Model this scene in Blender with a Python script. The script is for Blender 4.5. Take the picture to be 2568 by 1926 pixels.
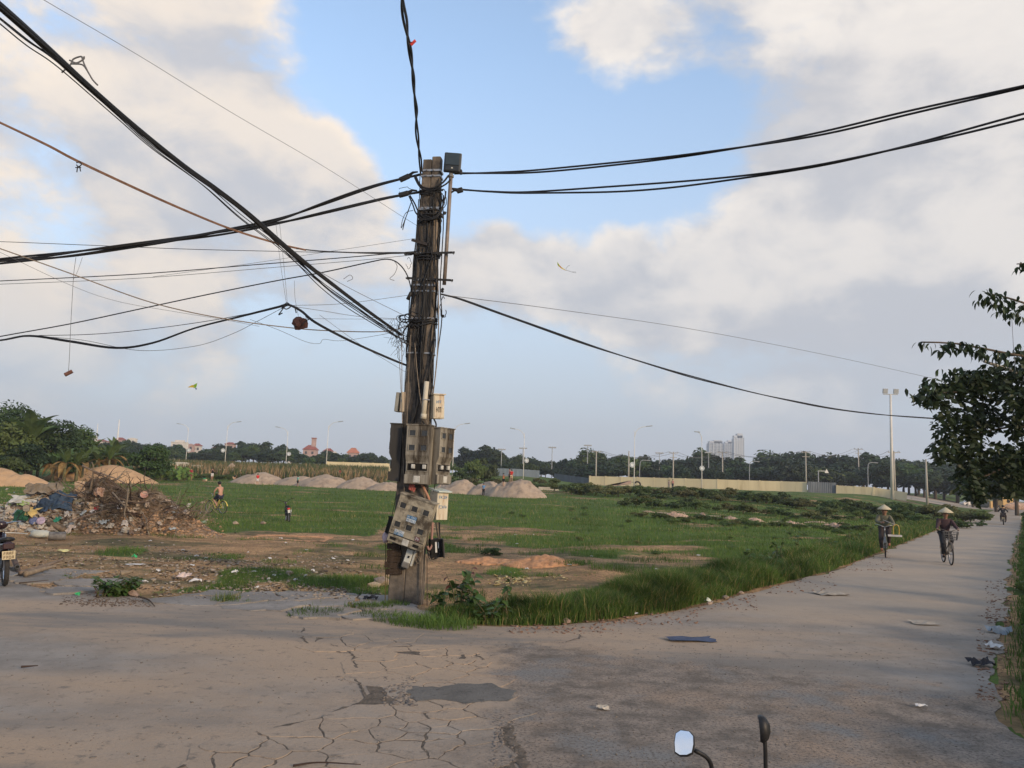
import bpy, bmesh, math, random
import numpy as np
from mathutils import Vector, Matrix
for _o in list(bpy.data.objects): bpy.data.objects.remove(_o)
random.seed(11); RNG = np.random.default_rng(5)
S = bpy.context.scene; COL = S.collection
rad = math.radians
# ------------------------------------------------------------------ camera
FPX, CW, CH, CAMZ = 1950.0, 2568, 1926, 2.0
PITCH, ROLL = math.atan(251 / FPX), rad(1.85)
CR = Matrix.Rotation(math.pi / 2 + PITCH, 3, 'X') @ Matrix.Rotation(ROLL, 3, 'Z')
cd = bpy.data.cameras.new('camera'); cam = bpy.data.objects.new('camera', cd); COL.objects.link(cam)
cd.sensor_width = 36; cd.lens = 36 * FPX / CW; cd.clip_start = 0.05; cd.clip_end = 20000
cam.matrix_world = Matrix.Translation((0, 0, CAMZ)) @ CR.to_4x4()
S.camera = cam
# ------------------------------------------------------------------ light
SUN_AZ, SUN_EL = rad(136), rad(16)          # azimuth clockwise from +Y (behind the camera, to the right)
SDIR = Vector((math.sin(SUN_AZ) * math.cos(SUN_EL), math.cos(SUN_AZ) * math.cos(SUN_EL), math.sin(SUN_EL)))
ld = bpy.data.lights.new('sun', 'SUN'); ld.energy = 3.3; ld.angle = rad(7); ld.color = (1.0, 0.76, 0.50)
sun = bpy.data.objects.new('sun', ld); COL.objects.link(sun); sun.rotation_euler = SDIR.to_track_quat('Z', 'Y').to_euler()
sun.location = (20, -20, 30)
S.view_settings.view_transform = 'Standard'; S.view_settings.look = 'None'; S.view_settings.gamma = 1
S.view_settings.exposure = 0.1
try: S.view_settings.use_curve_mapping = False
except Exception: pass

S.render.engine = 'CYCLES'; S.cycles.use_denoising = True; S.cycles.max_bounces = 5; S.cycles.diffuse_bounces = 2; S.cycles.glossy_bounces = 2
S.cycles.transparent_max_bounces = 4; S.cycles.transmission_bounces = 2
def raydir(u, v):
    return CR @ Vector(((u - CW / 2) / FPX, -(v - CH / 2) / FPX, -1.0))
def at(u, v, Y):                            # the world point seen at pixel (u, v) that lies Y metres ahead
    d = raydir(u, v); return Vector((0, 0, CAMZ)) + d * (Y / d.y)
def proj(p):
    q = CR.transposed() @ (Vector(p) - Vector((0, 0, CAMZ))); return (CW / 2 - FPX * q.x / q.z, CH / 2 + FPX * q.y / q.z)
def flat(u, v, z=0.0):
    d = raydir(u, v); return Vector((0, 0, CAMZ)) + d * ((z - CAMZ) / d.z)

# ------------------------------------------------------------------ sky
wd = bpy.data.worlds.new('World'); S.world = wd; wd.use_nodes = True
wd.cycles.sampling_method = 'MANUAL'; wd.cycles.sample_map_resolution = 256
def build_sky():
    nt = wd.node_tree; N = nt.nodes; L = nt.links; N.clear()
    def nd(t, **k):
        n = N.new(t)
        for a, b in k.items(): setattr(n, a, b)
        return n
    def lk(a, b): L.new(a, b)
    def m(op, a, b=None, c=None, clamp=False):
        n = nd('ShaderNodeMath', operation=op); n.use_clamp = clamp
        for i, x in enumerate((a, b, c)):
            if x is None: continue
            if hasattr(x, 'is_linked') or hasattr(x, 'node'): lk(x, n.inputs[i])
            else: n.inputs[i].default_value = x
        return n.outputs[0]
    def sm(x, lo, hi, a=0.0, b=1.0):
        n = nd('ShaderNodeMapRange', interpolation_type='SMOOTHSTEP')
        lk(x, n.inputs[0]); n.inputs[1].default_value = lo; n.inputs[2].default_value = hi
        n.inputs[3].default_value = a; n.inputs[4].default_value = b
        return n.outputs[0]
    def mix(f, a, b):
        n = nd('ShaderNodeMix', data_type='RGBA')
        lk(f, n.inputs[0])
        for i, x in ((6, a), (7, b)):
            if isinstance(x, tuple): n.inputs[i].default_value = (*x, 1)
            else: lk(x, n.inputs[i])
        return n.outputs[2]
    tc = nd('ShaderNodeTexCoord'); D = tc.outputs['Generated']
    sep = nd('ShaderNodeSeparateXYZ'); lk(D, sep.inputs[0]); ez = sep.outputs[2]
    def noise(vec, scale, detail, rough, dist=0.0):
        n = nd('ShaderNodeTexNoise'); n.noise_dimensions = '3D'; lk(vec, n.inputs['Vector'])
        n.inputs['Scale'].default_value = scale; n.inputs['Detail'].default_value = detail
        n.inputs['Roughness'].default_value = rough; n.inputs['Distortion'].default_value = dist
        return n.outputs[0]
    def mapped(vec, scl, loc=(0, 0, 0)):
        n = nd('ShaderNodeMapping'); lk(vec, n.inputs[0]); n.inputs['Scale'].default_value = scl; n.inputs['Location'].default_value = loc
        return n.outputs[0]
    def blob(u, v, r0, r1, w):               # a bank of cloud (w > 0) or a clear gap (w < 0) in one direction of the sky
        b = raydir(u, v).normalized()
        n = nd('ShaderNodeVectorMath', operation='DOT_PRODUCT'); lk(D, n.inputs[0]); n.inputs[1].default_value = b
        return sm(n.outputs['Value'], math.cos(rad(r1)), math.cos(rad(r0)), 0.0, w)
    sky = nd('ShaderNodeTexSky', sky_type='NISHITA'); sky.sun_disc = False
    sky.sun_elevation = SUN_EL; sky.sun_rotation = SUN_AZ; sky.air_density = 1.0; sky.dust_density = 0.6; sky.ozone_density = 1.6
    K = 0.13                                  # background strength
    # clear sky, greyed by haze towards the horizon
    hz = sm(ez, 0.0, 0.52, 1.0, 0.0)
    nsky = nd('ShaderNodeMix', data_type='RGBA', blend_type='MULTIPLY'); nsky.inputs[0].default_value = 1
    lk(sky.outputs[0], nsky.inputs[6]); nsky.inputs[7].default_value = (2.75, 2.55, 2.4, 1)
    SKYG = 1.0 / K
    clear = mix(m('MULTIPLY', m('ADD', m('MULTIPLY', m('POWER', hz, 0.75), 0.86), 0.10), 1.0), nsky.outputs[2], (0.46 * SKYG, 0.51 * SKYG, 0.61 * SKYG))
    # cloud layer A: broad soft banks
    bank = None
    for a in [(150, 200, 6, 26, .26), (620, 330, 4, 13, .12), (2300, 120, 4, 20, .20), (2300, 620, 4, 20, .22), (1900, 760, 4, 16, .14),
              (700, 640, 3, 15, .14), (150, 700, 3, 14, .13), (1330, 150, .2, 9, .22), (1500, 170, .2, 8, .24), (1680, 200, .5, 10, .24), (1200, 640, .2, 4.5, .34), (1330, 640, .2, 4.5, .34), (1480, 660, .2, 5.5, .42), (1640, 700, .5, 6.5, .30), (1250, 740, 1, 6, .16), (850, 450, 1, 5, .28),
              (1090, 120, 4, 13, -.36), (1290, 400, 4, 11, -.30), (1540, 430, 3, 10, -.30), (900, 60, 3, 10, -.22), (1700, 300, 2, 9, -.20), (1560, 60, 2, 8, -.16), (60, 480, 1, 6, -.2), (1900, 180, 1, 6, -.12), (1650, 880, 3, 10, -.10), (1250, 900, 3, 9, -.10), (500, 860, 3, 14, -.12),
              (1000, 330, 1, 5, -.2)]:
        x = blob(*a); bank = x if bank is None else m('ADD', bank, x)
    cA = mapped(D, (2.6, 2.6, 4.6), (3.1, 1.7, 0.4))
    nA = noise(cA, 1.0, 9, 0.55, 0.35)
    nA2 = noise(mapped(D, (2.6, 2.6, 4.6), (3.1 + .16, 1.7 - .10, 0.4 + .22)), 1.0, 6, 0.52, 0.25)
    nP = noise(mapped(D, (9, 9, 14), (1.2, 7.7, 3.0)), 1.0, 7, 0.55, 0.3)
    dens = m('ADD', m('ADD', m('ADD', m('MULTIPLY', m('SUBTRACT', nA, 0.5), 1.5), 0.5), m('MULTIPLY', m('SUBTRACT', nP, 0.5), 0.62)), m('MULTIPLY', bank, 0.85))
    nQ = noise(mapped(D, (26, 26, 38), (5.2, 2.7, 8.0)), 1.0, 6, 0.6, 0.4)
    dens = m('ADD', dens, m('MULTIPLY', m('SUBTRACT', nQ, 0.5), 0.22))
    cov = sm(dens, 0.44, 0.74)
    # light and grey sides from the density gradient towards the light
    lit = sm(m('ADD', m('SUBTRACT', nA, nA2), m('MULTIPLY', m('SUBTRACT', nP, 0.5), 0.85)), -0.14, 0.19)
    thick = sm(dens, 0.66, 0.95)
    warm = mix(blob(0, 150, 4, 40, 1.0), (0.97 * SKYG, 0.89 * SKYG, 0.80 * SKYG), (1.04 * SKYG, 0.88 * SKYG, 0.70 * SKYG))
    grey = mix(hz, (0.58 * SKYG, 0.57 * SKYG, 0.585 * SKYG), (0.50 * SKYG, 0.53 * SKYG, 0.59 * SKYG))
    ccol = mix(m('MULTIPLY', m('MULTIPLY', lit, sm(ez, 0.05, 0.45, 0.70, 1.0)), m('SUBTRACT', 1.0, m('MULTIPLY', thick, 0.30))), grey, warm)
    low = sm(ez, 0.03, 0.20, 0.0, 1.0)
    skyc = mix(m('MULTIPLY', m('MULTIPLY', cov, 0.93), m('ADD', m('MULTIPLY', low, 0.70), 0.28)), clear, ccol)
    bg = nd('ShaderNodeBackground'); lk(skyc, bg.inputs[0]); bg.inputs[1].default_value = K
    out = nd('ShaderNodeOutputWorld'); lk(bg.outputs[0], out.inputs[0])
build_sky()
# ================================================================== helpers
def npnoise(x, y, seed=0):                    # smooth value noise on arrays, 0..1
    x = np.asarray(x, float); y = np.asarray(y, float)
    xi = np.floor(x).astype(np.int64); yi = np.floor(y).astype(np.int64); fx = x - xi; fy = y - yi
    fx = fx * fx * (3 - 2 * fx); fy = fy * fy * (3 - 2 * fy)
    def h(a, b):
        n = (a * 374761393 + b * 668265263 + seed * 1442695041) & 0xffffffff
        n = ((n ^ (n >> 13)) * 1274126177) & 0xffffffff
        return ((n ^ (n >> 16)) & 0xffff) / 65535.0
    return (h(xi, yi) * (1 - fx) + h(xi + 1, yi) * fx) * (1 - fy) + (h(xi, yi + 1) * (1 - fx) + h(xi + 1, yi + 1) * fx) * fy
def fbm(x, y, oct=4, seed=0):
    s = 0; a = .5; t = 0
    for i in range(oct):
        s = s + a * npnoise(x * 2 ** i + 13.7 * i, y * 2 ** i - 7.1 * i, seed + i); t += a; a *= .5
    return s / t
def sstep(x, a, b):
    t = np.clip((np.asarray(x, float) - a) / (b - a), 0, 1); return t * t * (3 - 2 * t)

class MB:
    def __init__(s): s.v = []; s.f = []
    def add(s, vs, fs, M=None):
        o = len(s.v)
        s.v.extend([tuple(M @ Vector(p)) if M is not None else tuple(p) for p in vs]); s.f.extend([tuple(o + i for i in f) for f in fs]); return s
    def box(s, c, d, M=None, taper=1.0):
        x, y, z = d[0] / 2, d[1] / 2, d[2] / 2; t = taper
        vs = [(-x, -y, -z), (x, -y, -z), (x, y, -z), (-x, y, -z), (-x * t, -y * t, z), (x * t, -y * t, z), (x * t, y * t, z), (-x * t, y * t, z)]
        T = Matrix.Translation(c); T = T @ M if M is not None else T
        return s.add(vs, [(0, 3, 2, 1), (4, 5, 6, 7), (0, 1, 5, 4), (1, 2, 6, 5), (2, 3, 7, 6), (3, 0, 4, 7)], T)
    def cbox(s, c, d, b=.01, M=None):         # chamfered box
        bm = bmesh.new(); bmesh.ops.create_cube(bm, size=1)
        for v in bm.verts: v.co = Vector((v.co.x * d[0], v.co.y * d[1], v.co.z * d[2]))
        bmesh.ops.bevel(bm, geom=list(bm.edges), offset=b, segments=2, affect='EDGES', profile=.5)
        T = Matrix.Translation(c); T = T @ M if M is not None else T
        bm.verts.index_update(); s.add([v.co for v in bm.verts], [[v.index for v in f.verts] for f in bm.faces], T); bm.free(); return s
    def tube(s, pts, r, n=6, caps=True, M=None):
        pts = [Vector(p) for p in pts]; k = len(pts)
        rs = r if isinstance(r, (list, tuple)) else [r] * k
        vs = []; prev = None
        for i, p in enumerate(pts):
            t = (pts[min(i + 1, k - 1)] - pts[max(i - 1, 0)])
            t = t.normalized() if t.length > 1e-9 else Vector((0, 0, 1))
            if prev is None:
                a = Vector((0, 0, 1)) if abs(t.z) < .9 else Vector((1, 0, 0)); e = t.cross(a).normalized()
            else:
                e = prev - t * prev.dot(t); e = e.normalized() if e.length > 1e-6 else t.orthogonal().normalized()
            prev = e; g = t.cross(e)
            for j in range(n):
                an = 2 * math.pi * j / n; vs.append(p + (e * math.cos(an) + g * math.sin(an)) * rs[i])
        fs = [(i * n + j, i * n + (j + 1) % n, (i + 1) * n + (j + 1) % n, (i + 1) * n + j) for i in range(k - 1) for j in range(n)]
        if caps: fs += [tuple(reversed(range(n))), tuple((k - 1) * n + j for j in range(n))]
        return s.add(vs, fs, M)
    def lathe(s, prof, n=16, M=None):         # (radius, z) pairs
        vs = [(r * math.cos(2 * math.pi * j / n), r * math.sin(2 * math.pi * j / n), z) for r, z in prof for j in range(n)]
        k = len(prof); fs = [(i * n + j, i * n + (j + 1) % n, (i + 1) * n + (j + 1) % n, (i + 1) * n + j) for i in range(k - 1) for j in range(n)]
        fs += [tuple(reversed(range(n))), tuple((k - 1) * n + j for j in range(n))]
        return s.add(vs, fs, M)
    def torus(s, R, r, n=28, m=6, M=None):    # in the local XZ plane (axis Y)
        vs = []
        for i in range(n):
            a = 2 * math.pi * i / n
            for j in range(m):
                b = 2 * math.pi * j / m; q = R + r * math.cos(b); vs.append((q * math.cos(a), r * math.sin(b), q * math.sin(a)))
        fs = [(i * m + j, ((i + 1) % n) * m + j, ((i + 1) % n) * m + (j + 1) % m, i * m + (j + 1) % m) for i in range(n) for j in range(m)]
        return s.add(vs, fs, M)
    def prism(s, poly, z0, z1, M=None, inset=0.0):
        k = len(poly); c = sum((Vector((p[0], p[1], 0)) for p in poly), Vector()) / k
        top = []
        for p in poly:
            d = Vector((p[0], p[1], 0)) - c; L = max(d.length, 1e-6); q = c + d * max(0.1, (L - inset) / L); top.append((q.x, q.y, z1))
        vs = [(p[0], p[1], z0) for p in poly] + top
        fs = [tuple(reversed(range(k))), tuple(range(k, 2 * k))] + [(i, (i + 1) % k, k + (i + 1) % k, k + i) for i in range(k)]
        return s.add(vs, fs, M)
    def rock(s, c, d, seed=0, sub=1, rough=.25, M=None):
        bm = bmesh.new(); bmesh.ops.create_icosphere(bm, subdivisions=sub, radius=.5); rr = random.Random(seed)
        for v in bm.verts: v.co *= 1 + rr.uniform(-rough, rough)
        T = Matrix.Translation(c) @ (M if M is not None else Matrix.Identity(4)) @ Matrix.Diagonal((*d, 1))
        bm.verts.index_update(); s.add([v.co for v in bm.verts], [[v.index for v in f.verts] for f in bm.faces], T); bm.free(); return s
    def quad(s, a, b, c, d): return s.add([a, b, c, d], [(0, 1, 2, 3)])
    def mesh(s, name, mat, smooth=False):
        me = bpy.data.meshes.new(name); me.from_pydata(s.v, [], s.f); me.update()
        if mat is not None: me.materials.append(mat)
        if smooth: me.polygons.foreach_set('use_smooth', [True] * len(me.polygons))
        return me
    def build(s, name, mat, parent=None, smooth=False, label=None):
        return link(name, s.mesh(name, mat, smooth), parent, label)
def link(name, me, parent=None, label=None):
    o = bpy.data.objects.new(name, me); COL.objects.link(o)
    if parent is not None: o.parent = parent
    if label: o['label'] = label
    return o
def tag(o, label, cat, group=None):
    o['label'] = label; o['category'] = cat
    if group: o['group'] = group
    return o
def thing(name, label, cat, loc=(0, 0, 0), rz=0.0, group=None):
    o = bpy.data.objects.new(name, None); COL.objects.link(o); o.empty_display_size = .1
    o.location = loc; o.rotation_euler = (0, 0, rz); return tag(o, label, cat, group)
def struct(o, kind='structure'): o['kind'] = kind; return o
def copy_tree(o, parent=None):
    c = o.copy(); COL.objects.link(c)
    if parent is not None: c.parent = parent
    for ch in list(o.children): copy_tree(ch, c)
    return c
def npmesh(name, V, faces_n, idx, mat, smooth=False):
    """V: (n,3); idx flat vertex indices; faces_n: vertices per face (constant)"""
    me = bpy.data.meshes.new(name); V = np.asarray(V, np.float32); idx = np.asarray(idx, np.int32).ravel()
    me.vertices.add(len(V)); me.vertices.foreach_set('co', V.ravel())
    nf = len(idx) // faces_n; me.loops.add(len(idx)); me.loops.foreach_set('vertex_index', idx)
    me.polygons.add(nf); me.polygons.foreach_set('loop_start', np.arange(nf, dtype=np.int32) * faces_n)
    me.polygons.foreach_set('loop_total', np.full(nf, faces_n, np.int32))
    if smooth: me.polygons.foreach_set('use_smooth', np.ones(nf, bool))
    me.update(calc_edges=True)
    if mat: me.materials.append(mat)
    return me
def RZ(a): return Matrix.Rotation(a, 4, 'Z')
def RX(a): return Matrix.Rotation(a, 4, 'X')
def RY(a): return Matrix.Rotation(a, 4, 'Y')
def TR(*p): return Matrix.Translation(p if len(p) == 3 else p[0])
def spline(pts, n=40):                        # Catmull-Rom
    P = [Vector(p) for p in pts]; P = [P[0] * 2 - P[1]] + P + [P[-1] * 2 - P[-2]]; out = []
    k = len(P) - 3
    for i in range(k):
        m_ = max(2, n // k)
        for j in range(m_):
            t = j / m_; a, b, c, d = P[i:i + 4]
            out.append(.5 * ((2 * b) + (c - a) * t + (2 * a - 5 * b + 4 * c - d) * t * t + (3 * b - a - 3 * c + d) * t ** 3))
    out.append(P[-2]); return out

# ------------------------------------------------------------------ materials
MATS = {}
def mat(name, col, rough=.8, var=.25, scale=6.0, metal=0.0, bump=0.0, bscale=40.0, col2=None, stain=None, trans=None, emit=None, spec=.3, streak=False, objrand=0.0):
    if name in MATS: return MATS[name]
    m = bpy.data.materials.new(name); m.use_nodes = True; nt = m.node_tree; N = nt.nodes; L = nt.links
    b = N['Principled BSDF']; b.inputs['Roughness'].default_value = rough; b.inputs['Metallic'].default_value = metal
    b.inputs['Specular IOR Level'].default_value = spec
    tc = N.new('ShaderNodeTexCoord'); no = N.new('ShaderNodeTexNoise'); no.inputs['Scale'].default_value = scale; no.inputs['Detail'].default_value = 6
    no.inputs['Roughness'].default_value = .62
    src = tc.outputs['Object']
    if streak:
        mp = N.new('ShaderNodeMapping'); mp.inputs['Scale'].default_value = (1, 1, .16); L.new(src, mp.inputs[0]); src = mp.outputs[0]
    L.new(src, no.inputs['Vector'])
    c2 = col2 or tuple(max(0, c * (1 - var)) for c in col); c1 = col if col2 else tuple(min(1, c * (1 + var)) for c in col)
    mr = N.new('ShaderNodeMapRange'); L.new(no.outputs[0], mr.inputs[0]); mr.inputs[1].default_value = .32; mr.inputs[2].default_value = .68
    mx = N.new('ShaderNodeMix'); mx.data_type = 'RGBA'; L.new(mr.outputs[0], mx.inputs[0]); mx.inputs[6].default_value = (*c2, 1); mx.inputs[7].default_value = (*c1, 1)
    out = mx.outputs[2]
    if stain:                                  # (colour, scale, low, high)
        n2 = N.new('ShaderNodeTexNoise'); n2.inputs['Scale'].default_value = stain[1]; n2.inputs['Detail'].default_value = 8; L.new(src, n2.inputs['Vector'])
        n2.inputs['Roughness'].default_value = .65
        m2 = N.new('ShaderNodeMapRange'); L.new(n2.outputs[0], m2.inputs[0]); m2.inputs[1].default_value = stain[2]; m2.inputs[2].default_value = stain[3]
        x2 = N.new('ShaderNodeMix'); x2.data_type = 'RGBA'; L.new(m2.outputs[0], x2.inputs[0]); L.new(out, x2.inputs[6]); x2.inputs[7].default_value = (*stain[0], 1); out = x2.outputs[2]
    if objrand:
        oi = N.new('ShaderNodeObjectInfo'); hs = N.new('ShaderNodeHueSaturation')
        for k, w, base in (('Value', objrand, 1.0), ('Hue', objrand * .09, .5)):
            q = N.new('ShaderNodeMapRange'); L.new(oi.outputs['Random'], q.inputs[0]); q.inputs[3].default_value = base - w; q.inputs[4].default_value = base + w; L.new(q.outputs[0], hs.inputs[k])
        L.new(out, hs.inputs['Color']); out = hs.outputs[0]
    L.new(out, b.inputs['Base Color'])
    if bump:
        n3 = N.new('ShaderNodeTexNoise'); n3.inputs['Scale'].default_value = bscale; n3.inputs['Detail'].default_value = 5; L.new(tc.outputs['Object'], n3.inputs['Vector'])
        bp = N.new('ShaderNodeBump'); bp.inputs['Strength'].default_value = bump; bp.inputs['Distance'].default_value = .02; L.new(n3.outputs[0], bp.inputs['Height']); L.new(bp.outputs[0], b.inputs['Normal'])
    if trans:                                  # thin leaves let light through
        tr = N.new('ShaderNodeBsdfTranslucent'); L.new(out, tr.inputs[0]); ms = N.new('ShaderNodeMixShader'); ms.inputs[0].default_value = trans
        L.new(b.outputs[0], ms.inputs[1]); L.new(tr.outputs[0], ms.inputs[2]); L.new(ms.outputs[0], N['Material Output'].inputs[0])
    MATS[name] = m; return m
def leafmat(name, col, var=.35, trans=.25, scale=.8, rough=.6, objrand=.22, col2=None):
    return mat(name, col, rough=rough, var=var, scale=scale, trans=trans, objrand=objrand, col2=col2, spec=.25)
# ================================================================== terrain
RD = Vector((0.548, 0.8365)); RE = Vector((5.0, 15.85))            # road direction, a point on its left edge
def leftof(x, y): return -(x - RE.x) * RD.y + (y - RE.y) * RD.x      # metres to the left of the road's left edge
def terr(x, y):
    x = np.asarray(x, float); y = np.asarray(y, float)
    r = np.interp(y, [-1e4, 42, 62, 85, 110, 125, 150, 170, 250, 400, 900, 6000], [0, 0, .42, 1.0, 1.75, 2.25, 3.15, 3.7, 5.0, 6.5, 8, 10])
    r2 = np.interp(y, [-1e4, 42, 62, 85, 110, 125, 150, 250, 400, 900, 6000], [0, 0, .42, 1.0, 1.7, 2.0, 2.3, 2.6, 4.0, 6, 8])
    k = sstep(x / np.maximum(y, 1), .02, .11); r = r * (1 - k) + r2 * k
    s = leftof(x, y); z = r * sstep(s, 1.5, 22)
    z = z + r * .55 * sstep(-s, 8, 60)
    rough = sstep(s, .3, 4) * sstep(y, 11, 16)
    n = fbm(x * .35, y * .35, 4, 3) - .5; n2 = fbm(x * 1.7, y * 1.7, 3, 9) - .5
    z = z + rough * (n * .22 + n2 * .07)
    z = z + .10 * sstep(s, .2, 2.0) * sstep(x, -1, 2) * (1 - sstep(s, 5, 9)) * sstep(y, 11.5, 14)   # verge bank
    z = z + .16 * sstep(-s, 5.2, 8.0) * sstep(y, 2, 6) + .10 * (fbm(x, y, 3, 21) - .2) * sstep(-s, 5.6, 7.6) * sstep(y, 4, 8)
    return z
def tz(x, y): return float(terr(x, y))
def foot(u, Y):                                                      # the ground point Y metres ahead in image column u
    x = (u - CW / 2) / FPX * Y
    for _ in range(8):
        p = Vector((x, Y, tz(x, Y))); pu = proj(p)[0]; x += (u - pu) / FPX * Y
    return Vector((x, Y, tz(x, Y)))
def dirtzone(x, y):
    x = np.asarray(x, float); y = np.asarray(y, float); yy = np.maximum(y, .5)
    u = 1284 + 1950 * x / yy + 60
    ym = np.interp(u, [-4000, 1000, 1110, 1260, 1400, 1600, 1800, 1920, 2000], [28, 28, 46, 34, 27, 25, 26, 22, 4])
    d = 1 - sstep(y, ym - 5 - .1 * ym, ym + 3 + .05 * ym)
    return d
def dirtmask(x, y):
    d = dirtzone(x, y); n = fbm(np.asarray(x) * .42 + 5, np.asarray(y) * .26, 4, 31)
    far = .62 * sstep(fbm(np.asarray(x) * .16, np.asarray(y) * .5, 3, 40), .55, .70)
    return np.clip(d * sstep(n, .17, .40) + (1 - d) * far, 0, 1)

def ground_material():
    m = bpy.data.materials.new('field_ground'); m.use_nodes = True; nt = m.node_tree; N = nt.nodes; L = nt.links; b = N['Principled BSDF']
    b.inputs['Roughness'].default_value = .95; b.inputs['Specular IOR Level'].default_value = .1
    tc = N.new('ShaderNodeTexCoord'); P = tc.outputs['Object']
    def nz(sc, det=6, ro=.6, mp=None):
        n = N.new('ShaderNodeTexNoise'); n.inputs['Scale'].default_value = sc; n.inputs['Detail'].default_value = det; n.inputs['Roughness'].default_value = ro
        if mp:
            q = N.new('ShaderNodeMapping'); q.inputs['Scale'].default_value = mp; L.new(P, q.inputs[0]); L.new(q.outputs[0], n.inputs['Vector'])
        else: L.new(P, n.inputs['Vector'])
        return n.outputs[0]
    def ramp(x, lo, hi):
        n = N.new('ShaderNodeMapRange'); n.interpolation_type = 'SMOOTHSTEP'; L.new(x, n.inputs[0]); n.inputs[1].default_value = lo; n.inputs[2].default_value = hi; return n.outputs[0]
    def mix(f, a, c):
        n = N.new('ShaderNodeMix'); n.data_type = 'RGBA'; L.new(f, n.inputs[0])
        for i, x in ((6, a), (7, c)):
            if isinstance(x, tuple): n.inputs[i].default_value = (*x, 1)
            else: L.new(x, n.inputs[i])
        return n.outputs[2]
    def ma(op, a, c):
        n = N.new('ShaderNodeMath'); n.operation = op
        for i, x in enumerate((a, c)):
            if isinstance(x, (int, float)): n.inputs[i].default_value = x
            else: L.new(x, n.inputs[i])
        return n.outputs[0]
    at_ = N.new('ShaderNodeAttribute'); at_.attribute_name = 'dirt'; dz = at_.outputs['Fac']
    tan = mix(ramp(nz(.9), .38, .62), (.33, .195, .098), (.53, .32, .160))
    tan = mix(ramp(nz(14, 5, .7), .42, .66), tan, (.15, .10, .060))
    dark = mix(ramp(nz(2.2), .4, .6), (.095, .080, .042), (.18, .140, .072))
    soil = mix(ramp(nz(.33, 7, .65, (1, 1.8, 1)), .44, .60), tan, dark)
    grass = mix(ramp(nz(.25), .35, .65), (.062, .108, .023), (.105, .155, .036))
    grass = mix(ramp(nz(3.0, 6, .7), .40, .70), grass, (.085, .105, .032))
    grass = mix(ramp(nz(.12, 5, .6, (1, 3.0, 1)), .60, .70), grass, (.19, .16, .065))
    f = ramp(ma('ADD', dz, ma('MULTIPLY', ma('SUBTRACT', nz(1.3, 7, .68), .5), .9)), .36, .60)
    L.new(mix(f, grass, soil), b.inputs['Base Color'])
    bp = N.new('ShaderNodeBump'); bp.inputs['Strength'].default_value = .8; bp.inputs['Distance'].default_value = .05; L.new(nz(9, 8, .7), bp.inputs['Height']); L.new(bp.outputs[0], b.inputs['Normal'])
    return m

def make_ground():
    fr = np.linspace(-48, 48, 430); rest = np.linspace(48, 312, 70)[1:-1]
    ang = np.radians(np.concatenate([fr, rest])); na = len(ang)
    rr = np.concatenate([[.5, 1.5, 3], np.geomspace(4, 1900, 320)]); nr = len(rr)
    A, R = np.meshgrid(ang, rr); X = (R * np.sin(A)).ravel(); Y = (R * np.cos(A)).ravel(); Z = terr(X, Y)
    near = R.ravel() < 700; inside = np.zeros(len(X), bool); inside[near] = in_poly_np(X[near], Y[near], ROADC)
    dd = np.full(len(X), 9.0); k = inside & (R.ravel() < 60); dd[k] = edge_dist(X[k], Y[k])
    Z = np.where(inside, np.where(dd > 1.2, -.12, -.012), Z - .009)
    V = np.stack([X, Y, Z], 1)
    i, j = np.meshgrid(np.arange(nr - 1), np.arange(na), indexing='ij'); jn = (j + 1) % na
    idx = np.stack([i * na + j, (i + 1) * na + j, (i + 1) * na + jn, i * na + jn], -1).reshape(-1, 4)[:, ::-1]
    me = npmesh('ground', V, 4, idx, ground_material(), True)
    a = me.attributes.new('dirt', 'FLOAT', 'POINT'); dm = dirtmask(X, Y); k = (R.ravel() < 90) & ~inside; e = edge_dist(X[k], Y[k]); dm[k] = np.maximum(dm[k], 1 - sstep(e, .25, .9)); a.data.foreach_set('value', dm.astype(np.float32))
    o = struct(link('ground', me)); return o
def in_poly(x, y, P):
    c = False; j = len(P) - 1
    for i in range(len(P)):
        xi, yi = P[i]; xj, yj = P[j]
        if (yi > y) != (yj > y) and x < (xj - xi) * (y - yi) / (yj - yi) + xi: c = not c
        j = i
    return c
def in_poly_np(X, Y, P):
    c = np.zeros(len(X), bool); j = len(P) - 1
    for i in range(len(P)):
        xi, yi = P[i]; xj, yj = P[j]
        if yi != yj: c ^= ((yi > Y) != (yj > Y)) & (X < (xj - xi) * (Y - yi) / (yj - yi) + xi)
        j = i
    return c
def edge_dist(X, Y):
    d = np.full(len(X), 1e9); P = ROADC
    for i in range(len(P)):
        ax, ay = P[i]; bx, by = P[(i + 1) % len(P)]; ex, ey = bx - ax, by - ay; L2 = ex * ex + ey * ey + 1e-9
        t = np.clip(((X - ax) * ex + (Y - ay) * ey) / L2, 0, 1); d = np.minimum(d, np.hypot(X - ax - t * ex, Y - ay - t * ey))
    return d
def ragged(pts, step=.35, amp=.09, seed=0, closed=False):
    out = []; n = len(pts); rr = random.Random(seed)
    for i in range(n if closed else n - 1):
        a = Vector(pts[i]); b = Vector(pts[(i + 1) % n]); L = (b - a).length; k = max(1, min(160, int(L / step)))
        nrm = Vector((-(b - a).y, (b - a).x)).normalized() if L > 0 else Vector((0, 0))
        for q in range(k):
            p = a.lerp(b, q / k); w = amp * (1 if L < 80 else 2)
            p = p + nrm * (w * 2 * (float(npnoise(p.x * 1.1, p.y * 1.1, seed)) - .5) + w * 1.2 * (float(npnoise(p.x * 4, p.y * 4, seed + 5)) - .5)) + Vector((rr.uniform(-.02, .02), rr.uniform(-.02, .02))); out.append((p.x, p.y))
    if not closed: out.append(tuple(pts[-1]))
    return out
def F2(u, v): p = flat(u, v); return (p.x, p.y)
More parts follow.
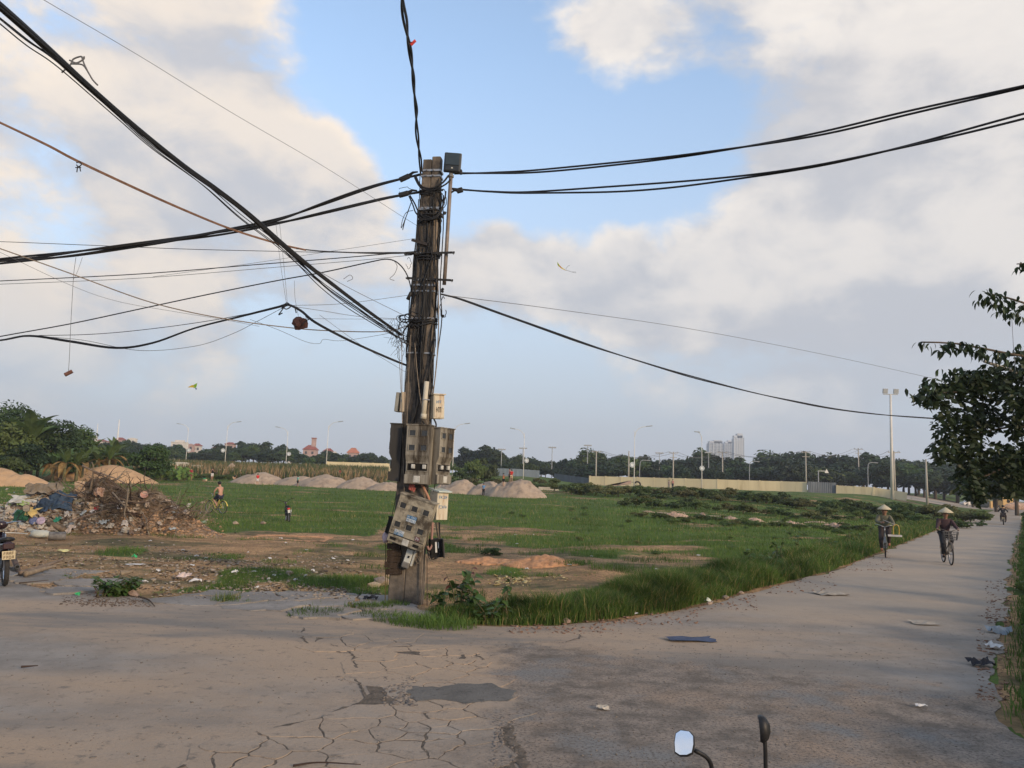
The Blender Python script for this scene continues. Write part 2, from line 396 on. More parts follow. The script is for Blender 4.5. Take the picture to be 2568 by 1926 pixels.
far_edge = [(-60, 17.0), F2(-500, 1438), F2(0, 1456), F2(220, 1488), F2(420, 1503), F2(640, 1515), F2(820, 1532), F2(960, 1552), F2(1120, 1566), F2(1250, 1572), F2(1400, 1570), F2(1550, 1556),
            F2(1720, 1530), F2(1900, 1482), F2(2099, 1431), F2(2231, 1379), F2(2350, 1331)]
lx = lambda t: (RE.x + RD.x * t, RE.y + RD.y * t)
far_edge += [lx(60), lx(100), lx(150), lx(240), lx(420)]
RN = Vector((RD.y, -RD.x))
rside = lambda t, w: (RE.x + RD.x * t + RN.x * w, RE.y + RD.y * t + RN.y * w)
right_edge = [rside(420, 6), rside(240, 5), rside(150, 4.6), rside(100, 4.3), rside(60, 4.3), F2(2538, 1380), F2(2530, 1447), F2(2515, 1560), F2(2500, 1690), F2(2490, 1800), (4.4, 5.5), (4.6, 1), (6, -6), (9, -30), (-60, -30)]
ROADC = far_edge + right_edge
ROADP = ragged(far_edge, .35, .10, 1) + ragged(right_edge, .12, .10, 2)

def pave_mat(name, base, warm_tone, dark, speck=.5, cover=(.42, .62), streak_rot=.9, big=.22, bump=.35, zone=None):
    m = bpy.data.materials.new(name); m.use_nodes = True; nt = m.node_tree; N = nt.nodes; L = nt.links; b = N['Principled BSDF']
    b.inputs['Roughness'].default_value = .9; b.inputs['Specular IOR Level'].default_value = .2
    tc = N.new('ShaderNodeNewGeometry'); P = tc.outputs['Position']
    def nz(sc, det=6, ro=.6, mp=None, rot=0.0):
        n = N.new('ShaderNodeTexNoise'); n.inputs['Scale'].default_value = sc; n.inputs['Detail'].default_value = det; n.inputs['Roughness'].default_value = ro
        if mp:
            q = N.new('ShaderNodeMapping'); q.inputs['Scale'].default_value = mp; q.inputs['Rotation'].default_value = (0, 0, rot); L.new(P, q.inputs[0]); L.new(q.outputs[0], n.inputs['Vector'])
        else: L.new(P, n.inputs['Vector'])
        return n.outputs[0]
    def ramp(x, lo, hi):
        n = N.new('ShaderNodeMapRange'); n.interpolation_type = 'SMOOTHSTEP'; L.new(x, n.inputs[0]); n.inputs[1].default_value = lo; n.inputs[2].default_value = hi; return n.outputs[0]
    def mix(f, a, c):
        n = N.new('ShaderNodeMix'); n.data_type = 'RGBA'; L.new(f, n.inputs[0])
        for i, x in ((6, a), (7, c)):
            if isinstance(x, tuple): n.inputs[i].default_value = (*x, 1)
            else: L.new(x, n.inputs[i])
        return n.outputs[2]
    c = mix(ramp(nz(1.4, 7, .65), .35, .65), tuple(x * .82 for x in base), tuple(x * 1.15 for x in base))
    c = mix(ramp(nz(big, 6, .55, (.55, 1.5, 1), streak_rot), *cover), c, warm_tone)  # warmer tone mixed over the base in broad stretched noise streaks
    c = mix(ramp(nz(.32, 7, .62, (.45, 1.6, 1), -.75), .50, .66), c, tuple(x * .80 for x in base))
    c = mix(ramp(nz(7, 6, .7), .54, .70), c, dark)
    g = ramp(nz(60, 3, .6), .54, .66)
    n = N.new('ShaderNodeMath'); n.operation = 'MULTIPLY'; L.new(g, n.inputs[0]); n.inputs[1].default_value = speck
    c = mix(n.outputs[0], c, dark)
    if zone:                                  # older, coarser paving laid over part of the junction
        def ma(op, a, q):
            n = N.new('ShaderNodeMath'); n.operation = op
            for i, x in enumerate((a, q)):
                if isinstance(x, (int, float)): n.inputs[i].default_value = x
                else: L.new(x, n.inputs[i])
            return n.outputs[0]
        sp = N.new('ShaderNodeSeparateXYZ'); L.new(P, sp.inputs[0]); X, Y = sp.outputs[0], sp.outputs[1]
        wob = ma('MULTIPLY', ma('SUBTRACT', nz(1.1, 8, .7), .5), 2.6)
        f1 = ramp(ma('ADD', X, wob), -.25, .25); f2 = ramp(ma('ADD', ma('SUBTRACT', ma('ADD', 10.45, ma('MULTIPLY', X, -.42)), Y), wob), -.35, .35)
        lane = ma('MULTIPLY', ma('MULTIPLY', ramp(ma('ADD', Y, wob), 10.5, 15), ramp(ma('ADD', X, wob), 1.5, 5)), .62); c = mix(lane, c, mix(ramp(nz(.5, 6, .6), .35, .65), (.33, .285, .232), (.42, .34, .26)))
        zf = ma('MULTIPLY', ma('MULTIPLY', f1, f2), .92)
        z1 = mix(ramp(nz(2.6, 9, .75), .36, .62), (.115, .098, .081), (.290, .236, .190)); z1 = mix(ramp(nz(.55, 6, .6), .46, .66), z1, (.33, .24, .170)); z1 = mix(ramp(nz(.9, 6, .6), .50, .66), z1, (.20, .195, .185)); z1 = mix(ramp(nz(34, 5, .75), .48, .64), z1, (.080, .067, .055)); c = mix(zf, c, z1)
    L.new(c, b.inputs['Base Color'])
    bp = N.new('ShaderNodeBump'); bp.inputs['Strength'].default_value = bump; bp.inputs['Distance'].default_value = .03; L.new(nz(22, 8, .72), bp.inputs['Height']); L.new(bp.outputs[0], b.inputs['Normal'])
    return m
M_CONC = pave_mat('road_concrete', (.262, .232, .200), (.390, .288, .200), (.180, .150, .120), .30, (.40, .60), .9, .20, .6, True)
M_PATCH = pave_mat('dark_tar_patch', (.150, .138, .122), (.22, .18, .145), (.085, .078, .07), .6, (.5, .75), .4, .9, .7)
M_BASE = mat('crack_soil', (.120, .094, .070), .95, .45, 12, bump=.8)
M_SLAB = pave_mat('slab_concrete', (.255, .230, .205), (.30, .245, .19), (.14, .12, .10), .45, (.5, .7), .9, .8, .5)

def sheet(name, poly, z0, z1, m):
    """a thin slab of paving with a triangulated top"""
    bm = bmesh.new(); vs = [bm.verts.new((p[0], p[1], z1)) for p in poly]; f = bm.faces.new(vs)
    if f.normal.z < 0: f.normal_flip()
    f.normal_update()
    ex = bmesh.ops.extrude_face_region(bm, geom=[f]); low = [g for g in ex['geom'] if isinstance(g, bmesh.types.BMVert)]
    for v in low: v.co.z = z0
    bmesh.ops.triangulate(bm, faces=[q for q in bm.faces if len(q.verts) > 4])
    bmesh.ops.recalc_face_normals(bm, faces=bm.faces)
    me = bpy.data.meshes.new(name); bm.to_mesh(me); bm.free(); me.materials.append(m); return me
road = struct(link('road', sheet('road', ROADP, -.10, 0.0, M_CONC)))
ground = make_ground()

tarp = [F2(*q) for q in [(1010, 1738), (1035, 1722), (1100, 1724), (1150, 1716), (1235, 1716), (1262, 1730), (1290, 1736), (1272, 1756), (1215, 1757), (1180, 1766), (1090, 1758), (1040, 1764)]]
link('tar_patch', sheet('tar_patch', ragged(tarp, .05, .06, 8, True), .001, .0115, M_PATCH), road)

# ---- alligator cracking: separate pieces over dark soil
CRP = [F2(*q) for q in [(400, 1960), (560, 1880), (700, 1830), (820, 1800), (905, 1765), (925, 1735), (900, 1690), (880, 1645), (960, 1640), (1000, 1660), (1140, 1660), (1215, 1650), (1250, 1700), (1285, 1775), (1255, 1800), (1290, 1880), (1310, 1960)]]
link('crack_bed', sheet('crack_bed', ragged([(x_ * .93 + .07 * -1.0, y_ * .95 + .05 * 6.9) for x_, y_ in CRP], .12, .05, 9, True), .0005, .003, M_BASE), road)
def voronoi_cells(poly, spacing, seed, jitter=.45, squash=1.0, free=False):
    rr = random.Random(seed); xs = [p[0] for p in poly]; ys = [p[1] for p in poly]; pts = []
    y = min(ys) - spacing; row = 0
    if free:                                  # uneven sizes: random seeds, thinned more in some places than in others
        for k in range(9000):
            q = (rr.uniform(min(xs) - spacing, max(xs) + spacing), rr.uniform(min(ys) - spacing, max(ys) + spacing)); md = spacing * (.38 + 1.15 * float(npnoise(q[0] * 1.7, q[1] * 1.7, seed)) ** 1.3)
            if all((q[0] - p[0]) ** 2 + (q[1] - p[1]) ** 2 > md * md for p in pts): pts.append(q)
        y = 1e9
    while y < max(ys) + spacing:
        x = min(xs) - spacing + (spacing * .5 if row % 2 else 0)
        while x < max(xs) + spacing:
            pts.append((x + rr.uniform(-jitter, jitter) * spacing, y + rr.uniform(-jitter, jitter) * spacing)); x += spacing
        y += spacing * .86; row += 1
    out = []
    for p in pts:
        if not in_poly(p[0], p[1], poly): continue
        cell = [(p[0] - spacing * 2, p[1] - spacing * 2), (p[0] + spacing * 2, p[1] - spacing * 2), (p[0] + spacing * 2, p[1] + spacing * 2), (p[0] - spacing * 2, p[1] + spacing * 2)]
        for q in pts:
            if q is p: continue
            dx, dy = q[0] - p[0], q[1] - p[1]
            if dx * dx + dy * dy > spacing * spacing * 9: continue
            mx, my = (p[0] + q[0]) / 2, (p[1] + q[1]) / 2; new = []
            for i in range(len(cell)):
                a, b = cell[i], cell[(i + 1) % len(cell)]; da = (a[0] - mx) * dx + (a[1] - my) * dy; db = (b[0] - mx) * dx + (b[1] - my) * dy
                if da <= 0: new.append(a)
                if (da < 0) != (db < 0):
                    t = da / (da - db); new.append((a[0] + (b[0] - a[0]) * t, a[1] + (b[1] - a[1]) * t))
            cell = new
            if not cell: break
        if len(cell) >= 3: out.append((p, cell))
    return out
def piece(name, cell, c, gap, z0, z1, m, parent, rr, tilt=.006):
    P = []
    n = len(cell)
    for i in range(n):                        # cut each side again and shift it along a shared noise field, so that cracks wander
        a, b = cell[i], cell[(i + 1) % n]; m_n = max(2, int(math.hypot(b[0] - a[0], b[1] - a[1]) / (.045 if gap < .025 else .12)))
        for q_ in range(m_n):
            t = q_ / m_n; x, y = a[0] + (b[0] - a[0]) * t, a[1] + (b[1] - a[1]) * t; w_ = 1.0 if gap < .025 else 2.2
            x += w_ * (.075 * (float(npnoise(x * 5, y * 5, 71)) - .5) + .035 * (float(npnoise(x * 16, y * 16, 72)) - .5)); y += w_ * (.075 * (float(npnoise(x * 5, y * 5, 73)) - .5) + .035 * (float(npnoise(x * 16, y * 16, 74)) - .5))
            d = math.hypot(x - c[0], y - c[1]) + 1e-6; k = max(.2, (d - gap * (1 + rr.uniform(-.6, 1.2))) / d); P.append((x * k + c[0] * (1 - k) - c[0], y * k + c[1] * (1 - k) - c[1]))
    mb = MB().prism(P, z0, z1, inset=.006)
    o = mb.build(name, m, parent); o.location = (c[0], c[1], 0); o.rotation_euler = (rr.uniform(-tilt, tilt), rr.uniform(-tilt, tilt), 0); return o
rr = random.Random(3)
for c, cell in voronoi_cells(CRP, .36, 5, .48, free=True):
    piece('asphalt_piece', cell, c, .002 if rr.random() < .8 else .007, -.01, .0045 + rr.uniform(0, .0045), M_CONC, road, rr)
# ---- broken concrete apron along the far side of the paving
AP = [F2(*q) for q in [(-60, 1440), (60, 1418), (180, 1436), (300, 1470), (420, 1490), (560, 1484), (700, 1478), (830, 1486), (960, 1500), (1000, 1520), (1130, 1545), (1140, 1580), (1000, 1572), (830, 1548), (700, 1528), (500, 1518), (380, 1508), (200, 1490), (0, 1462)]]
rr = random.Random(9)
for c, cell in voronoi_cells(AP, 1.05, 4, .42):
    piece('concrete_slab', cell, c, .03, -.06, .012 + rr.uniform(0, .022), M_SLAB, road, rr, .02)

# ---- second, finer broken area and long open cracks
CR2 = [F2(*q) for q in [(770, 1590), (860, 1582), (1000, 1590), (1120, 1600), (1180, 1625), (1150, 1650), (1010, 1640), (900, 1636), (800, 1640), (765, 1618)]]
rr = random.Random(13)
link('crack_bed', sheet('crack_bed', ragged([F2(*q) for q in [(790, 1598), (1000, 1600), (1150, 1625), (1120, 1645), (900, 1632), (800, 1630)]], .12, .05, 19, True), .0005, .002, M_BASE), road)
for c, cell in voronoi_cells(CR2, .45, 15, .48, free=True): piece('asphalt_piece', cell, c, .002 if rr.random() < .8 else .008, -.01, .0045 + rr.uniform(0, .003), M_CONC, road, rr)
def crack(pts, w, seed):
    P = ragged([F2(*q) for q in pts], .05, .035, seed); L = []; R = []; rr = random.Random(seed)
    for i, p in enumerate(P):
        a, b = Vector(P[max(0, i - 1)]), Vector(P[min(len(P) - 1, i + 1)]); d = (b - a).normalized() if (b - a).length > 0 else Vector((1, 0)); n = Vector((-d.y, d.x)); k = w * rr.uniform(.35, 1.3) * min(1, i / 4 + .2, (len(P) - 1 - i) / 4 + .2); L.append((p[0] + n.x * k, p[1] + n.y * k, .0055)); R.append((p[0] - n.x * k, p[1] - n.y * k, .0055))
    m = len(P); MB().add(L + R, [(i, i + 1, m + i + 1, m + i) for i in range(m - 1)]).build('crack', M_BASE, road)
for k_, (pts, w) in enumerate([([(430, 1935), (560, 1880), (700, 1828), (820, 1797), (905, 1762)], .022), ([(905, 1762), (915, 1735), (893, 1690), (880, 1640), (830, 1615)], .014), ([(1235, 1775), (1255, 1805), (1275, 1850), (1300, 1900), (1310, 1935)], .045), ([(965, 1622), (1040, 1620), (1100, 1628), (1160, 1634), (1150, 1655), (1120, 1668)], .03), ([(1160, 1634), (1190, 1640), (1215, 1655)], .012), ([(-20, 1456), (60, 1466), (140, 1480), (230, 1491)], .016), ([(60, 1466), (140, 1455), (200, 1448)], .008), ([(760, 1575), (755, 1600), (790, 1625), (870, 1640)], .014), ([(230, 1491), (330, 1497), (430, 1512), (620, 1520)], .010), ([(700, 1522), (820, 1540), (960, 1560)], .010), ([(1440, 1590), (1450, 1600), (1420, 1612)], .012), ([(1140, 1680), (1180, 1660), (1230, 1650)], .008)]): crack(pts, w, 90 + k_)
# ================================================================== utility pole
PB = flat(1017, 1513)
PYAW = rad(-9)
def pole_frame(lean):
    return TR(PB) @ RY(lean) @ RX(rad(-.3)) @ RZ(PYAW)
best = min((abs(proj(pole_frame(rad(a)) @ Vector((0, 0, 7.45)))[0] - 1084), a) for a in [k * .1 for k in range(-10, 40)])
PM = pole_frame(rad(best[1])); PMI = PM.inverted()
hh = [z for z in [6.5 + .02 * k for k in range(100)] if proj(PM @ Vector((0, -.1, z)))[1] > 397]
PH = hh[-1]
def onp(u, v, yl=-.15):                       # image point -> pole frame, on the plane yl metres behind (+) / before (-) the pole axis
    o_ = PMI @ Vector((0, 0, CAMZ)); d = (PMI.to_3x3() @ raydir(u, v)); t = (yl - o_.y) / d.y; return o_ + d * t
def hw(z): return .275 + (.158 - .275) * z / PH    # width of one post
def hd(z): return .13 + (.085 - .13) * z / PH      # half depth
M_POLE = mat('pole_concrete', (.180, .148, .116), .92, .35, 2.2, bump=.5, bscale=30, stain=((.062, .054, .047), 1.3, .40, .56))
M_POLE2 = mat('pole_concrete_b', (.20, .162, .124), .92, .35, 2.6, bump=.5, bscale=34, stain=((.062, .054, .047), 1.2, .42, .58))
M_STEEL = mat('galvanised_steel', (.34, .34, .34), .45, .3, 20, metal=.7, stain=((.16, .08, .04), 9, .55, .7))
M_BLACK = mat('cable_black', (.014, .014, .015), .55, .3, 30)
M_CLAMP = mat('clamp_black', (.022, .021, .020), .6, .3, 30)
M_BROWNC = mat('cable_brown', (.17, .095, .060), .7, .3, 12)
M_GREYC = mat('cable_grey', (.12, .12, .125), .6, .3, 12)
M_PALE = mat('wire_pale', (.20, .16, .12), .7, .3, 12)
pole = thing('utility_pole', 'leaning concrete utility pole of two bolted posts at the road corner', 'pole')
pole.matrix_world = PM
for sgn, zt, m_ in ((-1, PH, M_POLE), (1, PH + .05, M_POLE2)):
    mb = MB(); zs = [-.4] + [zt * k / 26 for k in range(27)]; ring = []; rr = random.Random(5 + sgn)
    for z in zs:
        w, d = hw(max(z, 0)), hd(max(z, 0)); a, b = (.002, w) if sgn > 0 else (-w, -.002); c = .014
        j = lambda: rr.uniform(-.0035, .0035)
        ring.append([(a + c, -d + j(), z), (b - c, -d + j(), z), (b + j(), -d + c, z), (b + j(), d - c, z), (b - c, d, z), (a + c, d, z), (a, d - c, z), (a, -d + c, z)])
    vs = [p for r_ in ring for p in r_]; k = len(ring)
    fs = [(i * 8 + q, i * 8 + (q + 1) % 8, (i + 1) * 8 + (q + 1) % 8, (i + 1) * 8 + q) for i in range(k - 1) for q in range(8)] + [tuple(reversed(range(8))), tuple((k - 1) * 8 + q for q in range(8))]
    mb.add(vs, fs).build('concrete_post', m_, pole)
def band(v, h=.03, m_=None, extra=.0):
    z = onp(1050, v).z; w, d = hw(z) + .012 + extra, hd(z) + .012; mb = MB(); t = .006
    for (cx, cy, sx, sy) in ((0, -d, 2 * w, t), (0, d, 2 * w, t), (-w, 0, t, 2 * d), (w, 0, t, 2 * d)): mb.box((cx, cy, z), (sx, sy, h))
    b_ = mb.build('clamp_band', m_ or M_STEEL, pole)
    for x in (-w * .45, w * .25): MB().lathe([(.014, 0), (.014, .018), (.008, .018), (.008, .03)], 8, TR(x, -d - .003, z) @ RX(rad(90))).build('bolt', M_STEEL, b_)
for v, h in ((424, .035), (438, .03), (520, .05), (633, .03), (700, .03), (713, .035), (728, .03), (797, .03), (884, .025)): band(v, h)

# ---- electricity meter boxes
M_BOX = mat('meter_box_grey', (.30, .275, .225), .8, .22, 5, stain=((.055, .045, .034), 5, .42, .60), streak=True)
M_BOXD = mat('meter_box_sooty', (.035, .033, .031), .85, .4, 5, stain=((.16, .15, .13), 3, .62, .74), streak=True)
M_BOX2 = mat('meter_box_stained', (.33, .295, .225), .8, .25, 6, stain=((.06, .048, .034), 5, .42, .60))
M_GLASS = mat('meter_window', (.030, .033, .036), .25, .4, 8, spec=.5)
M_DARKIN = mat('box_inside', (.012, .011, .010), .9, .3, 9)
M_CREAM = mat('box_cream', (.52, .47, .36), .7, .2, 6, stain=((.25, .12, .055), 4, .55, .72), streak=True)
M_METER = mat('meter_white', (.42, .41, .37), .6, .3, 12)
M_BLUE = mat('sticker_blue', (.055, .16, .30), .6, .3, 9)
M_WHT = mat('sticker_white', (.50, .52, .52), .6, .25, 9)
def dressed(o_, Mloc): o_.matrix_world = PM @ Mloc; return o_
def glyphs(o_, x0, z0, w, h, y, n, m_, seed):   # worn print: rows of letter-like strokes
    rr = random.Random(seed); mb = MB(); cw = w / n
    for i in range(n):
        if rr.random() < .08: continue
        x = x0 + (i + .5) * cw; k = rr.randint(0, 4); t = cw * .2
        if k != 1: mb.box((x - cw * .25, y, z0), (t, .0012, h))
        if k in (0, 2, 4): mb.box((x + cw * .22, y, z0), (t, .0012, h * (1 if k else .6)))
        if k in (1, 2, 3): mb.box((x, y, z0 + h * .42), (cw * .7, .0012, h * .2))
        if k in (0, 3): mb.box((x, y, z0), (cw * .6, .0012, h * .2))
        if k in (1, 4): mb.box((x, y, z0 - h * .42), (cw * .7, .0012, h * .2))
    mb.build('lettering', m_, o_)['kind'] = 'stuff'
def meter_box(name, label, w, h, d, m_, cols, rows, seed, lower=True, meters=True):
    """box with its front at local -Y, centred on x, z from -h/2 to h/2; a shallower lower compartment with an opening and a tray"""
    t = thing(name, label, 'meter box'); rr = random.Random(seed)
    hu = h * (.62 if lower else 1.0); zt = h / 2
    prof = [(-d / 2, zt), (d / 2, zt), (d / 2, -h / 2), (-d / 2 + .05, -h / 2), (-d / 2 + .05, zt - hu), (-d / 2, zt - hu * .82)] if lower else [(-d / 2, zt), (d / 2, zt), (d / 2, -h / 2), (-d / 2, -h / 2)]
    k = len(prof); vs = [(-w / 2, y, z) for y, z in prof] + [(w / 2, y, z) for y, z in prof]
    fs = [tuple(range(k)), tuple(range(2 * k - 1, k - 1, -1))] + [(i, k + i, k + (i + 1) % k, (i + 1) % k) for i in range(k)]
    body = MB().add(vs, fs).build('housing', m_, t)
    mb = MB(); mb.box((0, 0, zt + .008), (w + .03, d + .03, .016)); mb.build('lid', m_, t)
    fr = MB()
    for i in range(cols):
        for j in range(rows):
            x = -w / 2 + w * (i + .5) / cols; z = zt - hu * .80 * (j + .5) / rows - .01; ww, wh = min(.12, w / cols * .55), min(.10, hu / rows * .42)
            f = MB()
            for cx, cz, sx, sz in ((0, wh / 2, ww + .024, .012), (0, -wh / 2, ww + .024, .012), (-ww / 2, 0, .012, wh), (ww / 2, 0, .012, wh)): f.box((x + cx, -d / 2 - .006, z + cz), (sx, .012, sz))
            f_ = f.build('window_frame', m_, t); MB().box((x, -d / 2 - .002, z), (ww, .004, wh)).build('window_pane', M_GLASS, f_)
    if lower:
        z = zt - hu - .065 * h / .95 - .02; oh = .125 * h / .95
        MB().box((0, -d / 2 + .048, z), (w * .86, .006, oh)).build('opening', M_DARKIN, t)
        f = MB()
        for cx, cz, sx, sz in ((0, oh / 2, w * .9, .012), (0, -oh / 2, w * .9, .012), (-w * .44, 0, .012, oh), (w * .44, 0, .012, oh)): f.box((cx, -d / 2 + .042, z + cz), (sx, .016, sz))
        f.build('opening_frame', m_, t)
        if meters:
            for x in (-w * .17, w * .3): MB().cbox((x, -d / 2 + .035, z + .01), (.06, .05, oh * .55), .008).build('breaker', M_METER, t)
        zb = -h / 2 + .085
        MB().cbox((0, -d / 2 + .03, zb), (w * 1.02, .05, .15), .008).build('tray', m_, t); MB().cbox((w * .03, -d / 2 + .003, zb), (w * .27, .012, .11), .004).build('hatch', M_METER, t)
    return t
s_ = 1950 / 13.1
def boxat(o_, u, v, yl, M2=None):
    p = onp(u, v, yl); dressed(o_, TR(p) @ (M2 or Matrix.Identity(4))); return o_
b = meter_box('meter_box', 'upright grimy grey box with four meter windows on the front of the pole', .40, .97, .22, M_BOX, 2, 2, 1); boxat(b, 1051, 1141, -.25)
b = meter_box('meter_box', 'soot blackened meter box on the left side of the pole', .38, .95, .20, M_BOXD, 2, 2, 2); boxat(b, 996, 1136, -.02, RZ(rad(-84)))
MB().box((.12, -.105, .02), (.05, .006, .02)).build('sticker', M_METER, b); MB().box((-.02, -.105, -.25), (.025, .006, .1)).build('sticker', M_METER, b)
b = meter_box('meter_box', 'grey meter box facing right, on the right side of the pole', .36, .93, .20, M_BOX, 2, 2, 3); boxat(b, 1107, 1145, .0, RZ(rad(64)))
b = meter_box('meter_box', 'large stained box with six meter windows and blue stickers hanging askew', .60, .79, .20, M_BOX2, 3, 2, 4, lower=False)
boxat(b, 1034, 1309, -.30, RY(rad(15.5)) @ RX(rad(4)))
MB().box((0, -.105, -.265), (.61, .012, .010)).build('seam', M_DARKIN, b)
MB().cbox((0, -.103, -.33), (.585, .018, .115), .006).build('lower_cover', M_BOX2, b)
for x in (-.2, .2): MB().box((x, -.114, -.33), (.10, .008, .045)).build('slot', M_DARKIN, b)
MB().cbox((.02, -.114, -.33), (.11, .01, .10), .004).build('hatch', M_METER, b)
k_ = MB().box((.0, -.104, .055), (.165, .005, .105)).build('sticker', M_BLUE, b, label='blue and white advert sticker with worn print')
MB().box((.0, -.1075, .032), (.16, .002, .05)).build('sticker_panel', M_WHT, k_); glyphs(k_, -.075, .085, .15, .024, -.1075, 11, M_WHT, 3); glyphs(k_, -.075, .032, .15, .034, -.1095, 9, M_BLUE, 4)
k_ = MB().box((-.13, -.104, -.215), (.165, .005, .085)).build('sticker', M_WHT, b, label='faded blue sticker with worn digits'); MB().box((-.13, -.1075, -.235), (.16, .002, .042)).build('sticker_panel', M_BLUE, k_)
glyphs(k_, -.205, -.19, .15, .024, -.1075, 10, M_BLUE, 5); glyphs(k_, -.205, -.235, .15, .030, -.1095, 8, M_WHT, 6)
k_ = MB().box((.19, -.104, -.215), (.08, .005, .07)).build('sticker', mat('sticker_red', (.12, .05, .06), .7), b); glyphs(k_, .16, -.215, .06, .045, -.1075, 2, M_WHT, 8)

def lid_box():
    t = thing('junction_box', 'pale junction box with sloping lid and blue lettering, low on the pole', 'junction box')
    MB().cbox((0, 0, 0), (.24, .20, .46), .008).build('housing', M_CREAM, t)
    MB().box((0, -.02, .255), (.29, .28, .02), RX(rad(10))).build('lid', mat('lid_pale', (.50, .55, .50), .6, .15), t)
    glyphs(t, -.09, .14, .18, .05, -.102, 5, M_BLUE, 8); glyphs(t, -.09, -.02, .18, .05, -.102, 5, M_BLUE, 9)
    return t
boxat(lid_box(), 1100, 1268, -.02, RZ(rad(55)))
def plain_box(name, label, cat, w, d, h, m_, parts):
    t = thing(name, label, cat); MB().cbox((0, 0, 0), (w, d, h), .012).build('housing', m_, t)
    for nm, c, dd, mm in parts: MB().cbox(c, dd, min(dd) * .2).build(nm, mm, t)
    return t
b = plain_box('junction_box', 'rust streaked cream box high on the right of the pole', 'junction box', .20, .17, .40, M_CREAM, [('lid', (0, -.01, .21), (.23, .21, .02), M_CREAM), ('door', (0, -.088, .0), (.17, .012, .35), M_CREAM), ('latch', (.06, -.098, .0), (.015, .012, .05), M_STEEL)])
boxat(b, 1096, 1021, -.03, RZ(rad(38)) @ RY(rad(-3)))
glyphs(b, -.06, .08, .1, .05, -.096, 3, M_BLUE, 1); glyphs(b, -.06, -.05, .1, .09, -.096, 3, M_DARKIN, 2)
b = plain_box('junction_box', 'brownish cream box high on the left of the pole', 'junction box', .085, .16, .34, M_CREAM, [('latch', (-.02, -.085, .02), (.02, .012, .04), M_STEEL)]); boxat(b, 1011, 1009, -.05, RZ(rad(10)))
b = plain_box('splice_case', 'curved grey splice case left of the cream box', 'splice case', .075, .15, .33, mat('splice_grey', (.27, .26, .22), .7, .2, 8), [('rib', (.042, -.02, 0), (.014, .13, .30), M_DARKIN)]); boxat(b, 999, 1009, -.05, RY(rad(3)))
b = plain_box('breaker_box', 'small white breaker box tilted below the six window box', 'breaker box', .115, .09, .30, mat('breaker_grey', (.46, .46, .42), .6, .15, 6), [('lower_cover', (0, -.01, -.11), (.125, .10, .10), mat('breaker_lower', (.16, .15, .135), .7)), ('switch', (.01, -.05, .03), (.03, .02, .035), M_DARKIN), ('side_strip', (.085, 0, .03), (.03, .08, .26), mat('breaker_side', (.38, .38, .35), .6))])
boxat(b, 1024, 1400, -.20, RY(rad(16)))
b = plain_box('cable_box', 'black open box hanging with loose cables on the right of the pole', 'cable box', .20, .20, .30, M_DARKIN, [('door', (.10, -.13, .0), (.02, .22, .30), mat('black_door', (.05, .045, .04), .6)), ('label_strip', (-.01, -.105, .02), (.03, .012, .17), mat('strip_white', (.55, .55, .53), .5)), ('label_strip', (.03, -.105, .05), (.012, .012, .10), mat('strip_white', (.5, .5, .5), .5))])
boxat(b, 1093, 1374, -.05, RZ(rad(22)) @ RY(rad(-6)))
b = plain_box('cable_box', 'dark box behind the left edge of the six window box', 'cable box', .12, .14, .26, M_DARKIN, [('lid', (0, 0, .135), (.14, .16, .02), M_DARKIN)]); boxat(b, 981, 1318, -.12, RY(rad(14)))
# wooden sleeve, conduit, pipe, tag, bag
o = MB()
rr = random.Random(2)
for i in range(5): o.box((-.14 + rr.uniform(-.02, .02), -.155 - .006 * i, -.22 + i * .1), (.235 + rr.uniform(-.03, .03), .045, .095), RY(rad(rr.uniform(-5, 5))))
o = tag(o.build('wooden_sleeve', mat('rotten_wood', (.045, .030, .020), .95, .5, 8, bump=.8, streak=True)), 'dark rotten wood packing on the lower left of the pole', 'wood'); boxat(o, 1015, 1398, 0.0)
def conduit(name, label, pts, r, m_, cat='pipe', n=8, smooth=True):
    return tag(MB().tube(spline([PM @ onp(*p) for p in pts], 16), r, n).build(name, m_, smooth=smooth), label, cat)
tube = thing('conduit_tube', 'cream plastic conduit tube strapped to the pole above the meter boxes', 'tube')
M_TUBE = mat('tube_cream', (.50, .45, .35), .6, .12, 6)
MB().tube([PM @ onp(1070, 957, -.2), PM @ onp(1062, 1046, -.22)], .042, 12).build('pipe', M_TUBE, tube, True); MB().tube([PM @ onp(1063, 1038, -.22), PM @ onp(1062, 1050, -.22)], .050, 12).build('end_cap', M_TUBE, tube, True)
MB().tube([PM @ onp(1060, 1002, -.265), PM @ onp(1078, 1003, -.20)], .012, 6).build('strap', M_STEEL, tube)
conduit('flexible_pipe', 'salmon flexible pipe running down into the six window box', [(1057, 1212, -.2), (1066, 1230, -.22), (1074, 1246, -.2), (1078, 1262, -.16)], .022, mat('pipe_salmon', (.36, .19, .12), .7, .2))
conduit('flexible_pipe', 'faded pink pipe looping below the six window box', [(1085, 1310, -.1), (1083, 1345, -.14), (1082, 1370, -.16), (1076, 1378, -.17), (1072, 1370, -.16)], .020, mat('pipe_pink', (.30, .17, .14), .7, .2))
b = MB(); b.add([(-.05, 0, -.04), (.01, -.01, -.065), (.06, 0, .03), (.0, -.012, .055), (-.04, .01, .04)], [(0, 1, 2, 3, 4)]); b.add([(0, .004, -.05), (.05, -.004, -.09), (.075, .002, -.02), (.03, .006, .02)], [(0, 1, 2, 3)])
o = tag(b.build('paper_tag', mat('paper_red', (.36, .10, .08), .8, .5, 30)), 'torn red paper tag hanging between the meter boxes', 'paper'); boxat(o, 1032, 1221, -.2)
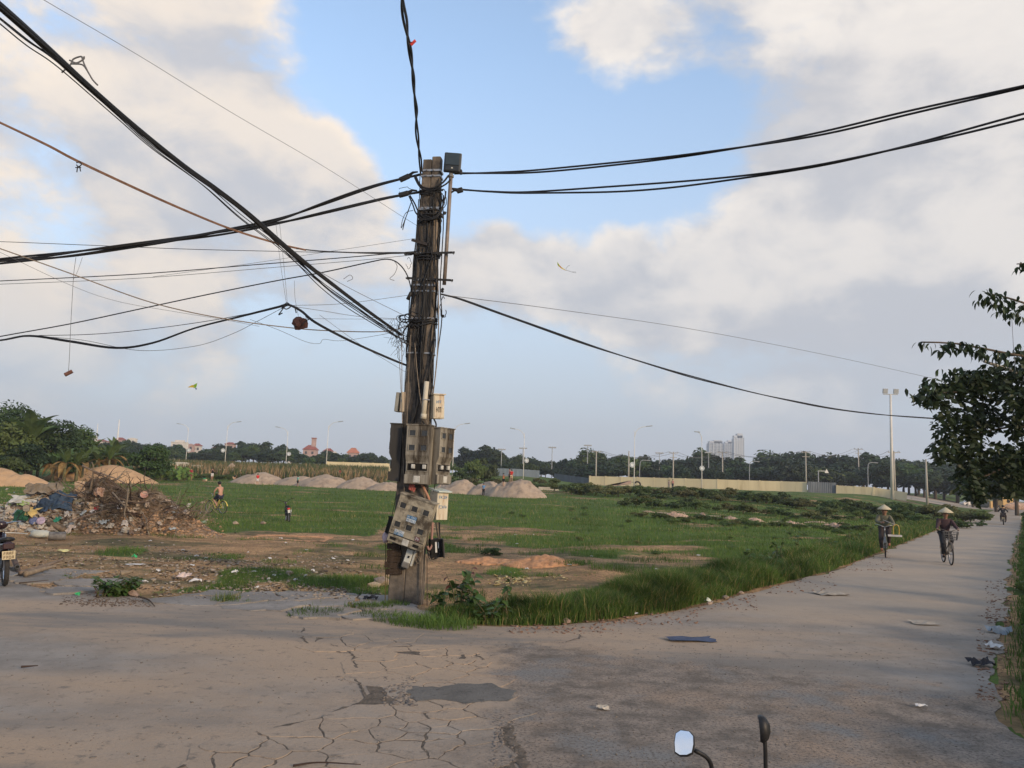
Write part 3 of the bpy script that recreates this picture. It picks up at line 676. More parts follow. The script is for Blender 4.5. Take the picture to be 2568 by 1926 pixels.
b = MB().rock((0, 0, 0), (.12, .10, .2), 3, 2, .18); o = tag(b.build('plastic_bag', mat('bag_pink', (.40, .31, .34), .6, .3, 12), smooth=True), 'knotted pinkish plastic bag hanging left of the lower box', 'bag'); boxat(o, 968, 1347, -.12)
b = MB().box((0, 0, 0), (.30, .008, .05)).box((0, .022, .022), (.30, .05, .006)); o = tag(b.build('angle_iron', mat('rusty_iron', (.05, .042, .038), .7, .4, 9, metal=.4)), 'dark angle iron bolted slantwise across the upper pole', 'bracket'); boxat(o, 1052, 607, -.14, RY(rad(16)))
for u0, v0, u1, v1, lab in ((1014, 637, 1140, 633, 'upper steel cross bracket gripping the pole and lamp pipe'), (1018, 697, 1136, 703, 'lower steel cross bracket gripping the pole and lamp pipe')):
    t = thing('cross_bracket', lab, 'bracket'); p, q = PM @ onp(u0, v0, -.13), PM @ onp(u1, v1, -.13); MB().box((p + q) / 2, ((q - p).length, .02, .035), (q - p).to_track_quat('X', 'Z').to_matrix().to_4x4()).build('bar', M_CLAMP, t)
    for k in (.02, .97): MB().tube([p.lerp(q, k) + Vector((0, -.04, 0)), p.lerp(q, k) + Vector((0, .1, 0))], .009, 6).build('threaded_rod', M_STEEL, t)
t = thing('telephone_splice', 'small grey bottle shaped splice hanging on the left of the pole', 'splice'); p, q = PM @ onp(1034, 728, -.1), PM @ onp(1022, 751, -.12)
MB().tube([p, p.lerp(q, .2), p.lerp(q, .25), q], [.02, .02, .032, .03], 8).build('case', M_CLAMP, t, True)
# ---- floodlight on its pipe
fl = thing('floodlight', 'square dark solar floodlight on a steel pipe beside the pole top', 'floodlight')
M_LAMP = mat('lamp_dark', (.020, .024, .027), .45, .2, 10); M_LAMPR = mat('lamp_rim', (.16, .16, .155), .5, .2, 10)
LP = PM @ onp(1135, 408, -.12); LM = TR(LP) @ RZ(rad(3)) @ RX(rad(-8)) @ RY(rad(1.5))
o = MB().cbox((0, 0, 0), (.29, .07, .375), .028, LM).build('housing', M_LAMP, fl); MB().cbox((0, .02, .006), (.305, .05, .385), .02, LM).build('rim', M_LAMPR, fl)
MB().box((.0, -.037, .05), (.24, .004, .22), LM).build('panel', mat('lamp_panel', (.030, .042, .050), .3, .1), fl)
MB().add([(-.02, -.038, -.135), (.02, -.038, -.135), (.005, -.038, -.105), (-.01, -.038, -.108)], [(0, 1, 2, 3)], LM).build('emblem', M_METER, fl)
MB().tube([PM @ onp(1131, 437, -.1), PM @ onp(1126, 520, -.08), PM @ onp(1120, 620, -.06), PM @ onp(1114, 714, -.04)], .033, 12).build('pipe', mat('pipe_steel', (.20, .165, .14), .6, .25, 6, metal=.3), fl, True)
MB().lathe([(.05, -.02), (.05, .02), (.035, .03), (.035, .07)], 10, TR(PM @ onp(1131, 442, -.1))).build('socket', M_LAMPR, fl)

# ---- wires on the pole itself
def wires_on_pole():
    t = thing('wire_tangle', 'mass of black wires wound and hanging all down the pole', 'wires'); rr = random.Random(17)
    zv = lambda v: onp(1050, v).z
    def side(z): w = hw(z); return w
    for i in range(32):                         # long runs down the front and sides
        v0 = rr.choice([430, 470, 520, 540, 620, 640, 700, 720, 790]); v1 = v0 + rr.uniform(120, 420); v1 = min(v1, 1080)
        z0, z1 = zv(v0), zv(v1); pts = []; f = rr.uniform(-1.05, 1.05); g = min(1.08, max(-1.08, f + rr.uniform(-.5, .5)))
        if rr.random() < .35: f = rr.choice([-1, 1]) * rr.uniform(1.02, 1.22); g = f + rr.uniform(-.1, .1)
        for k in range(7):
            q = k / 6; z = z0 + (z1 - z0) * q; x = (f + (g - f) * q + rr.uniform(-.13, .13)) * side(z); y = -hd(z) - rr.uniform(.008, .05) if abs(x) < side(z) else -hd(z) * rr.uniform(.1, 1.1)
            pts.append((x, y, z))
        MB().tube([PM @ p for p in spline(pts, 30)], rr.choice([.006, .008, .010, .013]), 5).build('wire', M_BLACK, t, True)
    for v in (470, 478, 520, 530, 538, 545, 628, 636, 642, 795, 800, 808):   # turns round the pole
        z = zv(v); w, d = hw(z) + .02, hd(z) + .03; dz = rr.uniform(-.03, .03); a0 = rr.uniform(-.5, .5); pts = []
        for k in range(15):
            a = -.4 + math.pi * 1.25 * k / 14; x = -math.cos(a + a0 * .2) * w * 1.08; y = -math.sin(a) * d * 1.25; pts.append((x, min(y, d), z + dz * math.sin(2 * a) + rr.uniform(-.012, .012) - .05 * math.sin(a)))
        MB().tube([PM @ p for p in spline(pts, 28)], rr.choice([.010, .014, .018]), 5).build('wire', M_BLACK, t, True)
    def loop(u, v, ru, rv, y, r, tilt=0, frac=1.0):
        pts = []
        for k in range(17):
            a = tilt + 2 * math.pi * frac * k / 16; pts.append(PM @ onp(u + ru * math.cos(a) + rr.uniform(-2, 2), v + rv * math.sin(a) + rr.uniform(-2, 2), y + .05 * math.sin(a)))
        MB().tube(spline(pts, 32), r, 5).build('wire', M_BLACK, t, True)
    for a in ((1014, 795, 14, 7, -.15, .008), (1020, 798, 18, 10, -.2, .010), (1038, 795, 22, 12, -.2, .009), (1012, 830, 13, 28, -.1, .009), (1028, 840, 18, 26, -.2, .009), (1035, 842, 24, 28, -.2, .009), (1010, 800, 16, 8, -.1, .006), (1022, 806, 20, 18, -.2, .006),
              (1016, 478, 16, 9, -.15, .005), (1100, 503, 14, 22, -.15, .006), (1110, 498, 10, 24, -.1, .007), (1070, 505, 12, 20, -.17, .006), (1025, 660, 6, 14, -.1, .004), (1112, 770, 8, 26, -.05, .007), (1004, 880, 8, 24, -.1, .004), (1002, 845, 8, 18, -.1, .003), (1000, 862, 7, 10, -.1, .003)):
        loop(*a, tilt=rr.uniform(0, 6), frac=rr.uniform(.8, 1.0))
    def run(pts, r, m_=M_BLACK): MB().tube(spline([PM @ onp(*p) for p in pts], 26), r, 5).build('wire', m_, t, True)
    run([(1042, 440, -.15), (1050, 458, -.16), (1062, 470, -.17), (1085, 472, -.17), (1110, 458, -.16), (1125, 440, -.14)], .017); run([(1040, 445, -.15), (1050, 464, -.16), (1064, 476, -.17), (1090, 476, -.17), (1118, 462, -.16), (1130, 450, -.14)], .015)
    run([(1028, 490, -.12), (1040, 510, -.15), (1048, 528, -.18), (1062, 545, -.2), (1085, 548, -.2), (1104, 530, -.17), (1115, 500, -.15), (1118, 480, -.12)], .014); run([(1026, 492, -.12), (1036, 515, -.14), (1044, 535, -.18), (1065, 552, -.2), (1095, 545, -.2), (1110, 520, -.15), (1112, 490, -.1)], .013)
    run([(1034, 500, -.1), (1022, 535, -.1), (1012, 560, -.1), (1006, 572, -.1), (1010, 550, -.1), (1020, 532, -.1), (1036, 528, -.12)], .006); run([(1030, 510, -.1), (1018, 545, -.1), (1010, 577, -.1), (1014, 555, -.1), (1024, 530, -.1)], .006)
    run([(1050, 500, -.1), (1046, 600, -.05), (1040, 700, -.05), (1034, 760, -.08), (1030, 790, -.1)], .009); run([(1110, 500, -.1), (1112, 560, -.08), (1108, 640, -.05), (1104, 720, -.05), (1108, 800, -.05), (1098, 880, -.05), (1092, 940, -.05)], .010)
    run([(1072, 550, -.15), (1074, 600, -.16), (1086, 650, -.16), (1094, 700, -.16), (1090, 720, -.16)], .010); run([(1085, 640, -.16), (1064, 700, -.17), (1045, 745, -.17), (1036, 770, -.17)], .009)
    run([(1030, 1075, -.12), (1022, 1110, -.14), (1018, 1150, -.16), (1012, 1200, -.16)], .012); run([(1060, 800, -.16), (1056, 870, -.17), (1052, 960, -.17), (1040, 1040, -.18), (1022, 1075, -.16)], .014); run([(1090, 850, -.16), (1078, 920, -.17), (1056, 990, -.18), (1034, 1050, -.18), (1020, 1090, -.16)], .014)
    run([(1088, 1050, -.1), (1094, 1065, -.1), (1090, 1080, -.1)], .014); run([(1060, 1056, -.2), (1066, 1066, -.2), (1072, 1072, -.2)], .014)
    for k in range(7):                          # loose loops under the black box
        u = 1070 + rr.uniform(-6, 8); run([(u, 1340, -.12), (u + 2, 1380 + rr.uniform(-8, 8), -.15), (1085 + rr.uniform(-8, 10), 1400 + rr.uniform(-6, 8), -.15), (1102, 1385 + rr.uniform(-8, 4), -.12), (1098 + rr.uniform(-6, 6), 1310, -.1)], rr.choice([.005, .008]), rr.choice([M_BLACK, M_BLACK, M_PALE]))
    for k in range(5): run([(1034 + rr.uniform(0, 8), 1388, -.2), (1046 + rr.uniform(0, 8), 1396 + rr.uniform(0, 18), -.22), (1052, 1408 + rr.uniform(0, 10), -.2), (1058, 1390 + rr.uniform(-10, 10), -.18)], .004, M_PALE)
    for (a, m_, r) in (([(1008, 840, -.15), (1008, 980, -.15), (1010, 1100, -.16), (1014, 1240, -.2)], M_PALE, .006), ([(1040, 860, -.17), (1048, 950, -.2), (1058, 1020, -.22), (1074, 1070, -.2)], M_PALE, .007), ([(1030, 840, -.16), (1024, 960, -.17), (1020, 1080, -.17)], M_PALE, .006),
                       ([(1000, 1200, -.1), (990, 1260, -.1), (979, 1310, -.1), (970, 1340, -.1)], M_BLACK, .006), ([(967, 1362, -.1), (967, 1430, -.1), (966, 1512, -.1)], mat('rope_olive', (.10, .08, .03), .9), .008), ([(977, 1362, -.1), (973, 1420, -.1), (971, 1470, -.1)], mat('rope_olive', (.10, .08, .03), .9), .007),
                       ([(1062, 1378, -.2), (1058, 1440, -.19), (1054, 1512, -.17)], M_PALE, .010), ([(1071, 1395, -.1), (1071, 1460, -.1), (1071, 1526, -.1)], M_CLAMP, .006), ([(1067, 1390, -.12), (1066, 1450, -.12), (1060, 1516, -.12)], M_PALE, .014), ([(1098, 700, -.1), (1100, 800, -.1), (1096, 900, -.1), (1086, 990, -.1)], M_PALE, .010),
                       ([(1094, 1080, -.1), (1090, 1130, -.1), (1092, 1200, -.1), (1086, 1240, -.1)], M_BLACK, .008), ([(1000, 870, -.1), (1003, 930, -.1), (1006, 985, -.1)], M_PALE, .005)): run(a, r, m_)
    for k in range(46):                         # frayed ends left of the coils
        u, v = 1000 + rr.uniform(-22, 22), 820 + rr.uniform(-25, 40); run([(u, v, -.1), (u + rr.uniform(-10, 10), v + rr.uniform(4, 20), -.1), (u + rr.uniform(-22, 12), v + rr.uniform(12, 46), -.1)], .0028, M_GREYC)
    for k in range(10): b_ = MB().rock(PM @ onp(rr.choice([1108, 1112, 1040, 1048]) + rr.uniform(-4, 4), rr.choice([530, 545, 640, 720, 735, 790]) + rr.uniform(-6, 6), -.15), (.06, .05, .06), k, 1, .3).build('connector', M_CLAMP, t)
wires_on_pole()

# ---- overhead cables
Q = 2568 / 2212.0
def cable(name, label, pts, r, m_=M_BLACK, cat='cable', strands=1, twist=0.0, n=46, spread_=1.0, seed=0, group=None):
    """pts: (x, y, depth) read off the photograph at 2212 px wide; strands wound loosely about the middle line"""
    P = spline([at(x * Q, y * Q, d) for x, y, d in pts], n * (2 if strands > 1 else 1)); rr = random.Random(seed + int(pts[0][0]))
    if strands == 1: return tag(MB().tube(P, r, 5, True).build(name, m_, smooth=True), label, cat, group)
    t = thing(name, label, cat, group=group); L = [0]
    for i in range(1, len(P)): L.append(L[-1] + (P[i] - P[i - 1]).length)
    for s in range(strands):
        ph = 2 * math.pi * s / strands; pts_ = []; off = rr.uniform(.7, 1.2); sw = rr.uniform(0, 6)
        for i, p in enumerate(P):
            a = ph + twist * L[i]; k = r * spread_ * off * (1 + .5 * math.sin(L[i] * 1.3 + sw)); pts_.append(p + Vector((math.cos(a) * k * .6, math.cos(a) * k * .6, math.sin(a) * k)))
        MB().tube(pts_, r, 5, True).build('strand', m_, t, True)
    return t
D0 = PB.y
cable('power_cable', 'twisted black pair rising straight overhead from the pole top', [(866, -60, 6.6), (870, 0, 7.2), (878, 60, 8), (889, 130, 9), (895, 200, 10.2), (902, 290, 11.8), (908, 350, D0 - .3), (910, 372, D0 - .1)], .016, strands=2, twist=3.0, spread_=1.5)
cable('power_cable', 'upper thick black pair running right from the floodlight to the frame edge', [(978, 374, D0), (1060, 374, D0 - .1), (1150, 371, D0 - .3), (1300, 356, 12.4), (1500, 334, 11.8), (1750, 292, 11), (1960, 245, 10.3), (2212, 187, 9.6), (2330, 158, 9.3)], .017, strands=2, twist=.7, spread_=1.5)
cable('power_cable', 'lower thick black pair running right from the pole to the frame edge', [(975, 408, D0), (1060, 414, D0 - .1), (1150, 416, D0 - .3), (1350, 407, 12.2), (1550, 388, 11.7), (1750, 361, 11), (1950, 318, 10.4), (2212, 252, 9.6), (2330, 222, 9.3)], .017, strands=2, twist=.5, spread_=2.0)
cable('power_cable', 'upper of two thick black cables running left from the pole top', [(912, 376, D0), (860, 388, D0), (800, 405, D0), (700, 440, D0), (600, 474, D0), (500, 496, D0 + .1), (350, 519, D0 + .2), (200, 539, 13.2), (0, 561, 13.2), (-200, 578, 13.2)], .020, strands=2, twist=1.6, spread_=.9)
cable('power_cable', 'lower of two thick black cables running left from the pole top', [(910, 414, D0), (870, 421, D0), (820, 431, D0), (700, 459, D0), (600, 482, D0), (450, 508, D0 + .1), (300, 531, D0 + .2), (150, 553, 13.2), (0, 567, 13.2), (-200, 584, 13.2)], .020, strands=2, twist=1.5, spread_=.9)
cable('cable_bundle', 'fattest bundle of black cables sweeping down from the top left corner', [(-120, -85, 5.2), (0, 15, 5.8), (100, 103, 6.5), (200, 193, 7.3), (300, 279, 8.1), (400, 360, 9.0), (470, 411, 9.6), (540, 466, 10.2), (620, 536, 10.9), (700, 600, 11.6), (780, 661, 12.3), (865, 722, D0)], .016, strands=7, twist=.35, spread_=1.25, seed=3)
cable('cable_bundle', 'loose cables sagging just under the fat black bundle', [(-120, -50, 5.2), (0, 45, 5.8), (60, 92, 6.3), (130, 140, 6.8), (250, 246, 7.7), (330, 318, 8.3), (440, 400, 9.3), (520, 470, 10), (600, 530, 10.8), (690, 607, 11.6), (770, 665, 12.2), (860, 730, D0)], .006, strands=3, twist=.3, spread_=4, seed=5)
cable('cable_bundle', 'three black cables fanning out beneath the fat bundle to the pole', [(560, 484, 10.6), (640, 560, 11.2), (690, 610, 11.6), (740, 650, 12), (800, 690, 12.5), (845, 718, 12.8), (880, 735, D0)], .007, strands=3, twist=.4, spread_=5, seed=6)
cable('telephone_cable', 'brown pair of cables slanting from the left edge to mid pole', [(-150, 195, 8.5), (0, 265, 9), (100, 313, 9.4), (170, 350, 9.7), (300, 411, 10.2), (400, 455, 10.7), (500, 495, 11.1), (600, 526, 11.6), (660, 540, 11.9)], .010, M_BROWNC, strands=2, twist=.5, spread_=.9)
cable('telephone_cable', 'black continuation of the brown cables level into the pole', [(640, 537, 11.8), (700, 543, 12.1), (800, 547, 12.5), (850, 547, 12.8), (905, 545, D0)], .010, strands=2, twist=.5, spread_=.9)
TH = 'thin wire '
for lab, pts, r, m_ in [
    ('single fine grey wire slanting across the upper left sky behind the pole', [(40, -35, 7), (95, 0, 7.5), (300, 120, 9), (500, 243, 10.4), (700, 360, 11.8), (860, 462, 13.4), (900, 487, 13.8)], .0035, M_GREYC),
    ('pale cable slanting down from the left edge to the coils on the pole', [(-120, 495, 11), (0, 537, 11.3), (150, 590, 11.7), (300, 645, 12), (400, 672, 12.2), (500, 691, 12.4), (600, 705, 12.6), (700, 714, 12.8), (830, 716, D0), (890, 700, D0)], .009, M_PALE),
    ('nearly level thin wire crossing the thick left cables', [(-100, 520, 14), (0, 522, 14), (200, 530, 13.8), (400, 538, 13.5), (600, 543, 13.3), (720, 545, 13.1), (900, 545, D0)], .006, M_BLACK),
    ('upper of two thin parallel wires from the left edge to the bracket', [(-100, 611, 14), (0, 607, 14), (300, 592, 13.7), (550, 572, 13.4), (750, 556, 13.1), (900, 543, D0)], .009, M_BLACK),
    ('lower of two thin parallel wires from the left edge to the bracket', [(-100, 618, 14), (0, 614, 14), (300, 601, 13.7), (600, 577, 13.4), (780, 562, 13.1), (890, 551, D0)], .005, M_GREYC),
    ('fine wire running up to the slanted angle iron on the pole', [(330, 598, 13.8), (550, 568, 13.5), (700, 545, 13.3), (800, 530, 13.1), (930, 510, D0)], .0035, M_GREYC),
    ('black cable rising from the left edge and curling down the pole', [(-100, 748, 14), (0, 727, 13.9), (150, 700, 13.8), (300, 668, 13.6), (450, 636, 13.4), (600, 606, 13.3), (700, 588, 13.1), (800, 566, 13), (838, 560, 12.9), (862, 570, 12.8), (880, 595, 12.8), (890, 630, D0)], .011, M_BLACK),
    ('fine wire from the hanging knot up to the pole', [(620, 660, 12.6), (740, 656, 12.7), (880, 638, D0)], .004, M_GREYC),
    ('fine wire drooping from the hanging knot level into the coils', [(620, 660, 12.6), (700, 672, 12.7), (780, 684, 12.8), (890, 690, D0)], .004, M_GREYC),
    ('fine wire below the hanging knot straight into the pole', [(640, 688, 12.6), (740, 689, 12.7), (890, 690, D0)], .003, M_GREYC),
    ('fine wire running from mid bundle down to the coils', [(660, 570, 11.6), (760, 625, 12.2), (880, 685, D0)], .0045, M_GREYC),
    ('thin sagging wire from the left knot looping low below the bundle', [(65, 725, 13.6), (180, 735, 13.4), (300, 757, 13.2), (420, 748, 13), (500, 722, 12.8), (560, 692, 12.7), (620, 660, 12.6)], .0045, M_GREYC),
    ('thin straight wire from the left knot to the hanging knot', [(65, 725, 13.6), (200, 722, 13.4), (330, 710, 13.1), (470, 690, 12.9), (620, 661, 12.6)], .006, M_BLACK),
    ('faint wire crossing down from the upper left towards the coils', [(0, 545, 12), (150, 615, 12.2), (250, 650, 12.3), (370, 672, 12.4), (480, 690, 12.5), (560, 705, 12.6)], .003, M_GREYC),
    ('squiggly thin wire ending between the knot and the pole', [(540, 690, 12.6), (600, 712, 12.7), (660, 738, 12.7), (690, 742, 12.7), (700, 733, 12.7), (740, 736, 12.7), (830, 722, D0), (850, 716, D0)], .0035, M_GREYC),
    ('fine straight wire slanting down to the pole below the coils', [(690, 680, 12.6), (780, 745, 12.8), (878, 805, D0)], .003, M_GREYC),
    ('fine grey wire from the pole right and down to the tree', [(965, 638, D0), (1200, 668, 16), (1500, 712, 20), (1800, 770, 24), (2050, 825, 27), (2120, 840, 27)], .006, M_GREYC),
]: cable('thin_wire', lab, pts, r, m_, 'wire')
cable('telephone_cable', 'black cable sagging right from mid pole to the leafy tree', [(955, 636, D0), (1000, 648, 13.5), (1100, 684, 14.6), (1250, 738, 16.6), (1400, 786, 18.8), (1550, 829, 21), (1700, 864, 23), (1850, 890, 25), (2000, 903, 27), (2080, 905, 28)], .016, strands=2, twist=.5, spread_=.8)
cable('cable_bundle', 'sagging black bundle between the left knot and the lower coils', [(-100, 745, 14), (0, 735, 13.8), (65, 725, 13.6), (150, 737, 13.4), (250, 752, 13.2), (330, 741, 13), (420, 709, 12.9), (520, 684, 12.8), (600, 664, 12.6), (622, 659, 12.6), (650, 672, 12.6), (680, 696, 12.6), (740, 728, 12.7), (800, 756, 12.8), (850, 778, D0), (885, 792, D0)], .009, strands=4, twist=.6, spread_=1.3, seed=8)
cable('thin_wire', 'rightmost of two hanger strings holding up the wire knot', [(604, 482, 12.6), (612, 560, 12.6), (621, 658, 12.6)], .003, M_GREYC, 'string'); cable('thin_wire', 'leftmost of two hanger strings holding up the wire knot', [(596, 484, 12.6), (606, 570, 12.6), (619, 658, 12.6)], .003, M_GREYC, 'string')
# dead-end clamps
for (a, b_, lab) in (((1000, 453), (1048, 431), 'black wedge clamp gripping the upper left cable at the pole'), ((998, 491), (1046, 478), 'black wedge clamp gripping the lower left cable at the pole'), ((1162, 475), (1132, 483), 'black wedge clamp gripping the lower right cables at the pole'), ((1160, 431), (1146, 433), 'small black clamp holding the upper right cables by the floodlight')):
    t = thing('wedge_clamp', lab, 'clamp'); p, q = PM @ onp(*a, -.1), PM @ onp(*b_, -.1); m2 = (q - p).to_track_quat('X', 'Z').to_matrix().to_4x4()
    MB().cbox(p.lerp(q, .3), ((q - p).length * .5, .06, .085), .012, m2).build('wedge', M_CLAMP, t); MB().tube([p.lerp(q, .4), p.lerp(q, .75) + Vector((0, 0, .03)), q], [.03, .022, .012], 6).build('bail', M_CLAMP, t)
# things caught on the wires
def strands_thing(name, label, cat, lines, r, m_, d):
    t = thing(name, label, cat)
    for l in lines: MB().tube(spline([at(x * Q, y * Q, d) for x, y in l], 14), r, 5).build('strand', m_, t, True)
    return t
strands_thing('wire_scrap', 'scrap of twisted wire snagged on the fat bundle at upper left', 'wire', [[(133, 157), (152, 140), (158, 128), (175, 122), (180, 128)], [(155, 138), (178, 140), (190, 155), (200, 172), (211, 184)], [(150, 130), (165, 136), (180, 128), (182, 122)], [(177, 123), (182, 138), (190, 155)]], .008, M_GREYC, 7.0)
strands_thing('wire_knot', 'knotted wire end hanging from the brown cables', 'wire', [[(165, 352), (172, 349), (176, 355), (170, 360), (165, 356)], [(168, 358), (166, 372)], [(172, 358), (174, 370)], [(163, 362), (175, 362)]], .007, M_CLAMP, 9.6)
strands_thing('wire_knot', 'black knot of wires where the hanger strings meet the sagging bundle', 'wire', [[(612, 662), (620, 654), (628, 662), (618, 668), (612, 662)], [(608, 666), (622, 660), (636, 664), (640, 676)], [(616, 660), (606, 674), (602, 680), (610, 676)]], .010, M_BLACK, 12.55)
strands_thing('wire_scrap', 'curl of loose wire hanging under the black cable near the pole', 'wire', [[(850, 562), (858, 575), (852, 592), (842, 602), (852, 606)], [(742, 603), (756, 594), (762, 602), (750, 608)]], .005, M_GREYC, 12.8)
b = thing('hanging_brick', 'brown broken brick dangling on a long string at left', 'brick')
p = at(148 * Q, 806 * Q, 13); MB().cbox(p, (.135, .05, .055), .008, RY(rad(-38)) @ RZ(rad(20))).build('brick_body', mat('brick_brown', (.13, .06, .045), .9, .3, 20, bump=.4), b)
MB().tube(spline([at(x * Q, y * Q, 13) for x, y in ((164, 556), (160, 585), (158, 610), (153, 700), (150, 770), (148, 802))], 20), .004, 5).build('string', M_GREYC, b, True); MB().tube(spline([at(x * Q, y * Q, 13) for x, y in ((178, 556), (168, 585), (158, 605))], 10), .003, 5).build('string', M_GREYC, b, True)
b = thing('hanging_rag', 'crumpled brown rag ball dangling from a wire near the pole', 'rag'); p = at(648 * Q, 699 * Q, 12.6)
rk = MB().rock(p, (.26, .16, .22), 12, 2, .22).rock(p + Vector((.06, -.03, .03)), (.16, .12, .14), 4, 1, .3); rk.build('cloth', mat('rag_brown', (.075, .036, .030), .95, .5, 12, bump=.8), b)
MB().tube(spline([at(x * Q, y * Q, 12.6) for x, y in ((636, 606), (637, 640), (641, 665), (646, 690))], 14), .003, 5).build('string', M_GREYC, b, True); MB().tube(spline([at(x * Q, y * Q, 12.5) for x, y in ((652, 704), (662, 692), (668, 690), (660, 684))], 10), .008, 5).build('loose_end', M_CLAMP, b, True)
b = MB(); p = at(890 * Q, 93 * Q, 8.4); b.add([p + Vector(q) for q in ((-.05, 0, .01), (0, .01, -.03), (.05, 0, .02), (.03, 0, .05), (0, -.01, .01))], [(0, 1, 2), (0, 2, 4), (2, 3, 4)])
tag(b.build('ribbon', mat('ribbon_red', (.55, .05, .045), .6)), 'scrap of red ribbon caught on the overhead twisted pair', 'ribbon')
# kites
def kite(name, label, u, v, Y, size, quads, tail):
    t = thing(name, label, 'kite'); c = at(u, v, Y)
    for nm, poly, m_ in quads:
        mb = MB(); P = [c + Vector((x * size, -abs(x) * size * .25, z * size)) for x, z in poly]; Pb = [q + Vector((0, .02, 0)) for q in P]; k = len(P)
        mb.add(P + Pb, [tuple(range(k)), tuple(range(2 * k - 1, k - 1, -1))] + [(i, (i + 1) % k, k + (i + 1) % k, k + i) for i in range(k)]).build(nm, m_, t)
    for l in tail: MB().tube(spline([c + Vector((x * size, .02, z * size)) for x, z in l], 12), .012 * size / 1.0, 5).build('tail', M_GREYC, t, True)
KG = mat('kite_green', (.30, .52, .06), .5, .3, 2, trans=.4); KY = mat('kite_yellow', (.62, .48, .06), .5, .3, 2, trans=.4); KB = mat('kite_blue', (.05, .09, .22), .6, .3, 2); KO = mat('kite_orange', (.55, .20, .08), .6, .3, 2)
kite('kite', 'bright green kite flying low at left above the trees', 484, 969, 60, .85, [('sail', [(-.45, -.12), (-.1, .12), (.12, .1), (.1, -.12), (-.1, -.1)], KY), ('sail', [(.0, .12), (.4, .32), (.36, .0), (.28, -.15), (.08, -.14)], KG), ('sail', [(.22, -.14), (.40, -.16), (.34, -.34), (.26, -.22)], KB)], [])
kite('kite', 'small yellow green crescent kite with trailing tail in the middle of the sky', 1418, 668, 75, 1.3, [('sail', [(-.62, .30), (-.56, .02), (-.36, -.18), (-.06, -.30), (.10, -.33), (-.1, -.22), (-.35, -.05), (-.53, .14)], KY), ('sail', [(-.62, .32), (-.63, .1), (-.52, -.08), (-.45, .0), (-.56, .16)], KG), ('sail', [(-.5, -.05), (-.36, -.18), (-.3, -.13), (-.42, .0)], KO)], [[(.05, -.28), (.3, -.36), (.5, -.42), (.72, -.40), (.82, -.42)], [(.5, -.42), (.7, -.48), (.82, -.47)], [(.05, -.24), (.06, -.15), (.22, .05), (.34, .08)]])
# ================================================================== trees
def quads_from(C, U, Vv):                     # rhombic leaves: centre, half axis along, half axis across
    n = len(C); P = np.stack([C - U, C - Vv + U * .1, C + U, C + Vv + U * .1], 1).reshape(-1, 3); return P, np.arange(4 * n)
def unit(a): return a / np.maximum(np.linalg.norm(a, axis=1, keepdims=True), 1e-6)
def crown_points(rng, n, lobes, shell=.30):
    """points on the shells of the lobes (cx, cy, cz, rx, ry, rz); returns points and outward normals"""
    L = np.array(lobes); w = L[:, 3] * L[:, 5]; k = rng.choice(len(L), n, p=w / w.sum()); d = unit(rng.normal(size=(n, 3)))
    d[:, 2] = np.where(d[:, 2] < -.35, -d[:, 2] * .6, d[:, 2]); q = 1 - rng.random(n) ** 1.7 * shell * 1.8
    bump = 1 + .16 * np.sin(d[:, 0] * 9 + k) * np.sin(d[:, 2] * 8 + 2 * k)
    return L[k, :3] + d * L[k, 3:6] * (q * bump)[:, None], d
def leaf_cloud(rng, pts, nrm, size, up=.35, aspect=.55, droop=0.0):
    n = len(pts); f = unit(nrm + rng.normal(size=(n, 3)) * .75 + np.array([0, 0, up])); a = rng.normal(size=(n, 3)); a[:, 2] -= droop
    U = unit(np.cross(f, a)) if droop == 0 else unit(a - f * np.sum(a * f, 1)[:, None]); V_ = np.cross(f, U); s = size * (.55 + .9 * rng.random(n))[:, None]
    return quads_from(pts, U * s, V_ * s * aspect)
def lobes_for(rng, k, rx, zc, rz, lr=.42):
    out = []
    for i in range(k):
        d = rng.normal(size=3); d /= np.linalg.norm(d); q = rng.random() ** .4 * .72; s = lr * (.65 + .7 * rng.random())
        out.append((d[0] * rx * q, d[1] * rx * q, zc + d[2] * rz * q, rx * s, rx * s, rz * s * .85))
    return out
def trunk_mesh(name, rng, h, r, lobes, m_, bend=.05):
    mb = MB(); top = h; pts = [(0, 0, -.3)]
    for i in range(1, 6): pts.append((rng.normal() * bend * h * .3, rng.normal() * bend * h * .3, top * i / 5))
    mb.tube(pts, [r * 1.25, r, r * .9, r * .75, r * .6, r * .4], 7)
    for l in lobes[:9]:
        z0 = h * rng.uniform(.45, .95); a = Vector((0, 0, z0)); b = Vector(l[:3]); mid = a.lerp(b, .5) + Vector((0, 0, .06 * h)); mb.tube([a, mid, b], [r * .45, r * .3, r * .1], 5)
    return mb.mesh(name, m_, True)
M_BARK = mat('bark', (.085, .065, .048), .95, .35, 5, bump=.6)
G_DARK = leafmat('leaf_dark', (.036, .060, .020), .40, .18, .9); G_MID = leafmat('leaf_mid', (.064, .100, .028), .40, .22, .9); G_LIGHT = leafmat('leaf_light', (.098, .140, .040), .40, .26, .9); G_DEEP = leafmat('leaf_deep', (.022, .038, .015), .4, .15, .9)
TREES = []
def tree_type(seed, m_, k=16, rx=.42, zc=.56, rz=.42, n=2800, size=.042, lr=.42):
    rng = np.random.default_rng(seed); lb = lobes_for(rng, k, rx, zc, rz, lr); p, d = crown_points(rng, n, lb)
    V, I = leaf_cloud(rng, p, d, size); return npmesh('crown', V, 4, I, m_), trunk_mesh('trunk', rng, .55, .026, lb, M_BARK)
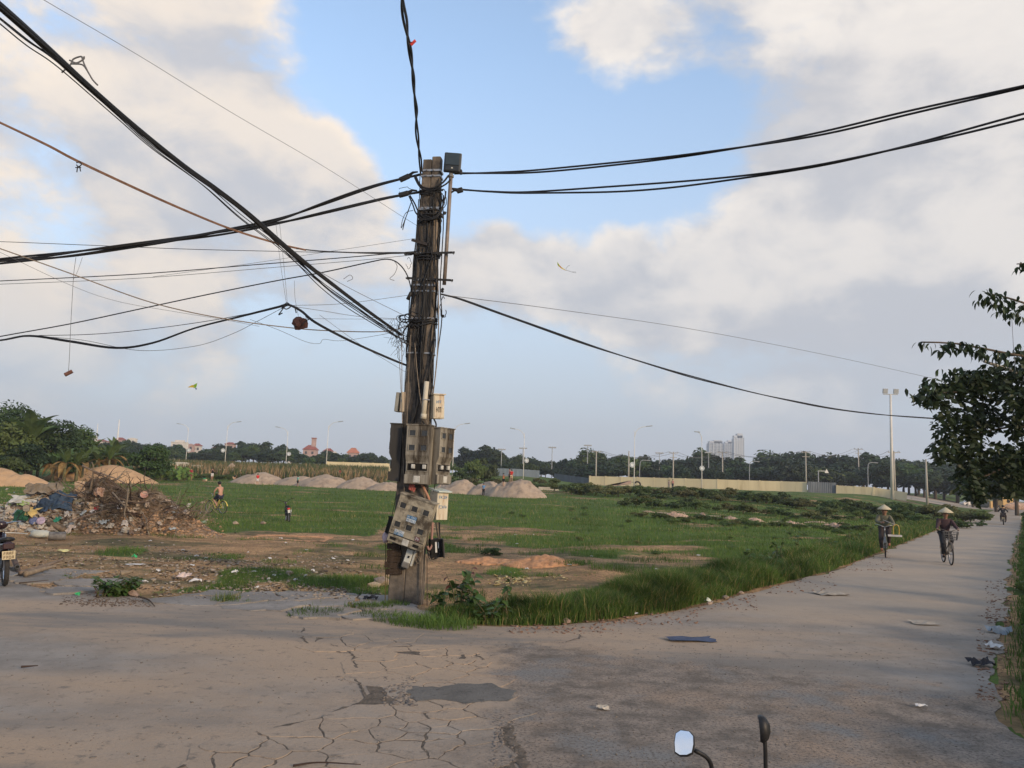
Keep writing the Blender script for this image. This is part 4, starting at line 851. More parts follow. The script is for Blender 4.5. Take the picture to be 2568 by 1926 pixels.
for i, (m_, a) in enumerate([(G_DARK, dict()), (G_MID, dict(rx=.50, zc=.58, rz=.40)), (G_DARK, dict(k=22, rx=.36, rz=.42, zc=.56)), (G_DEEP, dict(rx=.46)), (G_MID, dict(k=12, rx=.34, rz=.44, zc=.55, lr=.5)), (G_LIGHT, dict(k=20, rx=.52, zc=.55, rz=.38)), (G_DARK, dict(k=11, rx=.40, zc=.70, rz=.27, lr=.36, n=1500)), (G_DEEP, dict(k=24, rx=.55, zc=.52, rz=.44))]):
    TREES.append(tree_type(100 + i, m_, **a))
def plant_tree(tp, loc, h, w, rz, label, group, name='tree', cat='tree'):
    t = thing(name, label, cat, loc, rz, group); t.scale = (h * w, h * w, h)
    link('crown', TREES[tp][0], t); link('trunk', TREES[tp][1], t); return t
rr = random.Random(21)
def skyline(u, P): return float(np.interp(u, [p[0] for p in P], [p[1] for p in P]))
LM = [(345, 'by the tall white post'), (430, 'behind the round bush'), (500, 'around the cream house'), (600, 'by the second lamp'), (700, 'left of the third lamp'), (800, 'below the red bell tower'), (900, 'below the orange roof'), (1130, 'next to the pole'), (1240, 'behind the rounded sand pile'), (1370, 'behind the tallest sand mound'), (1490, 'left of the long wall'), (1600, 'behind the left end of the long wall'), (1720, 'left of the towers'), (1880, 'below the towers'), (2030, 'right of the towers'), (2150, 'above the dark sheet fence'), (2260, 'around the floodlight mast'), (2400, 'right of the floodlight mast'), (9999, 'behind the leafy roadside tree')]
def land(u): return next(b for a, b in LM if u < a)
def treeline(us, step, Yr, prof, types, label, group, jit=14, hmul=1.0, wr=(1.0, 1.5)):
    u = us[0]
    while u < us[1]:
        Y = rr.uniform(*Yr); p = foot(u, Y); vt = skyline(u, prof) + rr.uniform(-jit * .4, jit); q = at(u, vt, Y); h = max(3.0, (q.z - p.z)) * hmul * 1.12
        plant_tree(rr.choice(types), p - Vector((0, 0, .1)), h, rr.uniform(*wr), rr.uniform(0, 6.28), label + ', ' + land(u), group); u += step * rr.uniform(.6, 1.4)
PL = [(150, 1128), (300, 1108), (350, 1106), (420, 1115), (470, 1122), (520, 1115), (560, 1118), (600, 1114), (635, 1098), (660, 1112), (700, 1118), (760, 1128), (800, 1130), (850, 1132), (900, 1135), (950, 1140), (1000, 1142), (1080, 1138)]
treeline((200, 1120), 21, (255, 300), PL, [0, 2, 3, 0, 7], 'dark tree in the distant treeline', 'distant trees left of the pole')
treeline((320, 1110), 24, (225, 250), [(a, b + 16) for a, b in PL], [0, 3, 1, 7], 'lower tree before the distant treeline', 'nearer distant trees left of the pole', 12, 1.0, (1.1, 1.7))
PR = [(1090, 1135), (1140, 1128), (1175, 1122), (1215, 1118), (1260, 1132), (1300, 1140), (1350, 1146), (1400, 1142), (1430, 1146), (1470, 1138), (1520, 1132), (1560, 1131), (1610, 1138), (1660, 1148), (1720, 1146), (1790, 1138), (1850, 1144), (1910, 1148), (1990, 1134), (2040, 1140), (2100, 1141), (2130, 1150), (2160, 1141), (2220, 1146), (2300, 1140), (2420, 1150), (2600, 1150)]
treeline((1110, 2560), 27, (235, 275), PR, [0, 3, 2, 7, 4], 'dark tree in the tall far belt', 'belt of trees right of the pole')
treeline((1120, 2560), 28, (196, 222), [(a, b + 22) for a, b in PR], [1, 0, 7, 3, 5, 7], 'leafy tree in the belt\'s front row', 'front row of trees right of the pole', 16, 1.0, (1.2, 1.9))
# trees along the right side of the road, and behind the camera on the same side
for u, Y, h, tp in ((2500, 130, 9, 7), (2550, 105, 8, 3), (2580, 84, 8, 0), (2440, 165, 8, 3)):
    plant_tree(tp, foot(u, Y), h, 1.2, rr.uniform(0, 6), 'roadside tree beyond the riders at the far right', 'roadside trees at the far right')
def big_tree(name, label, loc, h, seed, m_, k, rx, zc, rz, n, size, group=None, droop=0.0, aspect=.5, lr=.42, r=.12, cat='tree'):
    rng = np.random.default_rng(seed); lb = [tuple(np.array(l) * h) for l in lobes_for(rng, k, rx, zc, rz, lr)]; t = thing(name, label, cat, loc, 0, group)
    p, d = crown_points(rng, n, lb); V, I = leaf_cloud(rng, p, d, size, droop=droop, aspect=aspect); link('crown', npmesh('crown', V, 4, I, m_), t); link('trunk', trunk_mesh('trunk', rng, h * .55, r, lb, M_BARK), t); return t
# ---- the wood at the left edge
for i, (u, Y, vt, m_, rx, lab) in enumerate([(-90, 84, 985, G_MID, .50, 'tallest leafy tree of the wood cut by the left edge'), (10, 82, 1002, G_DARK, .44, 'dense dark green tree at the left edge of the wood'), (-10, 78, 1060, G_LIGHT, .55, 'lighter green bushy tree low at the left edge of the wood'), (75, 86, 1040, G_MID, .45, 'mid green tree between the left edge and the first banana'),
     (132, 84, 1044, G_DARK, .42, 'round topped dark tree standing above the banana grove'), (185, 90, 1074, G_MID, .48, 'bushy green tree right of the round topped tree'), (60, 76, 1110, G_DEEP, .6, 'very dark shrub in the shade of the wood'), (215, 94, 1098, G_LIGHT, .5, 'pale green tree at the right end of the wood'), (150, 80, 1130, G_MID, .6, 'low thicket in front of the banana grove'), (260, 96, 1120, G_MID, .55, 'low green tree beside the drooping banana leaves'), (300, 100, 1128, G_DARK, .6, 'dark shrub between the wood and the round bush'), (20, 74, 1140, G_MID, .7, 'thicket at the foot of the wood by the left edge')]):
    p = foot(u, Y); h = at(u, vt, Y).z - p.z; big_tree('tree', lab, p, h, 300 + i, m_, 18, rx, .55, .45, 5200, .17, r=.14)
p = foot(372, 88); big_tree('bush', 'large round dark green bush right of the wood', p, at(372, 1104, 88).z - p.z, 340, leafmat('leaf_bush', (.050, .085, .024), .4, .2), 26, .62, .46, .48, 8000, .13, cat='bush', lr=.36)
# ---- bananas
M_BAN = leafmat('banana_leaf', (.085, .125, .040), .3, .35, 1.5, .5); M_BAND = mat('banana_dry', (.24, .15, .055), .9, .4, 3, trans=.2); M_STEM = mat('banana_stem', (.13, .12, .06), .8, .4, 4)
def banana(u, Y, h, n, seed, label, spread_=.62, dry=2):
    rr = random.Random(seed); t = thing('banana_plant', label, 'banana plant', foot(u, Y), rr.uniform(0, 6.3), 'banana plants at the edge of the wood'); hs = h * .5
    MB().tube([(0, 0, -.1), (.03, .02, hs * .5), (0, 0, hs)], [.17, .14, .09], 8).build('stem', M_STEM, t, True)
    for i in range(n):
        a = i * 2.4 + rr.uniform(-.3, .3); drp = i < dry; L = h * rr.uniform(.5, .64); el = rr.uniform(.75, 1.35) if not drp else rr.uniform(-.2, .2); pts = []
        cur = Vector((0, 0, hs)); d = Vector((math.cos(a) * math.cos(el), math.sin(a) * math.cos(el), math.sin(el)))
        for k in range(8): pts.append(cur.copy()); cur += d * (L / 7); d = (d + Vector((math.cos(a) * .03, math.sin(a) * .03, -rr.uniform(.12, .24) * (1.6 if drp else 1)))).normalized()
        sd = Vector((-math.sin(a), math.cos(a), 0)); W = h * .085; vs = []; fs = []
        for k, p in enumerate(pts):
            w = W * max(.04, math.sin(math.pi * min(1, (k / 7) ** .7 * .97 + .02))); cup = Vector((0, 0, w * .45)); vs += [p + sd * w + cup, p, p - sd * w + cup]
            if k: b = (k - 1) * 3; fs += [(b, b + 1, b + 4, b + 3), (b + 1, b + 2, b + 5, b + 4)]
        MB().add(vs, fs).build('leaf', M_BAND if drp else M_BAN, t)
banana(68, 80, 7.6, 8, 1, 'tallest banana plant with upright blades against the sky', dry=0); banana(92, 83, 6.2, 9, 2, 'banana plant leaning right of the tallest one'); banana(222, 92, 4.8, 9, 3, 'banana plant with upright blades beside the far white house', dry=1); banana(238, 88, 4.2, 9, 4, 'short banana plant in front of the two far lamp posts')
banana(160, 76, 3.6, 10, 5, 'banana plant with yellowed hanging leaves above the sand pile', dry=5); banana(130, 78, 3.4, 10, 6, 'banana plant with brown dry leaves left of the yellowed one', dry=6); banana(190, 77, 3.2, 9, 7, 'small green banana plant at the middle of the grove', dry=2); banana(270, 84, 4.4, 11, 8, 'banana plant with long drooping fronds at the right of the grove', dry=4); banana(205, 80, 3.6, 9, 9, 'banana plant behind the bare branches of the heap', dry=2); banana(283, 96, 4.8, 8, 10, 'far banana plant leaning before the pale houses', dry=2)
# ---- taro leaves, hedge, crop
def broadleaf(name, label, cat, loc, n, rad_, h, size, m_, seed, group=None):
    rng = np.random.default_rng(seed); t = thing(name, label, cat, loc, 0, group)
    a = rng.random(n) * 6.28; r = rad_ * np.sqrt(rng.random(n)); P = np.stack([r * np.cos(a), r * np.sin(a), h * (.25 + .75 * rng.random(n)) * (1 - .4 * (r / rad_) ** 2)], 1); f = unit(rng.normal(size=(n, 3)) * .5 + np.array([0, -.5, .6]))
    U = unit(np.cross(f, rng.normal(size=(n, 3)))); s = size * (.6 + .7 * rng.random(n))[:, None]; V, I = quads_from(P, U * s, np.cross(f, U) * s * .8); link('leaves', npmesh('leaves', V, 4, I, m_), t)
    mb = MB()
    for i in range(min(n, 40)): mb.tube([(P[i][0] * .4, P[i][1] * .4, 0), tuple(P[i])], .012, 4)
    o_ = mb.build('stems', M_STEM, t); o_['kind'] = 'stuff'; return t
M_TARO = leafmat('taro_leaf', (.12, .20, .045), .3, .3, 2)
for i, (u, Y) in enumerate(((425, 92), (440, 94), (452, 90), (462, 95), (408, 96), (390, 91))): broadleaf('taro_clump', 'clump of pale green broad taro leaves by the low wall', 'plant', foot(u, Y), 60, 1.3, 1.5, .30, M_TARO, 50 + i, 'taro clumps by the low wall')
BUSH = []
for i, m_ in enumerate((leafmat('leaf_hedge', (.090, .125, .040), .4, .35), leafmat('leaf_hedge_dark', (.070, .098, .034), .4, .32), leafmat('leaf_hedge_light', (.125, .165, .050), .4, .38), leafmat('leaf_weedy', (.140, .140, .052), .4, .35))):
    rng = np.random.default_rng(70 + i); lb = lobes_for(rng, 14, .62, .40, .42, .40); p, d = crown_points(rng, 1500, lb); V, I = leaf_cloud(rng, p, d, .055); BUSH.append(npmesh('foliage', V, 4, I, m_))
def bush(loc, h, w, k, label, group, name='bush'):
    t = thing(name, label, 'bush', loc, rr.uniform(0, 6), group); t.scale = (h * w, h * w, h); link('foliage', BUSH[k], t)
    t2 = MB()
    for q in range(3): t2.tube([(0, 0, -.05), (rr.uniform(-.2, .2), rr.uniform(-.2, .2), .5)], [.02, .008], 4)
    o_ = t2.build('stems', M_BARK, t); o_['kind'] = 'stuff'; return t
for i in range(64):
    q = i / 63; u = 1395 + 1070 * q + rr.uniform(-8, 8); Y = 92 - 22 * q + rr.uniform(-5, 5); bush(foot(u, Y) - Vector((0, 0, .05)), rr.uniform(1.1, 1.9), rr.uniform(1.0, 1.5), rr.choice([0, 1, 2, 3, 0, 3]), 'weedy bush in the long hedge, ' + land(u), 'bushes of the long hedge')
for i in range(34):
    q = i / 33; u = 1560 + 900 * q + rr.uniform(-10, 10); Y = 66 - 10 * q + rr.uniform(-3, 3); bush(foot(u, Y) - Vector((0, 0, .05)), rr.uniform(.6, 1.2), rr.uniform(1.0, 1.5), rr.choice([0, 3, 2, 1]), 'low weeds on the bank below the hedge, ' + land(u), 'low weeds below the hedge')
for i in range(30):
    u = 1600 + i * 19 + rr.uniform(-9, 9); bush(foot(u, 50 - i * .28 + rr.uniform(-3, 3)) - Vector((0, 0, .05)), rr.uniform(.3, .6), rr.uniform(1.2, 2.0), rr.choice([0, 3, 2, 0]), 'small weed patch before the pinkish rubble, ' + land(u), 'small weeds before the rubble')
for i in range(26):
    u = 1110 + i * 11 + rr.uniform(-4, 4); Y = rr.uniform(100, 118); bush(foot(u, Y), rr.uniform(.8, 1.6), rr.uniform(1.1, 1.7), rr.choice([0, 3, 2]), 'scrub bush behind the sand piles right of the pole', 'scrub behind the right sand piles')
for i in range(22):
    u = 400 + i * 9.5 + rr.uniform(-4, 4); bush(foot(u, rr.uniform(94, 101)), rr.uniform(.5, 1.0), rr.uniform(1.1, 1.6), rr.choice([0, 0, 2]), 'low green bush by the standing children at left', 'low bushes by the children')
for i, (u, Y, h, w, k) in enumerate(((1190, 108, 4.6, .7, 2), (1218, 112, 5.2, .62, 1), (1150, 120, 3.2, .9, 0))): bush(foot(u, Y), h, w, k, ['pale feathery bamboo clump left of the blue fence', 'tall dark bamboo clump left of the blue fence', 'rounded bush right beside the pole boxes'][i], 'tall bushes left of the blue fence')
for i in range(44):
    u, Y = rr.uniform(1180, 2200), rr.uniform(22, 60)
    if leftof(*foot(u, Y).xy) < 3: continue
    bush(foot(u, Y) - Vector((0, 0, .04)), rr.uniform(.14, .34), rr.uniform(1.0, 2.0), rr.choice([0, 1, 3]), 'small weed tuft standing in the open grass, ' + land(u), 'weed tufts in the open grass')
def crop_field():
    rng = np.random.default_rng(8); n = 15000; u = rng.uniform(380, 1010, n); Y = rng.uniform(104, 205, n); x = (u - 1284 - 30) / 1950 * Y; z = terr(x, Y); h = rng.uniform(1.0, 1.9, n) * np.where(Y > 150, .8, 1)
    a = rng.random(n) * 6.28; lean = rng.normal(size=(n, 2)) * .28; w = .09
    b = np.stack([x, Y, z], 1); d = np.stack([np.cos(a) * w, np.sin(a) * w, 0 * a], 1); tp = b + np.stack([lean[:, 0] * h, lean[:, 1] * h, h], 1); md = (b + tp) / 2 + np.stack([lean[:, 0] * .1, lean[:, 1] * .1, 0 * h], 1)
    V = np.stack([b - d * .6, b + d * .6, md + d, tp, md - d], 1); idx = np.concatenate([np.array([0, 1, 2, 4])[None] + 5 * np.arange(n)[:, None], np.array([4, 2, 3, 3])[None] + 5 * np.arange(n)[:, None]])
    dry = rng.random(n) < np.where((Y < 125), .55, .18)
    for nm, sel, m_ in (('green_crop', ~dry, leafmat('crop_green', (.075, .092, .034), .35, .25, 1.5)), ('dry_stalks', dry, mat('crop_dry', (.26, .185, .10), .9, .35, 1.5, trans=.2))):
        k = int(sel.sum()); Vs = V[sel].reshape(-1, 3); i5 = 5 * np.arange(k)[:, None]; tri = np.concatenate([i5 + np.array([[0, 1, 2]]), i5 + np.array([[0, 2, 4]]), i5 + np.array([[4, 2, 3]])])
        o_ = link(nm, npmesh(nm, Vs, 3, tri, m_)); tag(o_, 'tall green crop rows in the field behind the children' if nm == 'green_crop' else 'pale dry stalks standing along the crop field', 'crop'); o_['kind'] = 'stuff'
crop_field()

# ================================================================== walls and fences
M_YEL = mat('wall_yellow', (.66, .55, .34), .85, .10, .25, stain=((.48, .38, .22), .6, .54, .74), streak=True)
def wall(name, label, uvs, hgt, m_, cat='wall', posts=True, th=.22, panel='panel', skip=0):
    t = thing(name, label, cat); P = [foot(u, Y) for u, Y in uvs]; cap = mat('wall_cap', (.60, .55, .42), .85, .15)
    for a, b in zip(P[:-1], P[1:]):
        L = (b - a).length; n = max(1, round(L / 3.6))
        for i in range(n):
            p, q = a.lerp(b, i / n), a.lerp(b, (i + 1) / n); c = (p + q) / 2; M2 = (q - p).to_track_quat('X', 'Z').to_matrix().to_4x4(); c.z = min(p.z, q.z) if False else c.z
            MB().box(c + Vector((0, 0, hgt / 2 - .3)), ((q - p).length - .02, th, hgt + .6), M2).build(panel, m_, t)
            if posts: MB().box(p + Vector((0, 0, hgt / 2 - .2)), (.28, th + .09, hgt + .55), M2).build('post', m_, t)
    return t
wall('yellow_wall', 'long yellow boundary wall on the right, behind the hedge', [(1479, 166), (1640, 160), (1800, 154), (1960, 150), (2024, 148)], 1.9, M_YEL)
wall('yellow_wall', 'yellow wall left of the pole behind the sand piles', [(820, 178), (900, 178), (1003, 178)], 1.9, M_YEL)
wall('yellow_wall', 'short yellow wall at the foot of the tall floodlight mast', [(2099, 146), (2190, 143), (2274, 141)], 1.5, M_YEL)
M_SHEET = mat('sheet_blue', (.13, .165, .20), .5, .2, 1, metal=.2, streak=True); M_SHEETG = mat('sheet_grey', (.12, .135, .15), .55, .25, 1, metal=.2, streak=True)
def sheet_fence(label, uvs, hgt, m_):
    t = thing('sheet_fence', label, 'fence'); P = [foot(u, Y) for u, Y in uvs]
    for a, b in zip(P[:-1], P[1:]):
        n = max(1, round((b - a).length / 1.2))
        for i in range(n):
            p, q = a.lerp(b, i / n), a.lerp(b, (i + 1) / n); d = (q - p); nrm = Vector((-d.y, d.x, 0)).normalized(); mb = MB(); vs = []; k = 8
            for j in range(k + 1):
                w = p + d * (j / k) + nrm * (.05 if j % 2 else 0); vs += [w + Vector((0, 0, -.3)), w + Vector((0, 0, hgt + rr.uniform(-.02, .02)))]
            mb.add(vs, [(2 * j, 2 * j + 2, 2 * j + 3, 2 * j + 1) for j in range(k)]).build('sheet', m_, t)
        MB().box((a + b) / 2 + Vector((0, .1, hgt * .7)), ((b - a).length, .05, .05), (b - a).to_track_quat('X', 'Z').to_matrix().to_4x4()).build('rail', m_, t)
    return t
sheet_fence('blue corrugated sheet fence behind the children on the mound', [(1220, 172), (1300, 172), (1353, 172)], 1.6, M_SHEET); sheet_fence('blue grey sheet fence joining the left end of the long yellow wall', [(1390, 178), (1440, 172), (1478, 167)], 1.5, M_SHEETG)
sheet_fence('dark sheet fence between the two yellow walls on the right', [(2026, 147.5), (2060, 147), (2098, 146.2)], 2.0, M_SHEETG)
wall('low_wall', 'low pinkish wall behind the standing children at left', [(395, 124), (480, 122), (600, 120)], .75, mat('wall_pink', (.34, .25, .19), .9, .2, 1), posts=False); wall('low_kerb', 'pale low kerb strip behind the tallest sand mound', [(1350, 98), (1402, 98)], .4, mat('kerb_pale', (.42, .37, .30), .9, .2, 1), 'kerb', False)
for u, Y, d, lab in ((447, 118, (2.4, 1.6, 1.4), 'pale concrete block on the low wall at left'), (489, 119, (1.7, 1.5, 1.0), 'sandy concrete block right of the pale one')):
    o = MB().cbox((0, 0, d[2] / 2), d, .08).build('concrete_block', mat('block_pale', (.50, .46, .38), .9, .15, 2), None); p = foot(u, Y); o.location = p + Vector((0, 0, .25)); tag(o, lab, 'block')
t = thing('concrete_bench', 'pale slatted pallet beside the dry stalks', 'pallet', foot(572, 112), .1)
for k in range(4): MB().box((0, .0 + .0 * k, .3 + .22 * k), (3.4, .5, .10)).build('slat', mat('slat_pale', (.46, .41, .33), .9, .2), t)
for x in (-1.4, 1.4): MB().box((x, .1, .45), (.12, .3, .9)).build('post', mat('slat_pale', (.46, .41, .33)), t)

# ================================================================== sand piles
M_SAND = mat('sand', (.36, .275, .200), .95, .16, .9, bump=.7, bscale=5, stain=((.24, .185, .14), 1.3, .50, .66)); M_SANDO = mat('sand_orange', (.45, .285, .155), .95, .16, .9, bump=.5, bscale=5, stain=((.31, .20, .115), 1.6, .56, .7))
def pile(label, u0, u1, vt, Y, depth, seed, m_=M_SAND, humps=None, cat='sand pile', name='sand_pile', rough=.10, group='sand piles across the field', fine=.045):
    a, b = foot(u0, Y), foot(u1, Y); c = (a + b) / 2; c.z = tz(c.x, c.y); R = (b - a).length / 2; H_ = at((u0 + u1) / 2, vt, Y).z - c.z; n = 60; m2 = 34
    xs = np.linspace(-1.12, 1.12, n); ys = np.linspace(-1.12, 1.12, m2); X, Y_ = np.meshgrid(xs, ys); hs = humps or [(0, 0, 1, 1)]; Z = np.zeros_like(X)
    for hx, hy, hr, hh_ in hs:
        r = np.hypot((X - hx) / hr, (Y_ - hy) / hr); r = r * (1 + .16 * (npnoise(np.arctan2(Y_ - hy, X - hx) * 1.6 + 9, r * 0 + seed, seed) - .5)); cone = np.clip(1.04 - r, 0, 1); cone = 1 - (1 - cone) ** 1.55; cone = cone * (1 - .10 * npnoise(X * 3.1 + seed, Y_ * 2.3 + hx, seed + 7)); Z = np.maximum(Z, hh_ * cone)
    Z = Z * (1 + rough * (fbm(X * 4 + seed, Y_ * 4, 4, seed) - .5) * 2.4) * H_
    # hollows left by feet and shovels
    Z = Z - fine * H_ * sstep(npnoise(X * 15 + seed, Y_ * 12, seed + 3), .62, .9) * (Z > .12 * H_)
    wx = c.x + X * R; wy = c.y + Y_ * depth; base = terr(wx, wy); V = np.stack([X.ravel() * R, Y_.ravel() * depth, (base + np.where(Z > .012 * H_, Z, -.15) - c.z).ravel()], 1)
    i, j = np.meshgrid(np.arange(m2 - 1), np.arange(n - 1), indexing='ij'); idx = np.stack([i * n + j, i * n + j + 1, (i + 1) * n + j + 1, (i + 1) * n + j], -1).reshape(-1, 4)
    o_ = link(name, npmesh(name, V, 4, idx, m_, True)); o_.location = c; return tag(o_, label, cat, group)
pile('orange sand pile at the left edge behind the rubbish heap', -110, 132, 1176, 66, 3.2, 1, M_SANDO, [(-.25, 0, .95, 1), (.3, 0, .7, .72)], rough=.2)
pile('broad smooth two humped sand pile behind the bare branches', 112, 392, 1166, 82, 3.5, 2, M_SANDO, [(-.42, 0, .62, .88), (.18, 0, .82, 1.0), (-.1, 0, .5, .8)], fine=.01, rough=.06)
for k, a in enumerate([('pointed sand pile behind the child in the red shirt', 582, 722, 1183, 90, 2.6), ('low sand pile behind the child in the teal shirt', 684, 812, 1193, 89, 2.4), ('widest sand pile left of the pole', 740, 894, 1191, 87, 2.8), ('sand pile next left of the pole', 842, 972, 1195, 85, 2.5), ('low sand pile half hidden by the pole', 920, 1024, 1208, 83, 2.2), ('low sand pile just right of the pole boxes', 1080, 1150, 1209, 83, 2.0), ('rounded sand pile right of the pole', 1100, 1220, 1202, 81, 2.4), ('sand pile behind the child in the blue shirt', 1168, 1286, 1206, 80, 2.4)]): pile(*a, 10 + k, M_SAND, rough=.16)
MOUND = pile('tallest sand mound with children standing on it', 1222, 1362, 1199, 77, 2.6, 30, M_SAND, [(.12, 0, 1, 1), (-.35, 0, .7, .78)], rough=.16)
pile('small far sand heap beside the dry stalks', 560, 600, 1160, 118, 1.6, 31, M_SAND, group=None)
M_RED = mat('red_soil', (.50, .255, .125), .95, .3, 3, bump=1.0, bscale=14, stain=((.30, .15, .075), 4, .5, .7))
pile('lumpy red earth mound in the field right of the pole', 1240, 1450, 1393, 20.0, .9, 40, M_RED, [(.1, 0, .95, 1), (-.5, .1, .55, .6)], 'earth mound', 'earth_mound', .5, None, .2)
pile('low hollowed earth bank left of the red mound', 1140, 1300, 1398, 20.4, .7, 41, M_RED, [(0, 0, 1, 1)], 'earth mound', 'earth_mound', .4, None, .2)
pile('low ridge of orange earth left of the pole', 640, 815, 1350, 26.5, .7, 42, M_RED, [(-.3, 0, .7, 1), (.4, 0, .6, .7)], 'earth mound', 'earth_mound', .5, None, .2)
rr = random.Random(31)
for k in range(15):
    q = k / 14; u = 1640 + 470 * q + rr.uniform(-14, 14); Y = 57 - 9 * q; w = rr.uniform(12, 40); v = proj(foot(u, Y))[1]; pile('lump of pinkish rubble on the bank below the hedge', u - w, u + w, v - rr.uniform(3, 9), Y + rr.uniform(-3, 3), .5, 60 + k, mat('rubble_pink', (.40, .275, .20), .95, .35, 3, bump=.8, bscale=8), None, 'rubble', 'rubble_lump', .6, 'rubble lumps below the hedge', .25)

# ================================================================== lamps, poles, masts
M_WHITE = mat('lamp_post_white', (.62, .60, .56), .6, .08, 2); M_LHEAD = mat('lamp_head', (.34, .35, .36), .5, .1)
def street_lamp(u, Y, vtop, arm, label, disc=True, r=.075):
    p = foot(u, Y); h = at(u, vtop, Y).z - p.z; t = thing('street_lamp', label, 'street lamp', p, 0, 'white street lamps along the far road'); MB().tube([(0, 0, -.2), (0, 0, h * .5), (0, 0, h)], [r * 1.15, r * .85, r * .55], 8).build('post', M_WHITE, t, True)
    if arm: A = spline([(0, 0, h - 1.0), (arm * .25, 0, h - .1), (arm * .9, 0, h + .5), (arm * 1.9, 0, h + .75)], 10); MB().tube(A, .05, 6).build('arm', M_WHITE, t, True); MB().cbox((arm * 2.3, 0, h + .80), (1.0, .34, .14), .04, RY(-.15 * arm)).build('lamp_head', M_LHEAD, t)
    if disc:
        s = disc; MB().lathe([(.0, 0), (.42, 0), (.42, .08), (0, .08)], 18, TR(s * .55, -.1, h * .40) @ RX(rad(90))).build('round_sign', mat('sign_white', (.66, .68, .68), .5, .05), t); MB().torus(.30, .05, 18, 5, TR(s * .55, -.19, h * .40)).build('sign_ring', mat('sign_grey', (.30, .33, .36), .6), t)
        MB().tube([(0, 0, h * .40), (s * .3, 0, h * .40)], .03, 5).build('bracket', M_WHITE, t)
for a in [(465, 179, 1072, -1, 'lamp at far left with its arm curving left', 1), (563, 165, 1066, 1, 'second lamp from the left, arm to the right', -1), (716, 167, 1081, -1, 'third lamp from the left, arm curving left', 1), (817, 152, 1066, 1, 'lamp just left of the yellow wall left of the pole', False), (1134, 138, 1072, 1, 'first lamp right of the utility pole', -1), (1312, 147, 1086, -1, 'lamp rising behind the tallest sand mound', 1),
          (1590, 123, 1080, 1, 'lamp in front of the long yellow wall, near its left end', -.6), (1760, 134, 1095, -.35, 'lamp in front of the long yellow wall, near its middle', .0001)]: street_lamp(a[0], a[1], a[2], a[3], 'white street ' + a[4], a[5])
street_lamp(289, 200, 1052, 0, 'tall white post without lamp behind the banana grove', False, .2); street_lamp(236, 205, 1062, 0, 'shorter white post half hidden by the banana grove', False, .14)
t = thing('floodlight_mast', 'tall floodlight mast with two square heads on the right', 'mast'); p = foot(2238, 136); q = at(2233, 989, 136); MB().tube([p - Vector((0, 0, .5)), q], [.30, .17], 10).build('post', mat('mast_white', (.60, .56, .50), .6, .08, 1), t, True); MB().box(q, (2.6, .14, .14)).build('crossbar', M_LHEAD, t)
for s in (-1, 1): MB().cbox(q + Vector((s * .95, -.1, .55)), (.85, .3, .85), .05, RX(rad(12))).build('lamp_head', M_LHEAD, t)
M_CPOLE = mat('far_pole', (.36, .33, .28), .9, .12, 1)
def power_pole(u, Y, vtop, label, arms=2, r=.17, grp='concrete power poles among the far trees'):
    p = foot(u, Y); h = at(u, vtop, Y).z - p.z; t = thing('power_pole', label, 'power pole', p, 0, grp); MB().tube([(0, 0, -.3), (0, 0, h)], [r * 1.2, r * .8], 8).build('post', M_CPOLE, t, True)
    for k in range(arms): MB().box((0, -.1, h - .3 - k * 1.1), (2.4 if k == 0 else 1.8, .12, .12)).build('crossarm', M_CPOLE, t)
    for k in range(-1, 2):
        if arms: MB().lathe([(.05, 0), (.08, .1), (.03, .25)], 6, TR(k * 1.0, -.1, h - .24)).build('insulator', M_LHEAD, t)
    return p + Vector((0, 0, h))
TP = [power_pole(u, Y, v, lab, a) for u, Y, v, lab, a in ((1494, 190, 1130, 'concrete power pole above the left end of the long yellow wall', 1), (1576, 186, 1131, 'plain concrete pole left of the lamp before the long wall', 0), (1688, 192, 1133, 'power pole with crossarms left of the far towers', 2), (1812, 200, 1132, 'power pole standing before the far towers', 1), (2022, 190, 1131, 'power pole with wide crossarms between towers and mast', 2), (2155, 215, 1124, 'thin power pole right of the wide crossarms', 2), (2245, 150, 1131, 'power pole right beside the tall floodlight mast', 1), (2326, 120, 1152, 'plain pole standing in the verge right of the mast', 0))]
TP2 = [TP[0], TP[2], TP[3], TP[4], TP[5], TP[6]]
for k, (a, b) in enumerate(zip(TP2[:-1], TP2[1:])):
    for s in (-1, 1):
        A, B = a + Vector((s, 0, 0)), b + Vector((s, 0, 0)); cable_pts = [A.lerp(B, i / 8) - Vector((0, 0, 1.6 * (1 - (2 * i / 8 - 1) ** 2))) for i in range(9)]; tag(MB().tube(cable_pts, .035, 4).build('far_wire', M_GREYC), 'thin distant wire sagging between far power poles', 'wire', 'wires between the far power poles')
for u, v, lab in ((1256, 1127, 'leftmost small lamp head above the trees'), (1310, 1124, 'small lamp head behind the lamp of the mound'), (1383, 1122, 'small lamp head above the trees in mid field'), (1472, 1117, 'small lamp head left of the dense tree crowns'), (1653, 1136, 'small double lamp head left of the towers'), (1777, 1135, 'small double lamp head right before the towers')):
    p = foot(u, 215); q = at(u, v, 215); t = thing('mast_lamp', lab, 'lamp', p, 0, 'small mast lamps above the trees'); h = q.z - p.z; MB().tube([(0, 0, 0), (0, 0, h)], .10, 6).build('post', M_LHEAD, t); MB().cbox((0, 0, h), (2.2, .5, .35), .08).build('lamp_head', M_LHEAD, t)
